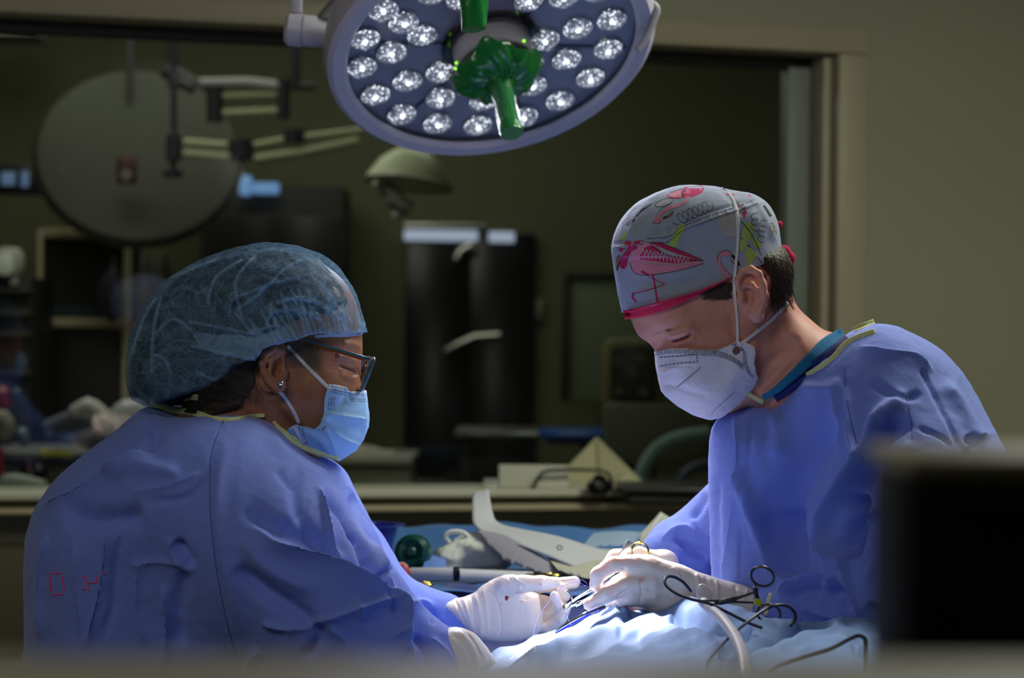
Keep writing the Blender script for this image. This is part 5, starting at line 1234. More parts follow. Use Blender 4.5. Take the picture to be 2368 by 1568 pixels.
for dy_, c_ in ((-.205, [(985, 1452), (1010, 1462), (1045, 1490), (1085, 1535), (1105, 1570), (1110, 1800), (1200, 1800), (1200, 1400), (1000, 1400)]),):
    pass
gw = Fd.nets().smooth(3)
s_ = [
    ([(517, 974), (490, 1046), (485, 1130), (490, 1236), (507, 1354), (532, 1468), (557, 1548)], 3, -1.2, 'f'), ([(530, 1010), (503, 1130), (510, 1250), (530, 1360), (560, 1480)], 16, 3.0),
    ([(84, 1183), (177, 1150), (274, 1083), (350, 1035)], 15, 11, 's'), ([(150, 1190), (253, 1202), (330, 1190)], 26, -9), ([(363, 982), (350, 1024), (330, 1050)], 12, -5), ([(300, 975), (345, 968), (372, 955)], 8, 4),
    ([(405, 1250), (425, 1280), (440, 1311)], 12, -8), ([(392, 1245), (400, 1285), (430, 1315)], 7, 5, 'r'), ([(300, 1310), (360, 1300), (420, 1308)], 6, 4, 'r'),
    ([(253, 1193), (240, 1290), (222, 1400), (200, 1500)], 12, 7, 't'), ([(290, 1200), (270, 1300), (262, 1400), (240, 1480)], 8, -4), ([(372, 1354), (385, 1430), (380, 1500), (370, 1560)], 12, 8, 't'), ([(430, 1320), (410, 1400), (420, 1500)], 16, -6), ([(320, 1300), (310, 1400), (330, 1500)], 9, 4, 't'),
    ([(170, 1250), (175, 1350), (190, 1480), (196, 1560)], 12, 5, 't'), ([(110, 1230), (95, 1330), (92, 1480)], 12, 6, 's'), ([(90, 1290), (88, 1400)], 5, -3),
    ([(578, 1206), (633, 1252), (697, 1278), (781, 1310), (866, 1356), (918, 1398), (938, 1450), (934, 1520)], 22, 16, 's'), ([(560, 1170), (640, 1220), (720, 1250), (800, 1280)], 24, -7),
    ([(545, 1312), (604, 1362), (692, 1417), (718, 1447)], 18, -10), ([(718, 1443), (790, 1420), (860, 1400), (915, 1392)], 14, 9, 's'), ([(730, 1440), (740, 1480), (700, 1530)], 12, -6), ([(718, 1447), (660, 1455), (600, 1440)], 9, 5), ([(760, 1450), (800, 1490), (790, 1540)], 8, 4, 'r'),
    ([(735, 1117), (764, 1230), (790, 1300)], 7, 7, 't'), ([(752, 1130), (800, 1190), (835, 1250), (862, 1345)], 12, -9), ([(812, 1143), (820, 1200), (823, 1244)], 9, -12), ([(770, 1100), (815, 1140), (850, 1200), (890, 1300), (905, 1340)], 9, 7, 'r'), ([(700, 1090), (680, 1130), (700, 1200), (740, 1260)], 14, -4), ([(640, 1240), (690, 1190), (720, 1150)], 5, -2),
    ([(904, 1316), (880, 1330), (868, 1360)], 6, -6), ([(895, 1330), (915, 1380), (940, 1430)], 6, 5, 'r'), ([(880, 1350), (905, 1410), (930, 1440)], 6, -5),
    ([(620, 1000), (680, 1060), (760, 1090)], 14, 4), ([(640, 1080), (660, 1110), (690, 1120)], 10, -3), ([(250, 1100), (330, 1080), (420, 1100)], 18, 5), ([(300, 1140), (400, 1120), (460, 1090)], 6, 3, 'r'), ([(330, 1160), (430, 1150), (480, 1100)], 8, -3),
    ([(950, 1400), (975, 1392), (1000, 1402)], 8, 5), ([(985, 1398), (1000, 1420), (1005, 1440)], 5, -4), ([(900, 1480), (930, 1460), (950, 1490), (960, 1540)], 10, 7, 'r'), ([(950, 1470), (985, 1500), (990, 1560)], 8, -6), ([(990, 1470), (1030, 1500), (1060, 1540)], 6, 4, 'r'), ([(940, 1500), (930, 1560)], 8, -6),
    ([(600, 1500), (560, 1560)], 10, 5), ([(820, 1380), (840, 1440)], 12, 4), ([(560, 1240), (600, 1300), (660, 1340), (740, 1370)], 20, 6)]
gw.sculpt(s_, 1.6).smooth(2); gw.crumple(0.0018, 22, 31); gw.crumple(0.0006, 80, 32)
go = gw.obj('gown', gown_m, wo); bvG = gw.bvh()
band('neck_binding', [(347, 932), (372, 938), (400, 948), (450, 955), (490, 968), (530, 972), (560, 968), (590, 962), (612, 961)], 14, [bvG, bvW], bind_m, wo, off=.003, thick=.002, step=5, crimp=.0003, rigid=.9, sm=8, wpts=[15, 16, 16, 14, 14, 13, 8])
band('neck_binding', [(632, 975), (656, 1000), (690, 1024), (730, 1044), (784, 1059)], 15, [bvG, bvM, bvW], bind_m, wo, off=.003, thick=.002, step=5, crimp=.0005, rigid=.85, sm=8, wpts=[6, 16, 18, 16, 14])
band('binding_knot', [(424, 922), (440, 918), (458, 920)], 14, [bvG, bvW], bind_m, wo, off=.006, thick=.004, step=5)
band('raglan_seam', [(517, 972), (490, 1046), (485, 1130), (490, 1236), (507, 1354), (532, 1468), (560, 1560)], 2.2, [bvG], seam_m, wo, off=.0006, thick=.0008)
lower_body(wo, P(500, 1600, 3.12).x, 3.12, 1.04, 0.22, 0.19, 1)
# red clock reflection on the gown's back, painted as glowing strokes
red_m = mat('red_reflection_glow', (0.09, 0.05, 0.13), 0.6, emit=(0.75, 0.03, 0.10), estr=0.13)
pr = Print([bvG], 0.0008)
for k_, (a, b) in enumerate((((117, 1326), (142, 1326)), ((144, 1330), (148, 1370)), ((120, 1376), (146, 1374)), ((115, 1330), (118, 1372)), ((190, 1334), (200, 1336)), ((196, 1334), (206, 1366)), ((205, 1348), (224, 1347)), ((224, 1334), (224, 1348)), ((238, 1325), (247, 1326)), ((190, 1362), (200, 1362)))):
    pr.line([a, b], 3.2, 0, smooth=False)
    if k_ in (3, 9): pr.build('digit_reflection', [red_m], wo); pr = Print([bvG], 0.0008)

# ---------- gloved hands of the left operator
Fd = Field((985, 1305, 1350, 1500), 3.20, -0.060, 0.055, 0.0011)
Fd.inflate([(1012, 1395), (1040, 1386), (1070, 1380), (1097, 1370), (1112, 1356), (1140, 1339), (1172, 1329), (1200, 1330), (1214, 1340), (1222, 1366), (1246, 1374), (1250, 1400), (1254, 1425), (1256, 1450), (1240, 1470), (1215, 1479), (1180, 1484), (1130, 1482), (1098, 1474), (1078, 1455), (1040, 1425)], 0.020, lambda a, b: 0.019 + 0.009 * np.clip((1135 - a) / 70, 0, 1), blur=2)
Fd.chain([(1172, 1354, -.012, .0145), (1212, 1350, -.022, .0118), (1252, 1349, -.026, .0102), (1284, 1346, -.024, .0074)], 0.006, kk=.002)
Fd.chain([(1215, 1356, .022, .0105), (1290, 1352, .018, .0098), (1327, 1347, .008, .0088)], 0.004, kk=.002)
Fd.chain([(1225, 1385, .026, .0100), (1290, 1400, .018, .0086), (1306, 1378, .000, .0078), (1298, 1358, -.010, .0070)], 0.003, kk=.0015)
Fd.chain([(1228, 1408, .024, .0098), (1280, 1424, .010, .0088), (1292, 1400, -.012, .0082), (1283, 1380, -.022, .0073)], 0.003, kk=.0015)
Fd.chain([(1238, 1446, .016, .0100), (1274, 1452, .002, .0090), (1298, 1430, -.014, .0080), (1310, 1406, -.020, .0064)], 0.003, kk=.0015)
gm_ = Fd.nets().smooth(1)
gm_.sculpt([([(1210, 1368), (1240, 1372), (1262, 1369)], 3, -2.2), ([(1206, 1352), (1210, 1366)], 3, -1.4), ([(1214, 1372), (1214, 1390)], 6, -1.8), ([(1250, 1375), (1256, 1400), (1262, 1440)], 5, -2.5), ([(1175, 1332), (1185, 1345), (1205, 1356)], 2, -1.2), ([(1185, 1330), (1197, 1342), (1212, 1350)], 2, 1.0), ([(1262, 1338), (1280, 1340)], 4, 1.0), ([(1125, 1365), (1145, 1380), (1158, 1420), (1160, 1460), (1150, 1482)], 4, -1.2, 's'),
             ([(1098, 1372), (1106, 1400), (1112, 1440), (1110, 1475)], 4, 1.6), ([(1070, 1382), (1080, 1410), (1090, 1450)], 4, 1.4), ([(1052, 1386), (1062, 1410), (1076, 1445)], 3, -1.2), ([(1088, 1376), (1094, 1400), (1100, 1460)], 3, -1.2), ([(1117, 1360), (1124, 1400), (1130, 1470)], 3, 1.0), ([(1276, 1430), (1282, 1440)], 2, -1), ([(1265, 1455), (1270, 1462)], 2, -1)])
gm_.crumple(0.0005, 120, 41)
gh = gm_.obj('glove', glove_m, wo); bvH1 = gm_.bvh()
pr = Print([bvH1], 0.0005)
for x, y, r in ((1172, 1382, 4.5), (1171, 1386, 3.5)): pr.poly([(x - r, y), (x, y - r), (x + r, y), (x, y + r)], 0, step=2)
for x, y, rx, ry in ((1180, 1379, 3, 2), (1196, 1370, 3, 3), (1189, 1373, 1.6, 1.6), (1207, 1391, 4, 3), (1160, 1395, 3, 3.5), (1182, 1414, 1.2, 2.2), (1250, 1352, 6, 2), (1223, 1347, 2, 1.5), (1292, 1438, 2, 4)): pr.poly([(x - rx, y), (x, y - ry), (x + rx, y + 1), (x, y + ry)], 1, step=2)
pr.build('blood_spots', [blood_m, blood_pale], wo)
Fd = Field((960, 1435, 1260, 1760), 2.915, -0.06, 0.06, 0.0015)
Fd.inflate([(1000, 1470), (1015, 1456), (1050, 1449), (1085, 1457), (1112, 1478), (1140, 1516), (1155, 1545), (1170, 1575), (1176, 1610), (1150, 1650), (1100, 1660), (1040, 1640), (1000, 1560)], 0.028, 0.032, blur=3)
for i_, (a, b, d) in enumerate((((1160, 1595), (1212, 1660), -.028), ((1160, 1610), (1205, 1690), -.010), ((1150, 1620), (1190, 1695), .008), ((1140, 1620), (1170, 1690), .026))):
    Fd.chain([(a[0], a[1], d, .0105), ((a[0] + b[0]) / 2 + 4, (a[1] + b[1]) / 2 - 4, d, .0098), (b[0], b[1], d, .0080)], .004, kk=.002)
Fd.chain([(1090, 1600, -.03, .013), (1120, 1660, -.034, .0110), (1160, 1690, -.028, .0090)], .005, kk=.002)
gm_ = Fd.nets().smooth(1)
gm_.sculpt([([(1080, 1460), (1098, 1482), (1110, 1505), (1121, 1528)], 3, -2.6, 's'), ([(1060, 1455), (1095, 1500), (1110, 1560)], 5, 1.6), ([(1130, 1510), (1136, 1545), (1134, 1568)], 3, -1.0), ([(1142, 1530), (1150, 1560)], 3, -1.0), ([(1040, 1460), (1080, 1500), (1095, 1560)], 6, -1.2)])
gm_.crumple(0.0006, 120, 43); gm_.obj('glove', glove_m, wo)

# ================================================================= RIGHT OPERATOR
mo_ = person('person', 'person at right in flamingo-print cloth cap, white respirator and blue gown, sewing', 1900, 3.12)
YM = 3.10
FM = [(1458, 735), (1436, 690), (1424, 610), (1428, 550), (1450, 508), (1490, 472), (1545, 446), (1610, 438), (1680, 446), (1740, 470), (1780, 515), (1800, 580), (1812, 640), (1812, 700), (1800, 760), (1790, 830), (1760, 895), (1710, 945), (1660, 960), (1600, 945), (1560, 915), (1540, 890), (1528, 868), (1520, 850), (1522, 832), (1515, 812), (1510, 800), (1496, 788), (1482, 785), (1472, 772)]
def Wm(px, py): return 0.075 - 0.014 * np.clip((py - 770) / 160, 0, 1) - 0.005 * np.clip((1560 - px) / 80, 0, 1) * (py > 600)
Fd = Field((1415, 430, 1990, 990), YM, -0.115, 0.10, 0.0014)
Fd.inflate(FM, 0.055, Wm, blur=5)
Fd.inflate([(1800, 660), (1830, 700), (1870, 735), (1910, 768), (1975, 790), (1990, 990), (1790, 990), (1750, 950), (1725, 930), (1735, 880), (1760, 800)], 0.05, 0.064, k=0.03, blur=6)
Fd.ell((1740, 678, -0.079), (0.0168, 0.0065, 0.0325), 0.004, rot=0.22)
Fd.chain([(1708, 668, -0.082, .0036), (1706, 648, -0.085, .0040), (1716, 630, -0.088, .0042), (1736, 622, -0.091, .0044), (1754, 633, -0.094, .0044), (1765, 657, -0.096, .0044), (1769, 684, -0.095, .0044), (1764, 708, -0.092, .0044), (1756, 726, -0.088, .0055)], 0.003)
Fd.ell((1748, 727, -0.085), (0.0085, 0.0055, 0.0100), 0.006, rot=.1)
Fd.ell((1732, 682, -0.094), (0.0082, 0.0150, 0.0140), 0.002, sub=True, rot=.25)
Fd.ell((1728, 645, -0.094), (0.0085, 0.0085, 0.0070), 0.002, sub=True)
Fd.chain([(1722, 662, -0.084, .0024), (1738, 658, -0.088, .0030), (1751, 672, -0.090, .0032), (1753, 692, -0.089, .0034), (1745, 710, -0.086, .0040)], 0.003)
Fd.ell((1714, 692, -0.082), (0.0050, 0.0050, 0.0075), 0.004)
bm_ = Fd.nets().smooth(1)
bm_.sculpt([
    ([(1538, 778), (1568, 767), (1608, 752)], 13, 3.4), ([(1548, 789), (1570, 785), (1598, 770)], 4, -3.0), ([(1515, 772), (1560, 750), (1640, 736)], 11, -1.0), ([(1475, 786), (1515, 770), (1550, 748), (1610, 730), (1680, 722)], 22, 1.7), ([(1556, 800), (1585, 794), (1612, 780)], 8, 1.6), ([(1536, 788)], 13, -2.6), ([(1600, 770), (1618, 762)], 6, 1.5),
    ([(1774, 640), (1780, 680), (1770, 730)], 4, -4, 'f'), ([(1520, 738), (1560, 728), (1640, 715)], 18, -.8), ([(1580, 720), (1640, 740), (1700, 770)], 30, -1.5), ([(1600, 800), (1660, 790), (1690, 770)], 22, 2.5), ([(1690, 720), (1700, 780)], 8, -1.5),
    ([(1745, 870), (1790, 830), (1850, 780)], 10, -2.5), ([(1765, 905), (1800, 880), (1840, 835)], 5, -1.8), ([(1750, 890), (1775, 880), (1800, 850)], 4, -1.2), ([(1735, 770), (1760, 800), (1745, 860)], 14, -2.5), ([(1800, 760), (1850, 800), (1870, 840)], 20, 3),
    ([(1552, 772), (1590, 758)], 2, -.7), ([(1575, 797), (1606, 784)], 2, -.6), ([(1570, 802), (1600, 794)], 2, -.4)]).smooth(1, .4)
bm_.sculpt([([(1546, 790), (1568, 787), (1590, 779), (1602, 770)], 3.2, -2.6), ([(1546, 780), (1570, 776), (1598, 762)], 7, 2.0), ([(1540, 766), (1566, 754), (1604, 748)], 4, -1.5), ([(1556, 772), (1588, 764)], 1.8, -.7), ([(1560, 796), (1586, 790), (1606, 780)], 6, 1.6), ([(1540, 790)], 8, -2.5), ([(1600, 768), (1616, 766)], 2, -.9), ([(1602, 774), (1618, 776)], 2, -.8)])
bm_.obj('body', skin_m, mo_); bvB = bm_.bvh()
# hair
Fd = Field((1600, 570, 1850, 730), YM, -0.095, 0.09, 0.0016)
Fd.inflate([(1560, 560), (1700, 520), (1800, 560), (1832, 612), (1834, 645), (1830, 690), (1822, 705), (1790, 690), (1700, 660), (1620, 700)], 0.05, 0.079, blur=3, clip=[(1615, 672), (1640, 655), (1700, 620), (1750, 590), (1800, 570), (1850, 590), (1842, 650), (1826, 700), (1812, 702), (1790, 696), (1772, 700), (1764, 640), (1730, 620), (1706, 640), (1704, 690), (1670, 690), (1640, 684)])
hr_ = Fd.nets().smooth(1).crumple(0.0006, 300, 51); hr_.obj('hair', hair_br, mo_); bvHr = hr_.bvh()
rts = []
for _ in range(1500):
    if rng.random() < .4: x, y = rng.uniform(1640, 1696), rng.uniform(655, 690); dx, dz = rng.uniform(-.014, -.006), rng.uniform(-.004, .001)
    else: x, y = rng.uniform(1781, 1832), rng.uniform(590, 702); dx, dz = rng.uniform(-.003, .006), rng.uniform(-.016, -.008)
    h = cast([bvB, bvHr], x, y)
    if h is None: continue
    a = h[0] + Vector((0, -.0004, 0)); rts.append([a, a + Vector((dx * .5, -.0016, dz * .5)), a + Vector((dx, -.0004, dz))])
hairs('hair_strands', rts, mat('hair_strand_brown', (0.07, 0.045, 0.03), 0.45), mo_, 0.00028)
rts = []
for k in range(30):
    t = rng.random(); h = cast([bvB], 1554 + 38 * t, 787 - 12 * t ** 1.5 + rng.uniform(-1, 1)); lx = rng.uniform(.6, 1.1)
    if h: rts.append([h[0], h[0] + Vector((-.0006 + .001 * t, -.002, -.0014 * lx)), h[0] + Vector((-.0016 + .003 * t, -.0030, -.0036 * lx))])
hairs('eyelashes', rts, hair_br, mo_, 0.00016)
rts = []
for k in range(240):
    t = rng.random(); h = cast([bvB], 1484 + 66 * t, 784 - 22 * t + rng.uniform(-4, 4))
    if h: rts.append([h[0], h[0] + Vector((.002, -.0016, .001)), h[0] + Vector((.005, -.0018, .0016))])
hairs('eyebrow', rts, mat('brow_light_brown', (0.22, 0.14, 0.10), 0.5), mo_, 0.00018)
# cloth cap
capc = mat('cap_cotton_grey', srgb(158, 166, 190), 0.8, bump=[('weave', 3000, 0.25, 0.0005), ('noise', 26, 0.4, 0.006)])
hemM = [(1442, 720), (1480, 715), (1516, 706), (1550, 696), (1580, 687), (1640, 666), (1680, 645), (1712, 628), (1745, 619), (1775, 604), (1803, 585)]
Fd = Field((1408, 422, 1812, 742), YM, -0.10, 0.10, 0.0017)
Fd.inflate([(1458, 770), (1433, 700), (1415, 605), (1418, 545), (1440, 500), (1480, 463), (1540, 436), (1600, 427), (1655, 431), (1700, 440), (1742, 448), (1776, 472), (1798, 512), (1806, 560), (1812, 640), (1790, 800), (1600, 850)], 0.055, lambda a, b: Wm(a, b) + 0.0050, blur=3, clip=hemM + [(1840, 560), (1840, 400), (1380, 400), (1380, 700), (1430, 738)], clips=False)
cm = Fd.nets().smooth(1)
cst = [([(1420, 563), (1450, 560), (1500, 548), (1560, 528), (1620, 500), (1680, 478), (1750, 458)], 4, -1.6, 'f'), ([(1420, 573), (1500, 560), (1560, 540), (1640, 508), (1700, 488), (1765, 468)], 4, 1.6, 'f'), ([(1545, 440), (1500, 470), (1470, 520), (1455, 560)], 12, 2), ([(1560, 450), (1520, 490), (1490, 550)], 6, 1.6, 'r'), ([(1530, 520), (1520, 548)], 7, -2), ([(1470, 500), (1455, 540)], 5, 1.5, 'r'), ([(1450, 640), (1560, 655), (1640, 640)], 12, -1.6), ([(1470, 690), (1560, 680), (1640, 655)], 9, 1.6), ([(1600, 570), (1680, 590), (1760, 600)], 14, 1.2), ([(1660, 434), (1700, 470), (1720, 500)], 6, -1.5), ([(1740, 450), (1770, 500), (1795, 560)], 7, 1.5), ([(1500, 590), (1560, 600)], 8, -1.2), ([(1430, 600), (1440, 680)], 8, 1.3)]
for k in range(16): x = 1440 + 20 * k; y = 566 - .28 * (x - 1440) - max(0, x - 1540) * .08; cst.append(([(x, y - 8), (x + 3, y + 10)], 2.5, 1.0))
cm.sculpt(cst); cm.crumple(0.0008, 60, 61)
cm.obj('cloth_cap', capc, mo_); bvC = cm.bvh()
red_b = mat('cap_band_red', srgb(214, 50, 88), 0.9, spec=.15, bump=('noise', 300, 0.4, 0.001))
bd = band('cap_band', [(1444, 729), (1480, 722), (1516, 712), (1550, 701), (1580, 691), (1615, 677), (1650, 661), (1685, 644)], 16, [bvC, bvB], red_b, mo_, off=.0052, thick=.006, step=5, rigid=0.0, sm=1, wpts=[20, 23, 23, 19, 14, 8, 5, 3], crimp=.0003)
# back tie of the cap
Fd = Field((1780, 500, 1850, 625), YM, -.03, .03, .0013)
Fd.chain([(1798, 575, 0, .004), (1812, 582, -.004, .008), (1824, 598, -.002, .008), (1830, 610, 0, .003)], .003); Fd.chain([(1792, 526, -.006, .003), (1800, 520, -.006, .0045), (1806, 516, -.006, .002)], .002)
Fd.nets().smooth(1).obj('cap_tie', red_b, mo_)
# printing on the cap (flat): flamingos, scribbles, patches
pk = mat('print_pink', srgb(218, 135, 160), 0.8); mg = mat('print_magenta', srgb(196, 36, 96), 0.8); bk = mat('print_black', (0.012, 0.012, 0.02), 0.8); gn = mat('print_green', srgb(168, 190, 96), 0.8); cr_ = mat('print_cream', srgb(176, 172, 176), 0.8); br_ = mat('print_brown', srgb(128, 108, 98), 0.8); wh_ = mat('print_white', srgb(205, 205, 220), 0.8)
MM = [pk, mg, bk, gn, cr_, br_, wh_]; PKI, MGI, BKI, GNI, CRI, BRI, WHI = range(7)
C = lambda pts: [(1400 + x / 4.611, 420 + y / 4.611) for x, y in pts]
pr = Print([bvC], 0.0005)
pr.poly(C([(785, 470), (858, 450), (835, 540), (775, 630), (770, 690), (700, 705), (670, 670), (730, 560)]), GNI, smooth=False)
pr.poly(C([(1490, 415), (1600, 470), (1560, 580), (1530, 650), (1450, 600)]), GNI, smooth=False); pr.poly(C([(1440, 600), (1520, 660), (1440, 770), (1430, 700)]), GNI, smooth=False); pr.poly(C([(1600, 570), (1670, 680), (1610, 720), (1560, 650)]), GNI, smooth=False); pr.poly(C([(1530, 690), (1620, 770), (1550, 890), (1480, 770)]), GNI, smooth=False); pr.poly(C([(1800, 715), (1790, 790), (1730, 840), (1760, 760)]), GNI, smooth=False)
pr.poly(C([(240, 520), (220, 580), (200, 625), (150, 610)]), GNI); pr.poly(C([(300, 440), (315, 575), (295, 520)]), GNI)
pr.poly(C([(640, 180), (710, 180), (700, 225), (620, 262), (530, 262), (560, 215)]), CRI); pr.line(C([(640, 180), (710, 180), (700, 225), (620, 262), (530, 262), (560, 215)]), 1.0, BKI, True)
pr.poly(C([(1195, 400), (1290, 330), (1390, 360), (1405, 560), (1330, 600), (1250, 520)]), CRI)
pr.poly(C([(1770, 430), (1810, 480), (1830, 560), (1790, 560), (1755, 490)]), BRI)
# crown flamingo
pr.poly(C([(820, 75), (900, 48), (1000, 40), (1055, 58), (1030, 110), (960, 150), (850, 165), (805, 170)]), MGI)
pr.poly(C([(655, 150), (740, 100), (850, 70), (820, 165), (770, 178)]), PKI); pr.line(C([(655, 150), (720, 168), (805, 172)]), 2.2, MGI); pr.line(C([(680, 135), (760, 150), (808, 155)]), 1.2, CRI); pr.line(C([(852, 70), (818, 165)]), 3.2, BKI); pr.line(C([(655, 150), (740, 100), (850, 70)]), 1.0, BKI)
for x in (850, 875, 895): pr.line(C([(x, 85), (x - 6, 125)]), 1.3, WHI)
pr.line(C([(885, 155), (860, 205), (780, 250), (660, 290), (580, 350), (560, 420)]), 6.5, PKI); pr.poly(C([(520, 400), (560, 375), (600, 380), (610, 410), (580, 440), (530, 445), (508, 425)]), PKI); pr.poly(C([(610, 385), (680, 345), (715, 305), (725, 330), (690, 375), (620, 400)]), BRI, layer=1); pr.poly(C([(610, 385), (665, 355), (650, 378), (618, 396)]), BKI, layer=2); pr.line(C([(575, 412), (582, 414)]), 2.2, BKI, smooth=False, layer=3)
pr.line(C([(505, 420), (515, 445), (560, 445), (600, 430)]), .8, BKI)
# big flamingo
pr.poly(C([(300, 740), (370, 680), (450, 650), (500, 700), (640, 800), (1045, 870), (900, 915), (760, 950), (560, 985), (380, 995), (290, 950), (262, 860)]), PKI)
pr.poly(C([(470, 648), (560, 650), (700, 695), (860, 760), (1045, 842), (860, 800), (700, 745), (560, 690)]), MGI); pr.poly(C([(360, 820), (400, 730), (460, 690), (520, 690), (620, 760), (760, 800), (980, 835), (760, 870), (560, 850), (430, 835)]), MGI, layer=1)
pr.poly(C([(560, 690), (700, 748), (860, 800), (980, 832), (800, 800), (640, 770)]), CRI, layer=2)
for i in range(13): x = 385 + i * 40; y0 = 720 + i * 8; pr.line(C([(x, y0 + 50), (x + 14, y0 - 14 + i), (x + 30, y0 + 52), (x + 34, y0 + 105 - i * 3)]), 1.5, WHI, layer=3)
pr.line(C([(410, 850), (440, 880), (500, 865), (560, 885), (640, 870), (740, 895), (820, 880), (930, 870)]), 2.0, CRI, layer=3)
pr.line(C([(262, 860), (290, 950), (380, 995), (560, 985), (760, 950), (900, 915), (1045, 870)]), 1.0, BKI, layer=3); pr.line(C([(470, 648), (560, 650), (700, 695), (860, 760), (1045, 842)]), 1.0, BKI, layer=3); pr.line(C([(470, 655), (540, 720), (660, 780), (820, 830), (1045, 842)]), 1.0, BKI, layer=3)
pr.line(C([(410, 650), (330, 650), (300, 690), (330, 705), (270, 720), (230, 800), (205, 900), (185, 915), (170, 880), (185, 820), (240, 740), (265, 680), (240, 650), (190, 690), (155, 745)]), 8.5, MGI, layer=1)
pr.poly(C([(140, 780), (160, 800), (130, 880), (122, 950), (108, 900), (115, 820)]), BRI, layer=2); pr.line(C([(155, 850), (135, 900), (124, 950)]), 3, BKI, layer=3)
pr.line(C([(385, 955), (500, 1020), (632, 1085)]), 4.2, PKI, smooth=False, layer=1); pr.line(C([(385, 955), (460, 1000)]), 4.4, MGI, smooth=False, layer=2); pr.line(C([(632, 1100), (480, 1140), (305, 1185)]), 4.2, PKI, smooth=False, layer=1); pr.line(C([(305, 1185), (285, 1230), (330, 1285)]), 4.2, MGI, layer=2); pr.line(C([(505, 985), (530, 1140), (556, 1290)]), 4.0, MGI, smooth=False, layer=2)
pr.line(C([(375, 960), (500, 1030), (632, 1092), (470, 1150), (300, 1195)]), .9, BKI, smooth=False, layer=3)
# side flamingo head
pr.line(C([(1325, 1015), (1250, 930), (1205, 860), (1215, 790), (1260, 755), (1310, 765)]), 8.5, PKI, layer=1); pr.poly(C([(1260, 740), (1320, 745), (1345, 790), (1300, 800), (1262, 780)]), PKI, layer=1); pr.poly(C([(1335, 790), (1375, 785), (1410, 830), (1435, 880), (1420, 905), (1390, 850)]), BKI, layer=2); pr.poly(C([(1330, 830), (1370, 860), (1385, 882), (1345, 865)]), BRI, layer=2); pr.line(C([(1316, 772), (1322, 775)]), 2.2, BKI, smooth=False, layer=3); pr.line(C([(1195, 860), (1200, 790), (1250, 742), (1320, 738), (1350, 785)]), .9, BKI, layer=3); pr.line(C([(1230, 862), (1270, 930), (1350, 1010)]), .9, BKI, layer=3)
pr.line(C([(1410, 235), (1500, 320)]), 2, MGI, smooth=False); pr.poly(C([(1460, 330), (1515, 320), (1490, 360), (1500, 390), (1470, 375)]), MGI); pr.line(C([(1290, 130), (1375, 140)]), 3, MGI); pr.poly(C([(1515, 130), (1560, 150), (1555, 160), (1530, 152)]), MGI)
# scribbles
def loops(a, b, n, amp, w=1.0, ph=0.0, lean=0.6):
    a = np.array(a, float); b = np.array(b, float); d = b - a; L_ = np.linalg.norm(d); u = d / L_; v = np.array([u[1], -u[0]]); out = []
    for t in np.linspace(0, 1, n * 12):
        th = 2 * PI * n * t + ph; out.append(tuple(a + u * (L_ * t + amp * lean * math.cos(th)) + v * amp * math.sin(th)))
    pr.line(C(out), w, BKI, smooth=False, step=2.5)
loops((790, 400), (1110, 250), 6, 62); pr.line(C([(715, 440), (770, 458)]), 1.2, BKI)
loops((1590, 340), (1600, 510), 3, 40, ph=1); loops((1690, 420), (1650, 640), 4, 36, ph=2)
pr.line(C([(1445, 420), (1530, 520), (1590, 620), (1640, 730), (1658, 785)]), 1.8, BKI); pr.line(C([(1620, 805), (1668, 872)]), 2, BKI); pr.line(C([(1522, 675), (1538, 695)]), 3, BKI); pr.line(C([(1448, 598), (1456, 612)]), 2.4, BKI)
pr.line(C([(1690, 255), (1720, 300), (1765, 370)]), 6, BKI); pr.line(C([(210, 460), (290, 390), (400, 300), (490, 240)]), 1.6, BKI); pr.line(C([(330, 370), (380, 310), (420, 280)]), 3, BKI); pr.line(C([(230, 470), (310, 400)]), 4, BKI)
# top stitching
pr.dash(C([(445, 608), (560, 600), (660, 590), (740, 550), (800, 490), (960, 420), (1140, 350), (1300, 300), (1440, 250), (1590, 190)]), 1.1, BKI, 5, 1.2); pr.dash(C([(440, 645), (560, 650), (660, 645), (760, 570), (830, 520), (1000, 455), (1200, 380), (1420, 310), (1620, 230)]), 1.1, BKI, 5, 1.2)
pr.dash(C([(95, 690), (140, 710), (240, 720), (330, 700)]), 1.1, BKI, 5, 1.2); pr.line(C([(180, 1390), (400, 1340), (640, 1270), (900, 1200), (1170, 1095), (1350, 1015)]), 1.1, BKI, step=4)
pr.build('cap_printing', MM, mo_)
# respirator
resp_m = mat('respirator_white', srgb(224, 218, 230), 0.7, bump=[('weave', 2000, 0.3, 0.0006), ('noise', 24, 0.15, 0.004)])
Fd = Field((1508, 780, 1750, 980), YM, -0.10, 0.09, 0.0013)
rk = [(1514, 812), (1540, 805), (1580, 805), (1620, 808), (1648, 806), (1670, 799), (1690, 788), (1712, 792), (1731, 800), (1735, 815), (1732, 840), (1737, 858), (1744, 873), (1734, 898), (1712, 925), (1690, 945), (1664, 966), (1640, 971), (1605, 962), (1570, 942), (1540, 917), (1530, 905), (1524, 880), (1518, 850)]
Fd.inflate([(1490, 760), (1512, 812), (1512, 850), (1520, 885), (1527, 908), (1545, 930), (1575, 952), (1610, 968), (1642, 977), (1670, 974), (1720, 940), (1800, 860), (1800, 740), (1600, 700)], 0.048, lambda a, b: Wm(a, b) + 0.0065, blur=4, clip=rk, clips=False)
rm = Fd.nets().smooth(1)
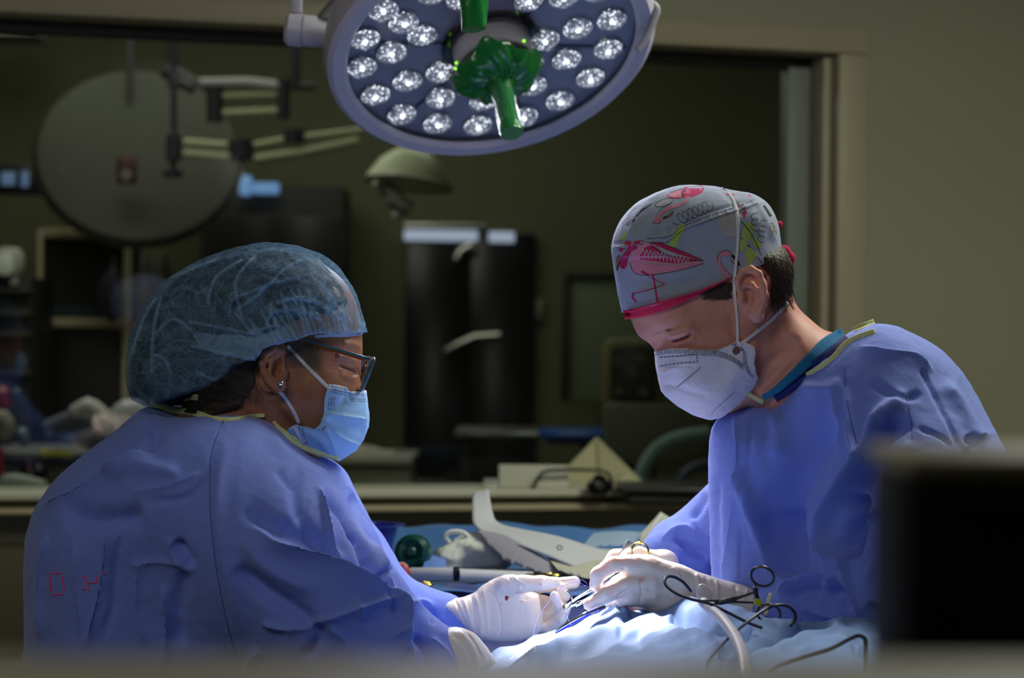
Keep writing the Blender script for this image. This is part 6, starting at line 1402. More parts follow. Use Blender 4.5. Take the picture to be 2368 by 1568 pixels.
rm.sculpt([([(1528, 886), (1565, 896), (1600, 910), (1640, 915)], 8, -3.0), ([(1530, 896), (1570, 930), (1610, 952), (1650, 962)], 7, 2.0), ([(1525, 870), (1560, 848), (1600, 838)], 9, 2.0), ([(1520, 850), (1570, 845), (1610, 848)], 5, -1.4), ([(1564, 897), (1622, 848)], 3, -1.4), ([(1560, 830), (1600, 824)], 6, 1.2), ([(1645, 958), (1700, 908)], 2, -1), ([(1700, 820), (1690, 880), (1660, 930)], 20, 2)])
rm.crumple(0.0005, 90, 71)
rm.obj('respirator_mask', resp_m, mo_); bvR = rm.bvh()
R5 = lambda pts: [(1420 + x / 5.227, 700 + y / 5.227) for x, y in pts]
pr = Print([bvR], 0.0006)
top = np.array([(500, 580), (620, 558), (740, 552), (860, 556), (980, 570), (1100, 580), (1190, 580), (1300, 600), (1400, 640), (1500, 700), (1568, 760)])
for k in range(4): pr.dash(R5([(x, y + 18 * k) for x, y in top]), 2.0, 0, 2.0, 2.2)
for k in range(3): pr.dash(R5([(1200, 575 + 18 * k), (1300, 520 + 18 * k), (1400, 468 + 20 * k), (1480, 500 + 14 * k)]), 2.0, 0, 2.0, 2.2)
for k in range(3): pr.dash(R5([(1530 + 18 * k * 0, 540), (1590 - 18 * k, 600), (1600 - 18 * k, 700), (1610 - 18 * k, 760), (1640 - 18 * k, 830), (1690 - 18 * k, 905)]), 2.0, 0, 2.0, 2.4)
pr.dash(R5([(505, 662), (700, 650), (990, 626)]), 1.8, 0, 7, 2.2); pr.dash(R5([(515, 770), (700, 742), (860, 728), (1010, 716)]), 1.8, 0, 7, 2.2); pr.dash(R5([(990, 626), (1012, 716)]), 1.8, 0, 4, 2.4, smooth=False)
pr.line(R5([(757, 1028), (1052, 776)]), 2.2, 1, smooth=False); pr.line(R5([(1175, 1344), (1468, 1072)]), 1.2, 1, smooth=False)
pr.build('mask_stitching', [dark_st, mat('weld_grey', srgb(150, 142, 160), .7)], mo_)
pr = Print([bvR], 0.0007); pr.poly([(1694, 810), (1702, 800), (1711, 805), (1712, 813), (1704, 820), (1696, 818)], 0, step=2); pr.build('strap_hole', [mat('hole_skin', srgb(120, 78, 68), .6)], mo_)
band('head_strap', [(1668, 434), (1690, 452), (1703, 485), (1707, 530), (1706, 570), (1701, 620), (1698, 660), (1701, 700), (1705, 740), (1706, 795)], 8, [bvC, bvB, bvR], strap_m, mo_, off=.0016, thick=.001, wpts=[5, 7, 8, 7, 7, 7, 7, 5, 8])
band('neck_strap', [(1710, 798), (1740, 776), (1775, 748), (1802, 722), (1822, 698)], 8, [bvB, bvR], strap_m, mo_, off=.0016, thick=.001)
# gown
YH = 3.12
GM = [(1955, 775), (1985, 762), (2028, 764), (2060, 790), (2100, 820), (2150, 860), (2225, 925), (2285, 985), (2325, 1050), (2365, 1140), (2420, 1300), (2440, 1500), (2440, 1730), (1645, 1730), (1645, 1500), (1643, 1350), (1638, 1250), (1636, 1150), (1635, 1050), (1640, 985), (1662, 960), (1700, 935), (1728, 908), (1765, 932), (1800, 905), (1850, 868), (1900, 825)]
Fd = Field((1490, 755, 2445, 1700), YH, -0.32, 0.25, 0.0028)
Fd.inflate(GM, 0.14, lambda px, py: 0.15 + 0.055 * np.clip((px - 1750) / 200, 0, 1), blur=5)
Fd.chain([(2060, 960, -.12, .088), (2110, 1150, -.19, .088), (2120, 1350, -.225, .080)], 0.10, kk=.05)
Fd.chain([(2120, 1350, -.225, .080), (1990, 1400, -.20, .058), (1880, 1405, -.16, .046), (1812, 1408, -.13, .038)], 0.05, kk=.03)
Fd.chain([(1800, 1120, .10, .07), (1700, 1215, .16, .062), (1615, 1268, .17, .052), (1565, 1280, .15, .042), (1532, 1292, .13, .032)], 0.05, kk=.02)
gmn = Fd.nets().smooth(3)
s_ = [
    ([(1691, 941), (1700, 1000), (1705, 1057), (1693, 1199), (1676, 1300), (1672, 1400)], 7, 5, 't'), ([(1740, 960), (1730, 1050), (1720, 1200)], 5, -2), ([(1712, 1215), (1708, 1290), (1707, 1347)], 3, -4), ([(1655, 1100), (1652, 1250), (1655, 1380)], 10, -5), ([(1665, 1180), (1690, 1190), (1730, 1180)], 3, -1.5), ([(1640, 1170), (1700, 1190), (1760, 1195)], 3, 1.2, 'r'),
    ([(1702, 1083), (1728, 1160), (1755, 1242), (1775, 1300), (1795, 1350)], 16, 10), ([(1923, 955), (1860, 1050), (1812, 1150), (1800, 1230), (1815, 1320)], 42, -22), ([(1790, 1180), (1830, 1290), (1850, 1340)], 30, -10),
    ([(1955, 888), (1968, 960), (1968, 1015), (1997, 1073)], 10, 8), ([(1925, 890), (1935, 960), (1930, 1040)], 14, 5), ([(2098, 905), (2040, 960), (2008, 1046), (1965, 1110), (1923, 1178), (1915, 1240), (1925, 1300), (1945, 1330)], 18, 18, 'g'), ([(2103, 967), (2040, 1010), (2010, 1083), (1978, 1150)], 16, -20), ([(2103, 1015), (2061, 1110), (2035, 1150)], 10, 10, 'r'),
    ([(1975, 1141), (1987, 1190), (1970, 1240), (1962, 1290)], 16, -30), ([(2103, 1147), (2045, 1175), (1990, 1215), (1962, 1255), (1960, 1310), (1978, 1370)], 14, 14, 's'), ([(2060, 1140), (2100, 1150)], 8, -8), ([(2000, 1190), (2060, 1160)], 6, 4, 'r'),
    ([(1791, 1368), (1830, 1345), (1860, 1335), (1905, 1330), (1912, 1345)], 9, 9, 'r'), ([(1810, 1385), (1860, 1365), (1895, 1370)], 12, -7), ([(1902, 1363), (1930, 1342), (1950, 1340), (1968, 1365), (1990, 1420), (2000, 1450)], 9, 10, 'r'), ([(1915, 1380), (1945, 1370), (1965, 1410)], 10, -8), ([(2000, 1380), (2060, 1395), (2100, 1430)], 8, 8, 's'), ([(2010, 1400), (2040, 1440)], 12, -8), ([(1850, 1400), (1890, 1420), (1940, 1430)], 8, 4), ([(2060, 1260), (2020, 1310), (2010, 1350)], 12, 6),
    ([(1985, 800), (2060, 815), (2120, 825), (2160, 860)], 12, 6, 's'), ([(2135, 861), (2170, 930), (2205, 1000), (2235, 1060)], 4, -3, 'f'), ([(2235, 1012), (2258, 1028)], 9, -9), ([(2220, 1045), (2270, 1010), (2310, 1000)], 10, 6, 'r'), ([(2130, 1075), (2150, 1050), (2240, 1075)], 8, 5, 'r'), ([(2120, 985), (2180, 1010), (2200, 1030)], 4, -3), ([(2010, 880), (2080, 920), (2130, 905)], 8, -4), ([(1850, 890), (1900, 900), (1950, 880)], 14, 4), ([(1780, 950), (1800, 1000), (1790, 1060)], 18, 4), ([(2110, 1040), (2120, 1100), (2150, 1130)], 12, -7), ([(2180, 880), (2240, 960), (2270, 1020)], 16, 6),
    ([(1632, 1140), (1612, 1180), (1600, 1200)], 10, -4), ([(1530, 1250), (1565, 1225), (1600, 1225), (1620, 1250)], 9, 7, 'r'), ([(1560, 1245), (1590, 1262), (1640, 1290)], 8, -5), ([(1545, 1262), (1600, 1290), (1640, 1310)], 6, 5, 'r'), ([(1600, 1200), (1625, 1225), (1640, 1240)], 6, 4, 'r'), ([(1575, 1235), (1588, 1280)], 5, -3)]
gmn.sculpt(s_, 1.5).smooth(2); gmn.crumple(0.0018, 22, 81); gmn.crumple(0.0006, 80, 82)
gmn.obj('gown', gown_m, mo_); bvN = gmn.bvh()
teal_m = mat('scrub_teal', srgb(20, 112, 158), 0.8, bump=('weave', 2600, 0.4, 0.0008)); navy_m = mat('scrub_navy', srgb(26, 36, 110), 0.8)
band('undershirt', [(1962, 782), (1930, 812), (1880, 850), (1830, 892), (1790, 918)], 26, [bvB, bvN], navy_m, mo_, off=.003, thick=.002)
band('scrub_collar', [(1952, 772), (1910, 795), (1870, 835), (1830, 872), (1795, 902), (1764, 920)], 24, [bvB, bvN], teal_m, mo_, off=.007, thick=.003, rigid=.7, sm=8, wpts=[30, 28, 26, 22, 18, 12])
band('neck_binding', [(2024, 766), (1990, 778), (1955, 796), (1925, 830), (1885, 858), (1840, 880)], 14, [bvN], bind_m, mo_, off=.005, thick=.002, step=5, crimp=.0004, rigid=.8, sm=8)
band('neck_binding', [(1724, 905), (1742, 918), (1766, 932)], 11, [bvN, bvB], bind_m, mo_, off=.004, thick=.002, step=5)
band('binding_tie', [(1975, 762), (2000, 752), (2022, 744)], 13, [bvN, bvB], bind_m, mo_, off=.004, thick=.003)
band('sleeve_seam', [(1953, 850), (1958, 920), (1975, 1000), (1998, 1075)], 1.8, [bvN], seam_m, mo_, off=.0006, thick=.0008)
band('sleeve_seam', [(2098, 912), (2106, 970), (2110, 1020)], 1.8, [bvN], seam_m, mo_, off=.0006, thick=.0008)
lower_body(mo_, P(2030, 1600, 3.12).x, 3.14, 1.04, 0.22, 0.19, -1)
# near glove (holds the forceps)
Fd = Field((1335, 1268, 1830, 1460), 3.02, -0.060, 0.055, 0.0012)
Fd.inflate([(1410, 1302), (1428, 1291), (1450, 1285), (1500, 1281), (1530, 1292), (1575, 1305), (1610, 1320), (1650, 1333), (1680, 1342), (1740, 1358), (1800, 1376), (1810, 1410), (1800, 1448), (1700, 1448), (1600, 1440), (1520, 1425), (1480, 1405), (1455, 1365), (1440, 1330)], 0.021, lambda a, b: 0.021 + 0.012 * np.clip((a - 1600) / 150, 0, 1), blur=2)
Fd.chain([(1470, 1308, -.006, .0130), (1418, 1306, -.012, .0105), (1384, 1328, -.014, .0098), (1377, 1353, -.013, .0082)], 0.006, kk=.002)
Fd.chain([(1505, 1350, -.014, .0130), (1448, 1357, -.020, .0108), (1404, 1376, -.022, .0100), (1363, 1398, -.021, .0086)], 0.006, kk=.002)
Fd.chain([(1505, 1378, -.010, .0150), (1462, 1378, -.014, .0138), (1438, 1388, -.010, .0100)], 0.004, kk=.002)
Fd.chain([(1450, 1385, .004, .009), (1425, 1392, .002, .0075), (1402, 1394, 0, .0062)], .002)
Fd.chain([(1500, 1400, .010, .0100), (1470, 1412, .012, .0085), (1450, 1405, .010, .0070)], .003)
Fd.chain([(1480, 1315, .016, .0115), (1430, 1348, .018, .0100), (1390, 1385, .004, .0080)], .003)
Fd.ell((1423, 1333, -.01), (.012, .03, .0030), .002, sub=True, rot=.45)
gm_ = Fd.nets().smooth(1)
gm_.sculpt([([(1420, 1340), (1440, 1325), (1446, 1312)], 5, -2.0), ([(1372, 1367), (1400, 1350), (1430, 1338)], 3, -1.5), ([(1555, 1308), (1572, 1330), (1580, 1360)], 3, 1.0, 's'), ([(1610, 1322), (1616, 1350), (1616, 1380)], 4, 1.6), ([(1630, 1330), (1640, 1360), (1650, 1400)], 4, -1.6), ([(1655, 1338), (1660, 1370), (1655, 1400)], 4, 1.6), ([(1700, 1350), (1704, 1380)], 4, -1.4), ([(1730, 1358), (1720, 1390)], 4, 1.4), ([(1478, 1342), (1484, 1370), (1478, 1400)], 3, -1.0), ([(1460, 1360), (1440, 1372), (1425, 1382)], 3, -1.6), ([(1510, 1382), (1530, 1374), (1548, 1380)], 3, 2.2, 'r'), ([(1745, 1365), (1750, 1400)], 3, 1.2)])
gm_.crumple(0.0005, 120, 45); gm_.obj('glove', glove_m, mo_); bvH2 = gm_.bvh()
band('cuff_roll', [(1783, 1372), (1776, 1395), (1770, 1425)], 9, [bvH2, bvN], mat('cuff_latex', srgb(214, 214, 180), .5), mo_, off=.002, thick=.003)
pr = Print([bvH2], 0.0004); pr.poly([(1476, 1338), (1490, 1335), (1486, 1347), (1478, 1350)], 0, step=2)
for x, y, rx, ry in ((1498, 1365, 4, 3), (1430, 1364, 2.5, 1.5), (1370, 1404, 2.5, 2), (1417, 1373, 2, 1.2), (1410, 1378, 2, 1)): pr.poly([(x - rx, y), (x, y - ry), (x + rx, y - 1), (x, y + ry)], 0, step=2)
pr.build('blood_smears', [blood_pale], mo_)
# far glove (holds the needle holder)
Fd = Field((1355, 1255, 1580, 1400), 3.14, -0.045, 0.045, 0.0013)
Fd.chain([(1535, 1305, .0, .020), (1500, 1315, 0, .022), (1465, 1312, 0, .020)], .01, kk=.01)
Fd.chain([(1455, 1288, -.004, .0120), (1424, 1290, -.004, .0110), (1398, 1318, .004, .0090), (1376, 1358, .004, .0078)], .004)
Fd.chain([(1520, 1298, -.012, .0120), (1490, 1286, -.014, .0095), (1478, 1276, -.014, .0080)], .004)
Fd.chain([(1460, 1330, .006, .0110), (1425, 1345, .006, .0095), (1400, 1362, .006, .0080)], .003)
Fd.chain([(1475, 1345, .008, .0105), (1445, 1365, .008, .0090), (1425, 1378, .008, .0075)], .003)
Fd.chain([(1490, 1350, -.002, .0095), (1470, 1375, 0, .0080), (1452, 1386, 0, .0070)], .003)
Fd.nets().smooth(1).crumple(0.0005, 120, 46).obj('glove', glove_m, mo_)
# ================================================================= PATIENT UNDER THE DRAPE
drape_m = mat('patient_drape', srgb(120, 150, 200), 0.8, bump=[('noise', 300, 0.35, 0.0008), ('noise', 22, 0.3, 0.008)], var=(7, .4, srgb(110, 138, 188)))
pt = empty('operating_table', (0.2, 2.75, 0), 'operating table with pale blue drape rising under the gloved hands', 'table')
rid = np.array([(960, 1600), (1060, 1560), (1120, 1525), (1150, 1502), (1180, 1492), (1215, 1483), (1235, 1468), (1262, 1462), (1300, 1455), (1340, 1438), (1400, 1410), (1425, 1397), (1440, 1404), (1480, 1405), (1530, 1396), (1600, 1382), (1640, 1384), (1700, 1402), (1790, 1432), (1850, 1438), (1930, 1432), (1990, 1427), (2040, 1432), (2075, 1450), (2110, 1490), (2160, 1560), (2300, 1600), (2420, 1620)], float)
def drape_fn():
    cols = np.arange(960, 2421, 4.0); rows = 190; yr = lambda px: 3.03 - .23 * float(np.clip((px - 1540) / 260, 0, 1))
    ry = np.interp(cols, rid[:, 0], rid[:, 1]); k = np.ones(3) / 3; ry = np.convolve(np.pad(ry, 1, mode='edge'), k, 'valid')
    V = []
    for j in range(rows):
        t = j / (rows - 1) * 1.3 - 0.3                       # <0 behind the ridge
        for i, px in enumerate(cols):
            if t >= 0:
                Y = yr(px) - t * (yr(px) - 2.08); bot = 1660; py = ry[i] + (bot - ry[i]) * t ** 0.85
                V.append(P(px, py, Y))
            else:
                Yr = yr(px); b = P(px, ry[i], Yr); s_ = -t / 0.3
                V.append(Vector((b.x * (1 + .0), Yr + (0.20 - .14 * float(np.clip((px - 1540) / 260, 0, 1))) * s_, b.z - 0.16 * s_ ** 1.4 - 0.004 * s_)))
    v = np.array([list(p) for p in V]); n = len(cols)
    v = v.reshape(rows, n, 3)
    fall = []
    for k in range(1, 15):                                    # the cloth hangs down on the near side
        r = v[-1].copy(); r[:, 1] -= .012 * min(k, 3) - .006 * np.sin(r[:, 0] * 40) * min(k / 6, 1); r[:, 2] -= .0015 * k + .0026 * k ** 2 * (k < 4) + (.0234 + .032 * (k - 3)) * (k >= 4); fall.append(r)
    v = np.concatenate([v, np.array(fall)]); rows_ = rows + 14
    for sgn in (-1, 1):                                       # and over both ends
        ext = []
        for k in range(1, 13):
            c = v[:, -1 if sgn > 0 else 0].copy(); c[:, 0] += sgn * .010 * min(k, 3) + .006 * np.sin(c[:, 1] * 40) * min(k / 6, 1); c[:, 2] -= .0026 * k ** 2 * (k < 4) + (.0234 + .036 * (k - 3)) * (k >= 4); ext.append(c)
        ext = np.array(ext).transpose(1, 0, 2)
        v = np.concatenate([v, ext], 1) if sgn > 0 else np.concatenate([ext[:, ::-1], v], 1)
    n = v.shape[1]; v = v.reshape(-1, 3)
    q = np.array([(j * n + i, j * n + i + 1, (j + 1) * n + i + 1, (j + 1) * n + i) for j in range(rows_ - 1) for i in range(n - 1)])
    return Mesh3(v, q[:, ::-1])
dm = drape_fn()
nz = dm.normals()[:, 2].mean()
if nz < 0: dm.q = dm.q[:, ::-1]
dm.sculpt([
    ([(1165, 1568), (1230, 1535), (1330, 1500), (1440, 1466), (1510, 1436), (1560, 1420)], 12, 22), ([(1200, 1568), (1290, 1535), (1380, 1500), (1470, 1455), (1560, 1412)], 11, -26), ([(1260, 1568), (1340, 1520), (1440, 1475), (1530, 1425)], 12, 14),
    ([(1150, 1510), (1240, 1490), (1300, 1470)], 8, 4), ([(1190, 1500), (1280, 1480), (1380, 1440)], 8, -3), ([(1420, 1398), (1440, 1412), (1450, 1430)], 7, 10, 'r'),
    ([(1550, 1420), (1600, 1440), (1680, 1460), (1740, 1455)], 16, -24), ([(1560, 1418), (1620, 1414), (1690, 1432)], 12, 5), ([(1600, 1455), (1660, 1480), (1720, 1490)], 14, 8), ([(1660, 1520), (1760, 1490), (1860, 1455), (1930, 1448)], 12, -30), ([(1640, 1545), (1760, 1520), (1880, 1470), (1960, 1445)], 12, 9), ([(1720, 1440), (1790, 1450), (1850, 1445)], 12, 8), ([(1480, 1490), (1560, 1470), (1620, 1490)], 24, 8),
    ([(1960, 1460), (1990, 1520), (2000, 1568)], 12, -8), ([(1850, 1530), (1930, 1490), (1980, 1500)], 14, 8), ([(2040, 1450), (2070, 1500), (2090, 1560)], 14, 6), ([(1440, 1440), (1470, 1425)], 6, -5)], 1.0, direction=(0, 0, 1), mn=.55)
r9 = np.random.default_rng(9)
dm.v[:, 2] += 0.0022 * np.sin(dm.v[:, 0] * 60 + 5 * np.sin(dm.v[:, 1] * 7)) * np.sin(dm.v[:, 1] * 38 + dm.v[:, 0] * 20) + .0010 * np.sin(dm.v[:, 0] * 170 - dm.v[:, 1] * 90)
dm.obj('drape', drape_m, pt); bvD = dm.bvh()
zt_ = 1.02
mb = MB(); mb.box((0.32, 2.52, 0.93), (1.0, .56, .10), None, .03, 3); mb.build('mattress', mat('table_mattress', (0.02, 0.02, 0.022), .5), pt)
mb = MB(); mb.box((0.32, 2.52, 0.85), (1.0, .5, .06), None, .008); mb.build('frame', steel_m, pt)
mb = MB(); mb.box((0.5, 2.52, 0.45), (.3, .3, .78), None, .02); mb.build('column', steel_m, pt)
mb = MB(); mb.box((0.45, 2.52, 0.06), (.9, .5, .10), None, .03, 3); mb.build('base', MATS['table_mattress'], pt)
pr = Print([bvD], 0.0006)
for a in ([(1265, 1482), (1280, 1472), (1296, 1464)], [(1213, 1506), (1222, 1503), (1219, 1510), (1213, 1506)], [(1234, 1500), (1240, 1495)], [(1210, 1522), (1220, 1512)], [(1180, 1524), (1205, 1505)], [(1230, 1508), (1240, 1506)]): pr.line(a, 2.2, 0, step=3)
for x, y in ((1268, 1482), (1276, 1476), (1290, 1466), (1236, 1499)): pr.poly([(x - 3, y), (x, y - 2), (x + 3, y), (x, y + 2)], 0, step=2)
o = pr.build('blood_marks', [mat('blood_dry', (0.20, 0.03, 0.02), .5)], pt)
def hit(px, py, up=0.0):
    h = cast([bvD], px, py); return (h[0] + Vector((0, -.2 * up, up))) if h else P(px, py, 2.9)

# ---------------- instruments
bright = MATS['bright_steel']
t = empty('needle_holder', P(1330, 1392, 3.05), 'bright steel needle holder with gold ring held in the right operator\'s far glove', 'needle holder')
J0 = P(1306, 1404, 3.02); J1 = P(1365, 1366, 3.05); J2 = P(1430, 1325, 3.07)
for sg in (0, 1):
    off = P(0, 0, 3.0) - P(0, 14, 3.0)
    mb = MB(); a = P(1307, 1404 + 4 * sg, 3.02); b = P(1362, 1368 + 16 * sg, 3.05); c = P(1432, 1322 + 22 * sg, 3.08); mb.tube([a, a * .5 + b * .5 + Vector((0, 0, .0012 * (1 - 2 * sg))), b, c], [.0011, .0017, .0020, .0024], 8); mb.build('jaw', bright, t)
mb = MB(); mb.tube([P(1306, 1398, 3.02), P(1303, 1403, 3.02), P(1308, 1411, 3.02), P(1316, 1412, 3.02)], .0012, 8); mb.build('jaw_tip', bright, t)
mb = MB(); mb.box(P(1338, 1396, 3.035), (.010, .004, .006), Matrix.Rotation(-.5, 3, 'Y'), .0015); mb.build('box_joint', bright, t)
rc = P(1480, 1276, 3.115)
mb = MB(); mb.tube([rc + Vector((.0108 * math.cos(a), .004 * math.sin(a), .0115 * math.sin(a))) for a in np.linspace(0, 2 * PI, 36, endpoint=False)], .0014, 10, closed=True); mb.build('finger_ring', gold_m, t)
d_ = (P(1455, 1255, 3.06) - P(1432, 1296, 3.06)); R_ = Matrix((d_.normalized(), Vector((0, 1, 0)), d_.normalized().cross(Vector((0, 1, 0))))).transposed()
mb = MB(); mb.box(P(1444, 1275, 3.055), (d_.length + .004, .0025, .0085), R_, .0012); mb.build('flat_handle', mat('satin_steel', (0.42, 0.42, 0.48), .3, .9), t)
t = empty('suture_needle', P(1322, 1385, 3.02), 'curved bright suture needle gripped in the needle holder jaws', 'needle')
mb = MB(); mb.tube([P(*q, 3.015) for q in spline([(1304, 1367), (1314, 1370), (1321, 1380), (1322, 1392), (1318, 1402), (1310, 1408)], 6)], [.0007 + .0004 * (i > 2) for i in range(31)], 8); mb.build('needle_arc', bright, t)
mb = MB(); mb.tube([P(1309, 1409, 3.015), P(1306, 1411, 3.015)], [.001, .0002], 8); mb.build('needle_point', bright, t)
t = empty('tissue_forceps', P(1330, 1435, 2.96), 'steel forceps held by the right operator\'s near glove reaching down to the drape', 'forceps')
mb = MB(); mb.tube([P(*q, 2.985) for q in spline([(1284, 1462), (1300, 1450), (1325, 1435), (1350, 1422), (1380, 1410), (1400, 1402)], 5)], [.0008, .0009, .0010, .0012, .0014, .0016, .0018, .002, .002, .002, .002, .002, .002, .002, .002, .002, .002, .002, .002, .002, .002, .002, .002, .002, .002, .002], 8); mb.build('prong', bright, t)
mb = MB(); mb.tube([P(*q, 2.990) for q in spline([(1284, 1464), (1302, 1455), (1328, 1440), (1352, 1427), (1380, 1413), (1400, 1405)], 5)], .0012, 8); mb.build('prong', mat('blue_steel', (0.03, 0.03, 0.6), .2, .6), t)
mb = MB(); mb.box(P(1352, 1415, 2.985), (.005, .003, .007), Matrix.Rotation(.5, 3, 'Y'), .001); mb.build('grip', bright, t)
vio = mat('violet_thread', (0.07, 0.03, 0.42), .4)
t = empty('suture_thread', P(1290, 1360, 3.1), 'fine violet suture thread looping from the raised glove down to the drape', 'thread')
mb = MB(); mb.tube([P(x, y, d) for x, y, d in spline([(1300, 1344, 3.16), (1320, 1340, 3.15), (1345, 1341, 3.13), (1357, 1350, 3.12), (1352, 1355, 3.12), (1338, 1346, 3.12), (1318, 1349, 3.11), (1296, 1360, 3.10), (1275, 1385, 3.07), (1255, 1412, 3.04), (1240, 1440, 3.0), (1234, 1466, 2.97), (1238, 1478, 2.95), (1252, 1488, 2.93)], 8)], .00034, 6); mb.build('strand', vio, t)
mb = MB(); mb.tube([P(x, y, d) for x, y, d in spline([(1278, 1366, 3.10), (1290, 1385, 3.07), (1303, 1405, 3.04), (1312, 1428, 3.0), (1321, 1447, 2.97)], 8)], .00034, 6); mb.build('strand', vio, t)
mb = MB(); mb.tube([P(x, y, 2.97) for x, y in spline([(1350, 1422), (1370, 1412), (1384, 1409), (1388, 1414), (1380, 1420), (1374, 1414)], 6)], .0004, 6); mb.build('strand', vio, t)
# scissors clipped on the drape
t = empty('ring_scissors', P(1760, 1390, 2.86), 'dark steel ring-handled clamp with yellow tape standing on the drape at right', 'clamp')
dk = mat('dark_clamp_steel', (0.10, 0.09, 0.09), .3, .9)
YC_ = 2.80
def oval(cx, cy, rx, ry, rot, r, nm, m_=dk):
    mb = MB(); mb.tube([P(cx + rx * math.cos(a) * math.cos(rot) - ry * math.sin(a) * math.sin(rot), cy + rx * math.cos(a) * math.sin(rot) + ry * math.sin(a) * math.cos(rot), YC_ + .004 * math.sin(a)) for a in np.linspace(0, 2 * PI, 40, endpoint=False)], r, 8, closed=True); mb.build(nm, m_, t)
oval(1763, 1333, 27, 22, .35, .0016, 'finger_ring'); oval(1778, 1419, 27, 21, .2, .0015, 'finger_ring')
mb = MB(); mb.tube([P(x, y, YC_) for x, y in spline([(1748, 1352), (1747, 1366), (1749, 1380), (1756, 1400)], 6)], [.0016] * 3 + [.0030] * 12 + [.0022] * 4, 8); mb.build('handle_arm', dk, t)
mb = MB(); mb.tube([P(x, y, YC_) for x, y in [(1748, 1368), (1720, 1378), (1695, 1386), (1665, 1392)]], [.0016, .0017, .003, .003], 8); mb.build('shank', dk, t)
mb = MB(); mb.tube([P(x, y, YC_ + .003) for x, y in [(1752, 1394), (1700, 1392), (1665, 1392), (1640, 1400), (1632, 1404)]], [.0014, .0016, .003, .0014, .0008], 8); mb.build('shank', dk, t)
mb = MB(); mb.tube([P(x, y, YC_) for x, y in [(1700, 1383), (1680, 1389), (1662, 1394)]], [.0032, .0038, .0030], 8); mb.build('box_joint', mat('clamp_joint', (0.05, 0.05, .05), .4, .6), t)
mb = MB(); mb.tube([P(1668, 1390, YC_), P(1630, 1389, YC_), P(1612, 1388, YC_)], [.0018, .0013, .0008], 8); mb.build('jaw', dk, t)
mb = MB(); mb.box(P(1753, 1393, YC_ - .002), (.0085, .0075, .0080), Matrix.Rotation(.3, 3, 'Y'), .0012); mb.build('yellow_tape', mat('yellow_tape', (0.45, 0.50, 0.01), .5), t)
# cords
cord_m = mat('dark_violet_cord', (0.012, 0.008, 0.035), .35)
t = empty('cautery_cord', P(1640, 1390, 2.8), 'dark violet cord looping over the glove wrist and across the drape', 'cord')
mb = MB(); mb.tube([P(x, y, d) for x, y, d in spline([(1597, 1367, 2.86), (1580, 1347, 2.85), (1560, 1335, 2.84), (1544, 1334, 2.83), (1537, 1345, 2.82), (1545, 1360, 2.81), (1570, 1376, 2.8), (1600, 1386, 2.79), (1640, 1396, 2.78), (1680, 1415, 2.76), (1730, 1440, 2.74), (1762, 1452, 2.73)], 8)], .0019, 10); mb.build('cord_body', cord_m, t)
t = empty('cable_loop', P(1760, 1430, 2.75), 'dark cable arching behind the clamp rings and down to the lower edge', 'cable')
mb = MB(); mb.tube([P(x, y, d) for x, y, d in spline([(1825, 1448, 2.74), (1838, 1435, 2.74), (1838, 1418, 2.74), (1822, 1402, 2.74), (1795, 1400, 2.73), (1765, 1412, 2.72), (1720, 1445, 2.68), (1680, 1480, 2.60), (1650, 1512, 2.5), (1632, 1540, 2.42), (1625, 1600, 2.35)], 8)], .0019, 10); mb.build('cable_body', cord_m, t)
t = empty('grey_tube', P(1640, 1420, 2.75), 'thick soft pale tube hanging over the drape beside the cords', 'tube')
mb = MB(); mb.tube([P(x, y, d) for x, y, d in spline([(1624, 1390, 2.84), (1630, 1396, 2.82), (1642, 1408, 2.80), (1668, 1430, 2.70), (1695, 1465, 2.6), (1712, 1500, 2.5), (1722, 1540, 2.42), (1725, 1600, 2.35)], 8)], [.0050] * 3 + [.0062] * 54, 16)
mb.build('tube_body', mat('soft_pale_tube', srgb(196, 188, 196), .35), t)
mb = MB(); mb.lathe([(0, .003), (.006, .0028), (.0095, .0012), (.010, 0), (.0095, -.0012), (.006, -.0028), (0, -.003)], Matrix.Translation(P(1628, 1374, 2.84)) @ Matrix.Rotation(math.radians(-20), 4, 'Y') @ Matrix.Rotation(math.radians(80), 4, 'X') @ Matrix.Diagonal((.9, 1.25, 1, 1)), 32); mb.build('tube_cap', mat('tube_cap_clear', srgb(222, 214, 224), .3), t)
t = empty('bent_cable', P(1900, 1510, 2.5), 'dark bent cable lying over the drape hump at the lower right', 'cable')
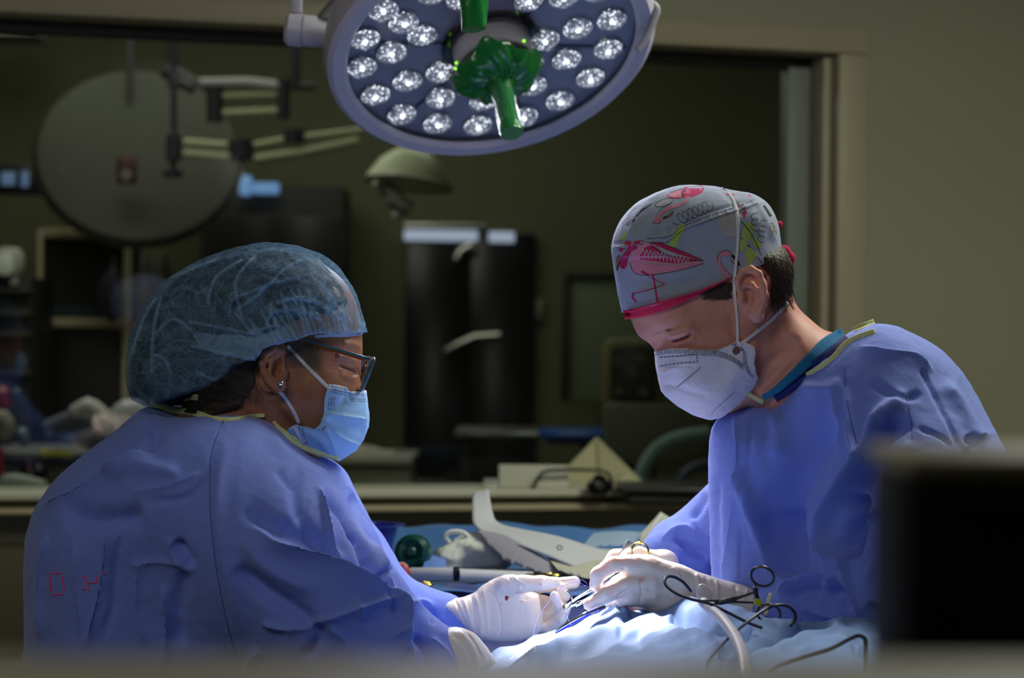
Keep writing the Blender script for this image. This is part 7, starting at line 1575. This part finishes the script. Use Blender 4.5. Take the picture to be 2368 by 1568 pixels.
mb = MB(); mb.tube([P(x, y, d) for x, y, d in spline([(1760, 1560, 2.45), (1800, 1538, 2.45), (1860, 1518, 2.45), (1920, 1500, 2.45), (1960, 1480, 2.45), (1985, 1470, 2.45), (1999, 1478, 2.45), (2001, 1500, 2.45), (2002, 1560, 2.42)], 8)], .0022, 10); mb.build('cable_body', mat('dark_grey_cable', (.02, .018, .025), .4), t)

# ================================================================= BLURRED EQUIPMENT CLOSE TO THE CAMERA
beige = mat('equipment_beige', srgb(150, 144, 126), .5, bump=('noise', 200, .1, .001))
YF = 0.92
t = empty('monitor', P(2250, 1300, YF), 'out of focus black screen with beige casing at the lower right corner', 'monitor')
a = P(2104, 1108, YF); b = P(2620, 1500, YF)
mb = MB(); mb.box(((a.x + b.x) / 2, YF + .05, (a.z + b.z) / 2 - .02), (b.x - a.x, .10, a.z - b.z + .04), None, .003); mb.build('screen_body', black_m, t)
a2 = P(2104, 1056, YF)
mb = MB(); mb.box(((a.x + b.x) / 2 - .0, YF + .055, (a.z + a2.z) / 2 + .001), (b.x - a.x + .002, .11, a2.z - a.z), None, .003); mb.build('top_casing', beige, t)
mb = MB(); mb.box(((a.x + b.x) / 2, YF - .001, (a.z + b.z) / 2 - .01), (b.x - a.x - .012, .002, a.z - b.z), None, .0005); mb.build('screen', mat('screen_black', (0.004, .004, .004), .35, spec=.2), t)
t = empty('equipment_cart', (0.0, 0.70, 0.0), 'out of focus grey-beige cart top along the whole bottom edge', 'cart')
a = P(-400, 1556, .70); b = P(2900, 1522, .70)
mb = MB(); mb.box((0.12, .62, 1.500 - (1575 - 784) * .70 / F - .0105), (.75, .30, .02), Matrix.Rotation(-math.radians(0.55), 3, 'Y'), .004); mb.build('cart_top', beige, t)
for x in (-.2, .42):
    for y in (.52, .74): mb = MB(); mb.tube([(x, y, 0), (x, y, 1.395)], .012, 10); mb.build('leg', beige, t)
mb = MB(); mb.box((.12, .62, .6), (.7, .27, .02), None, .004); mb.build('shelf', beige, t)
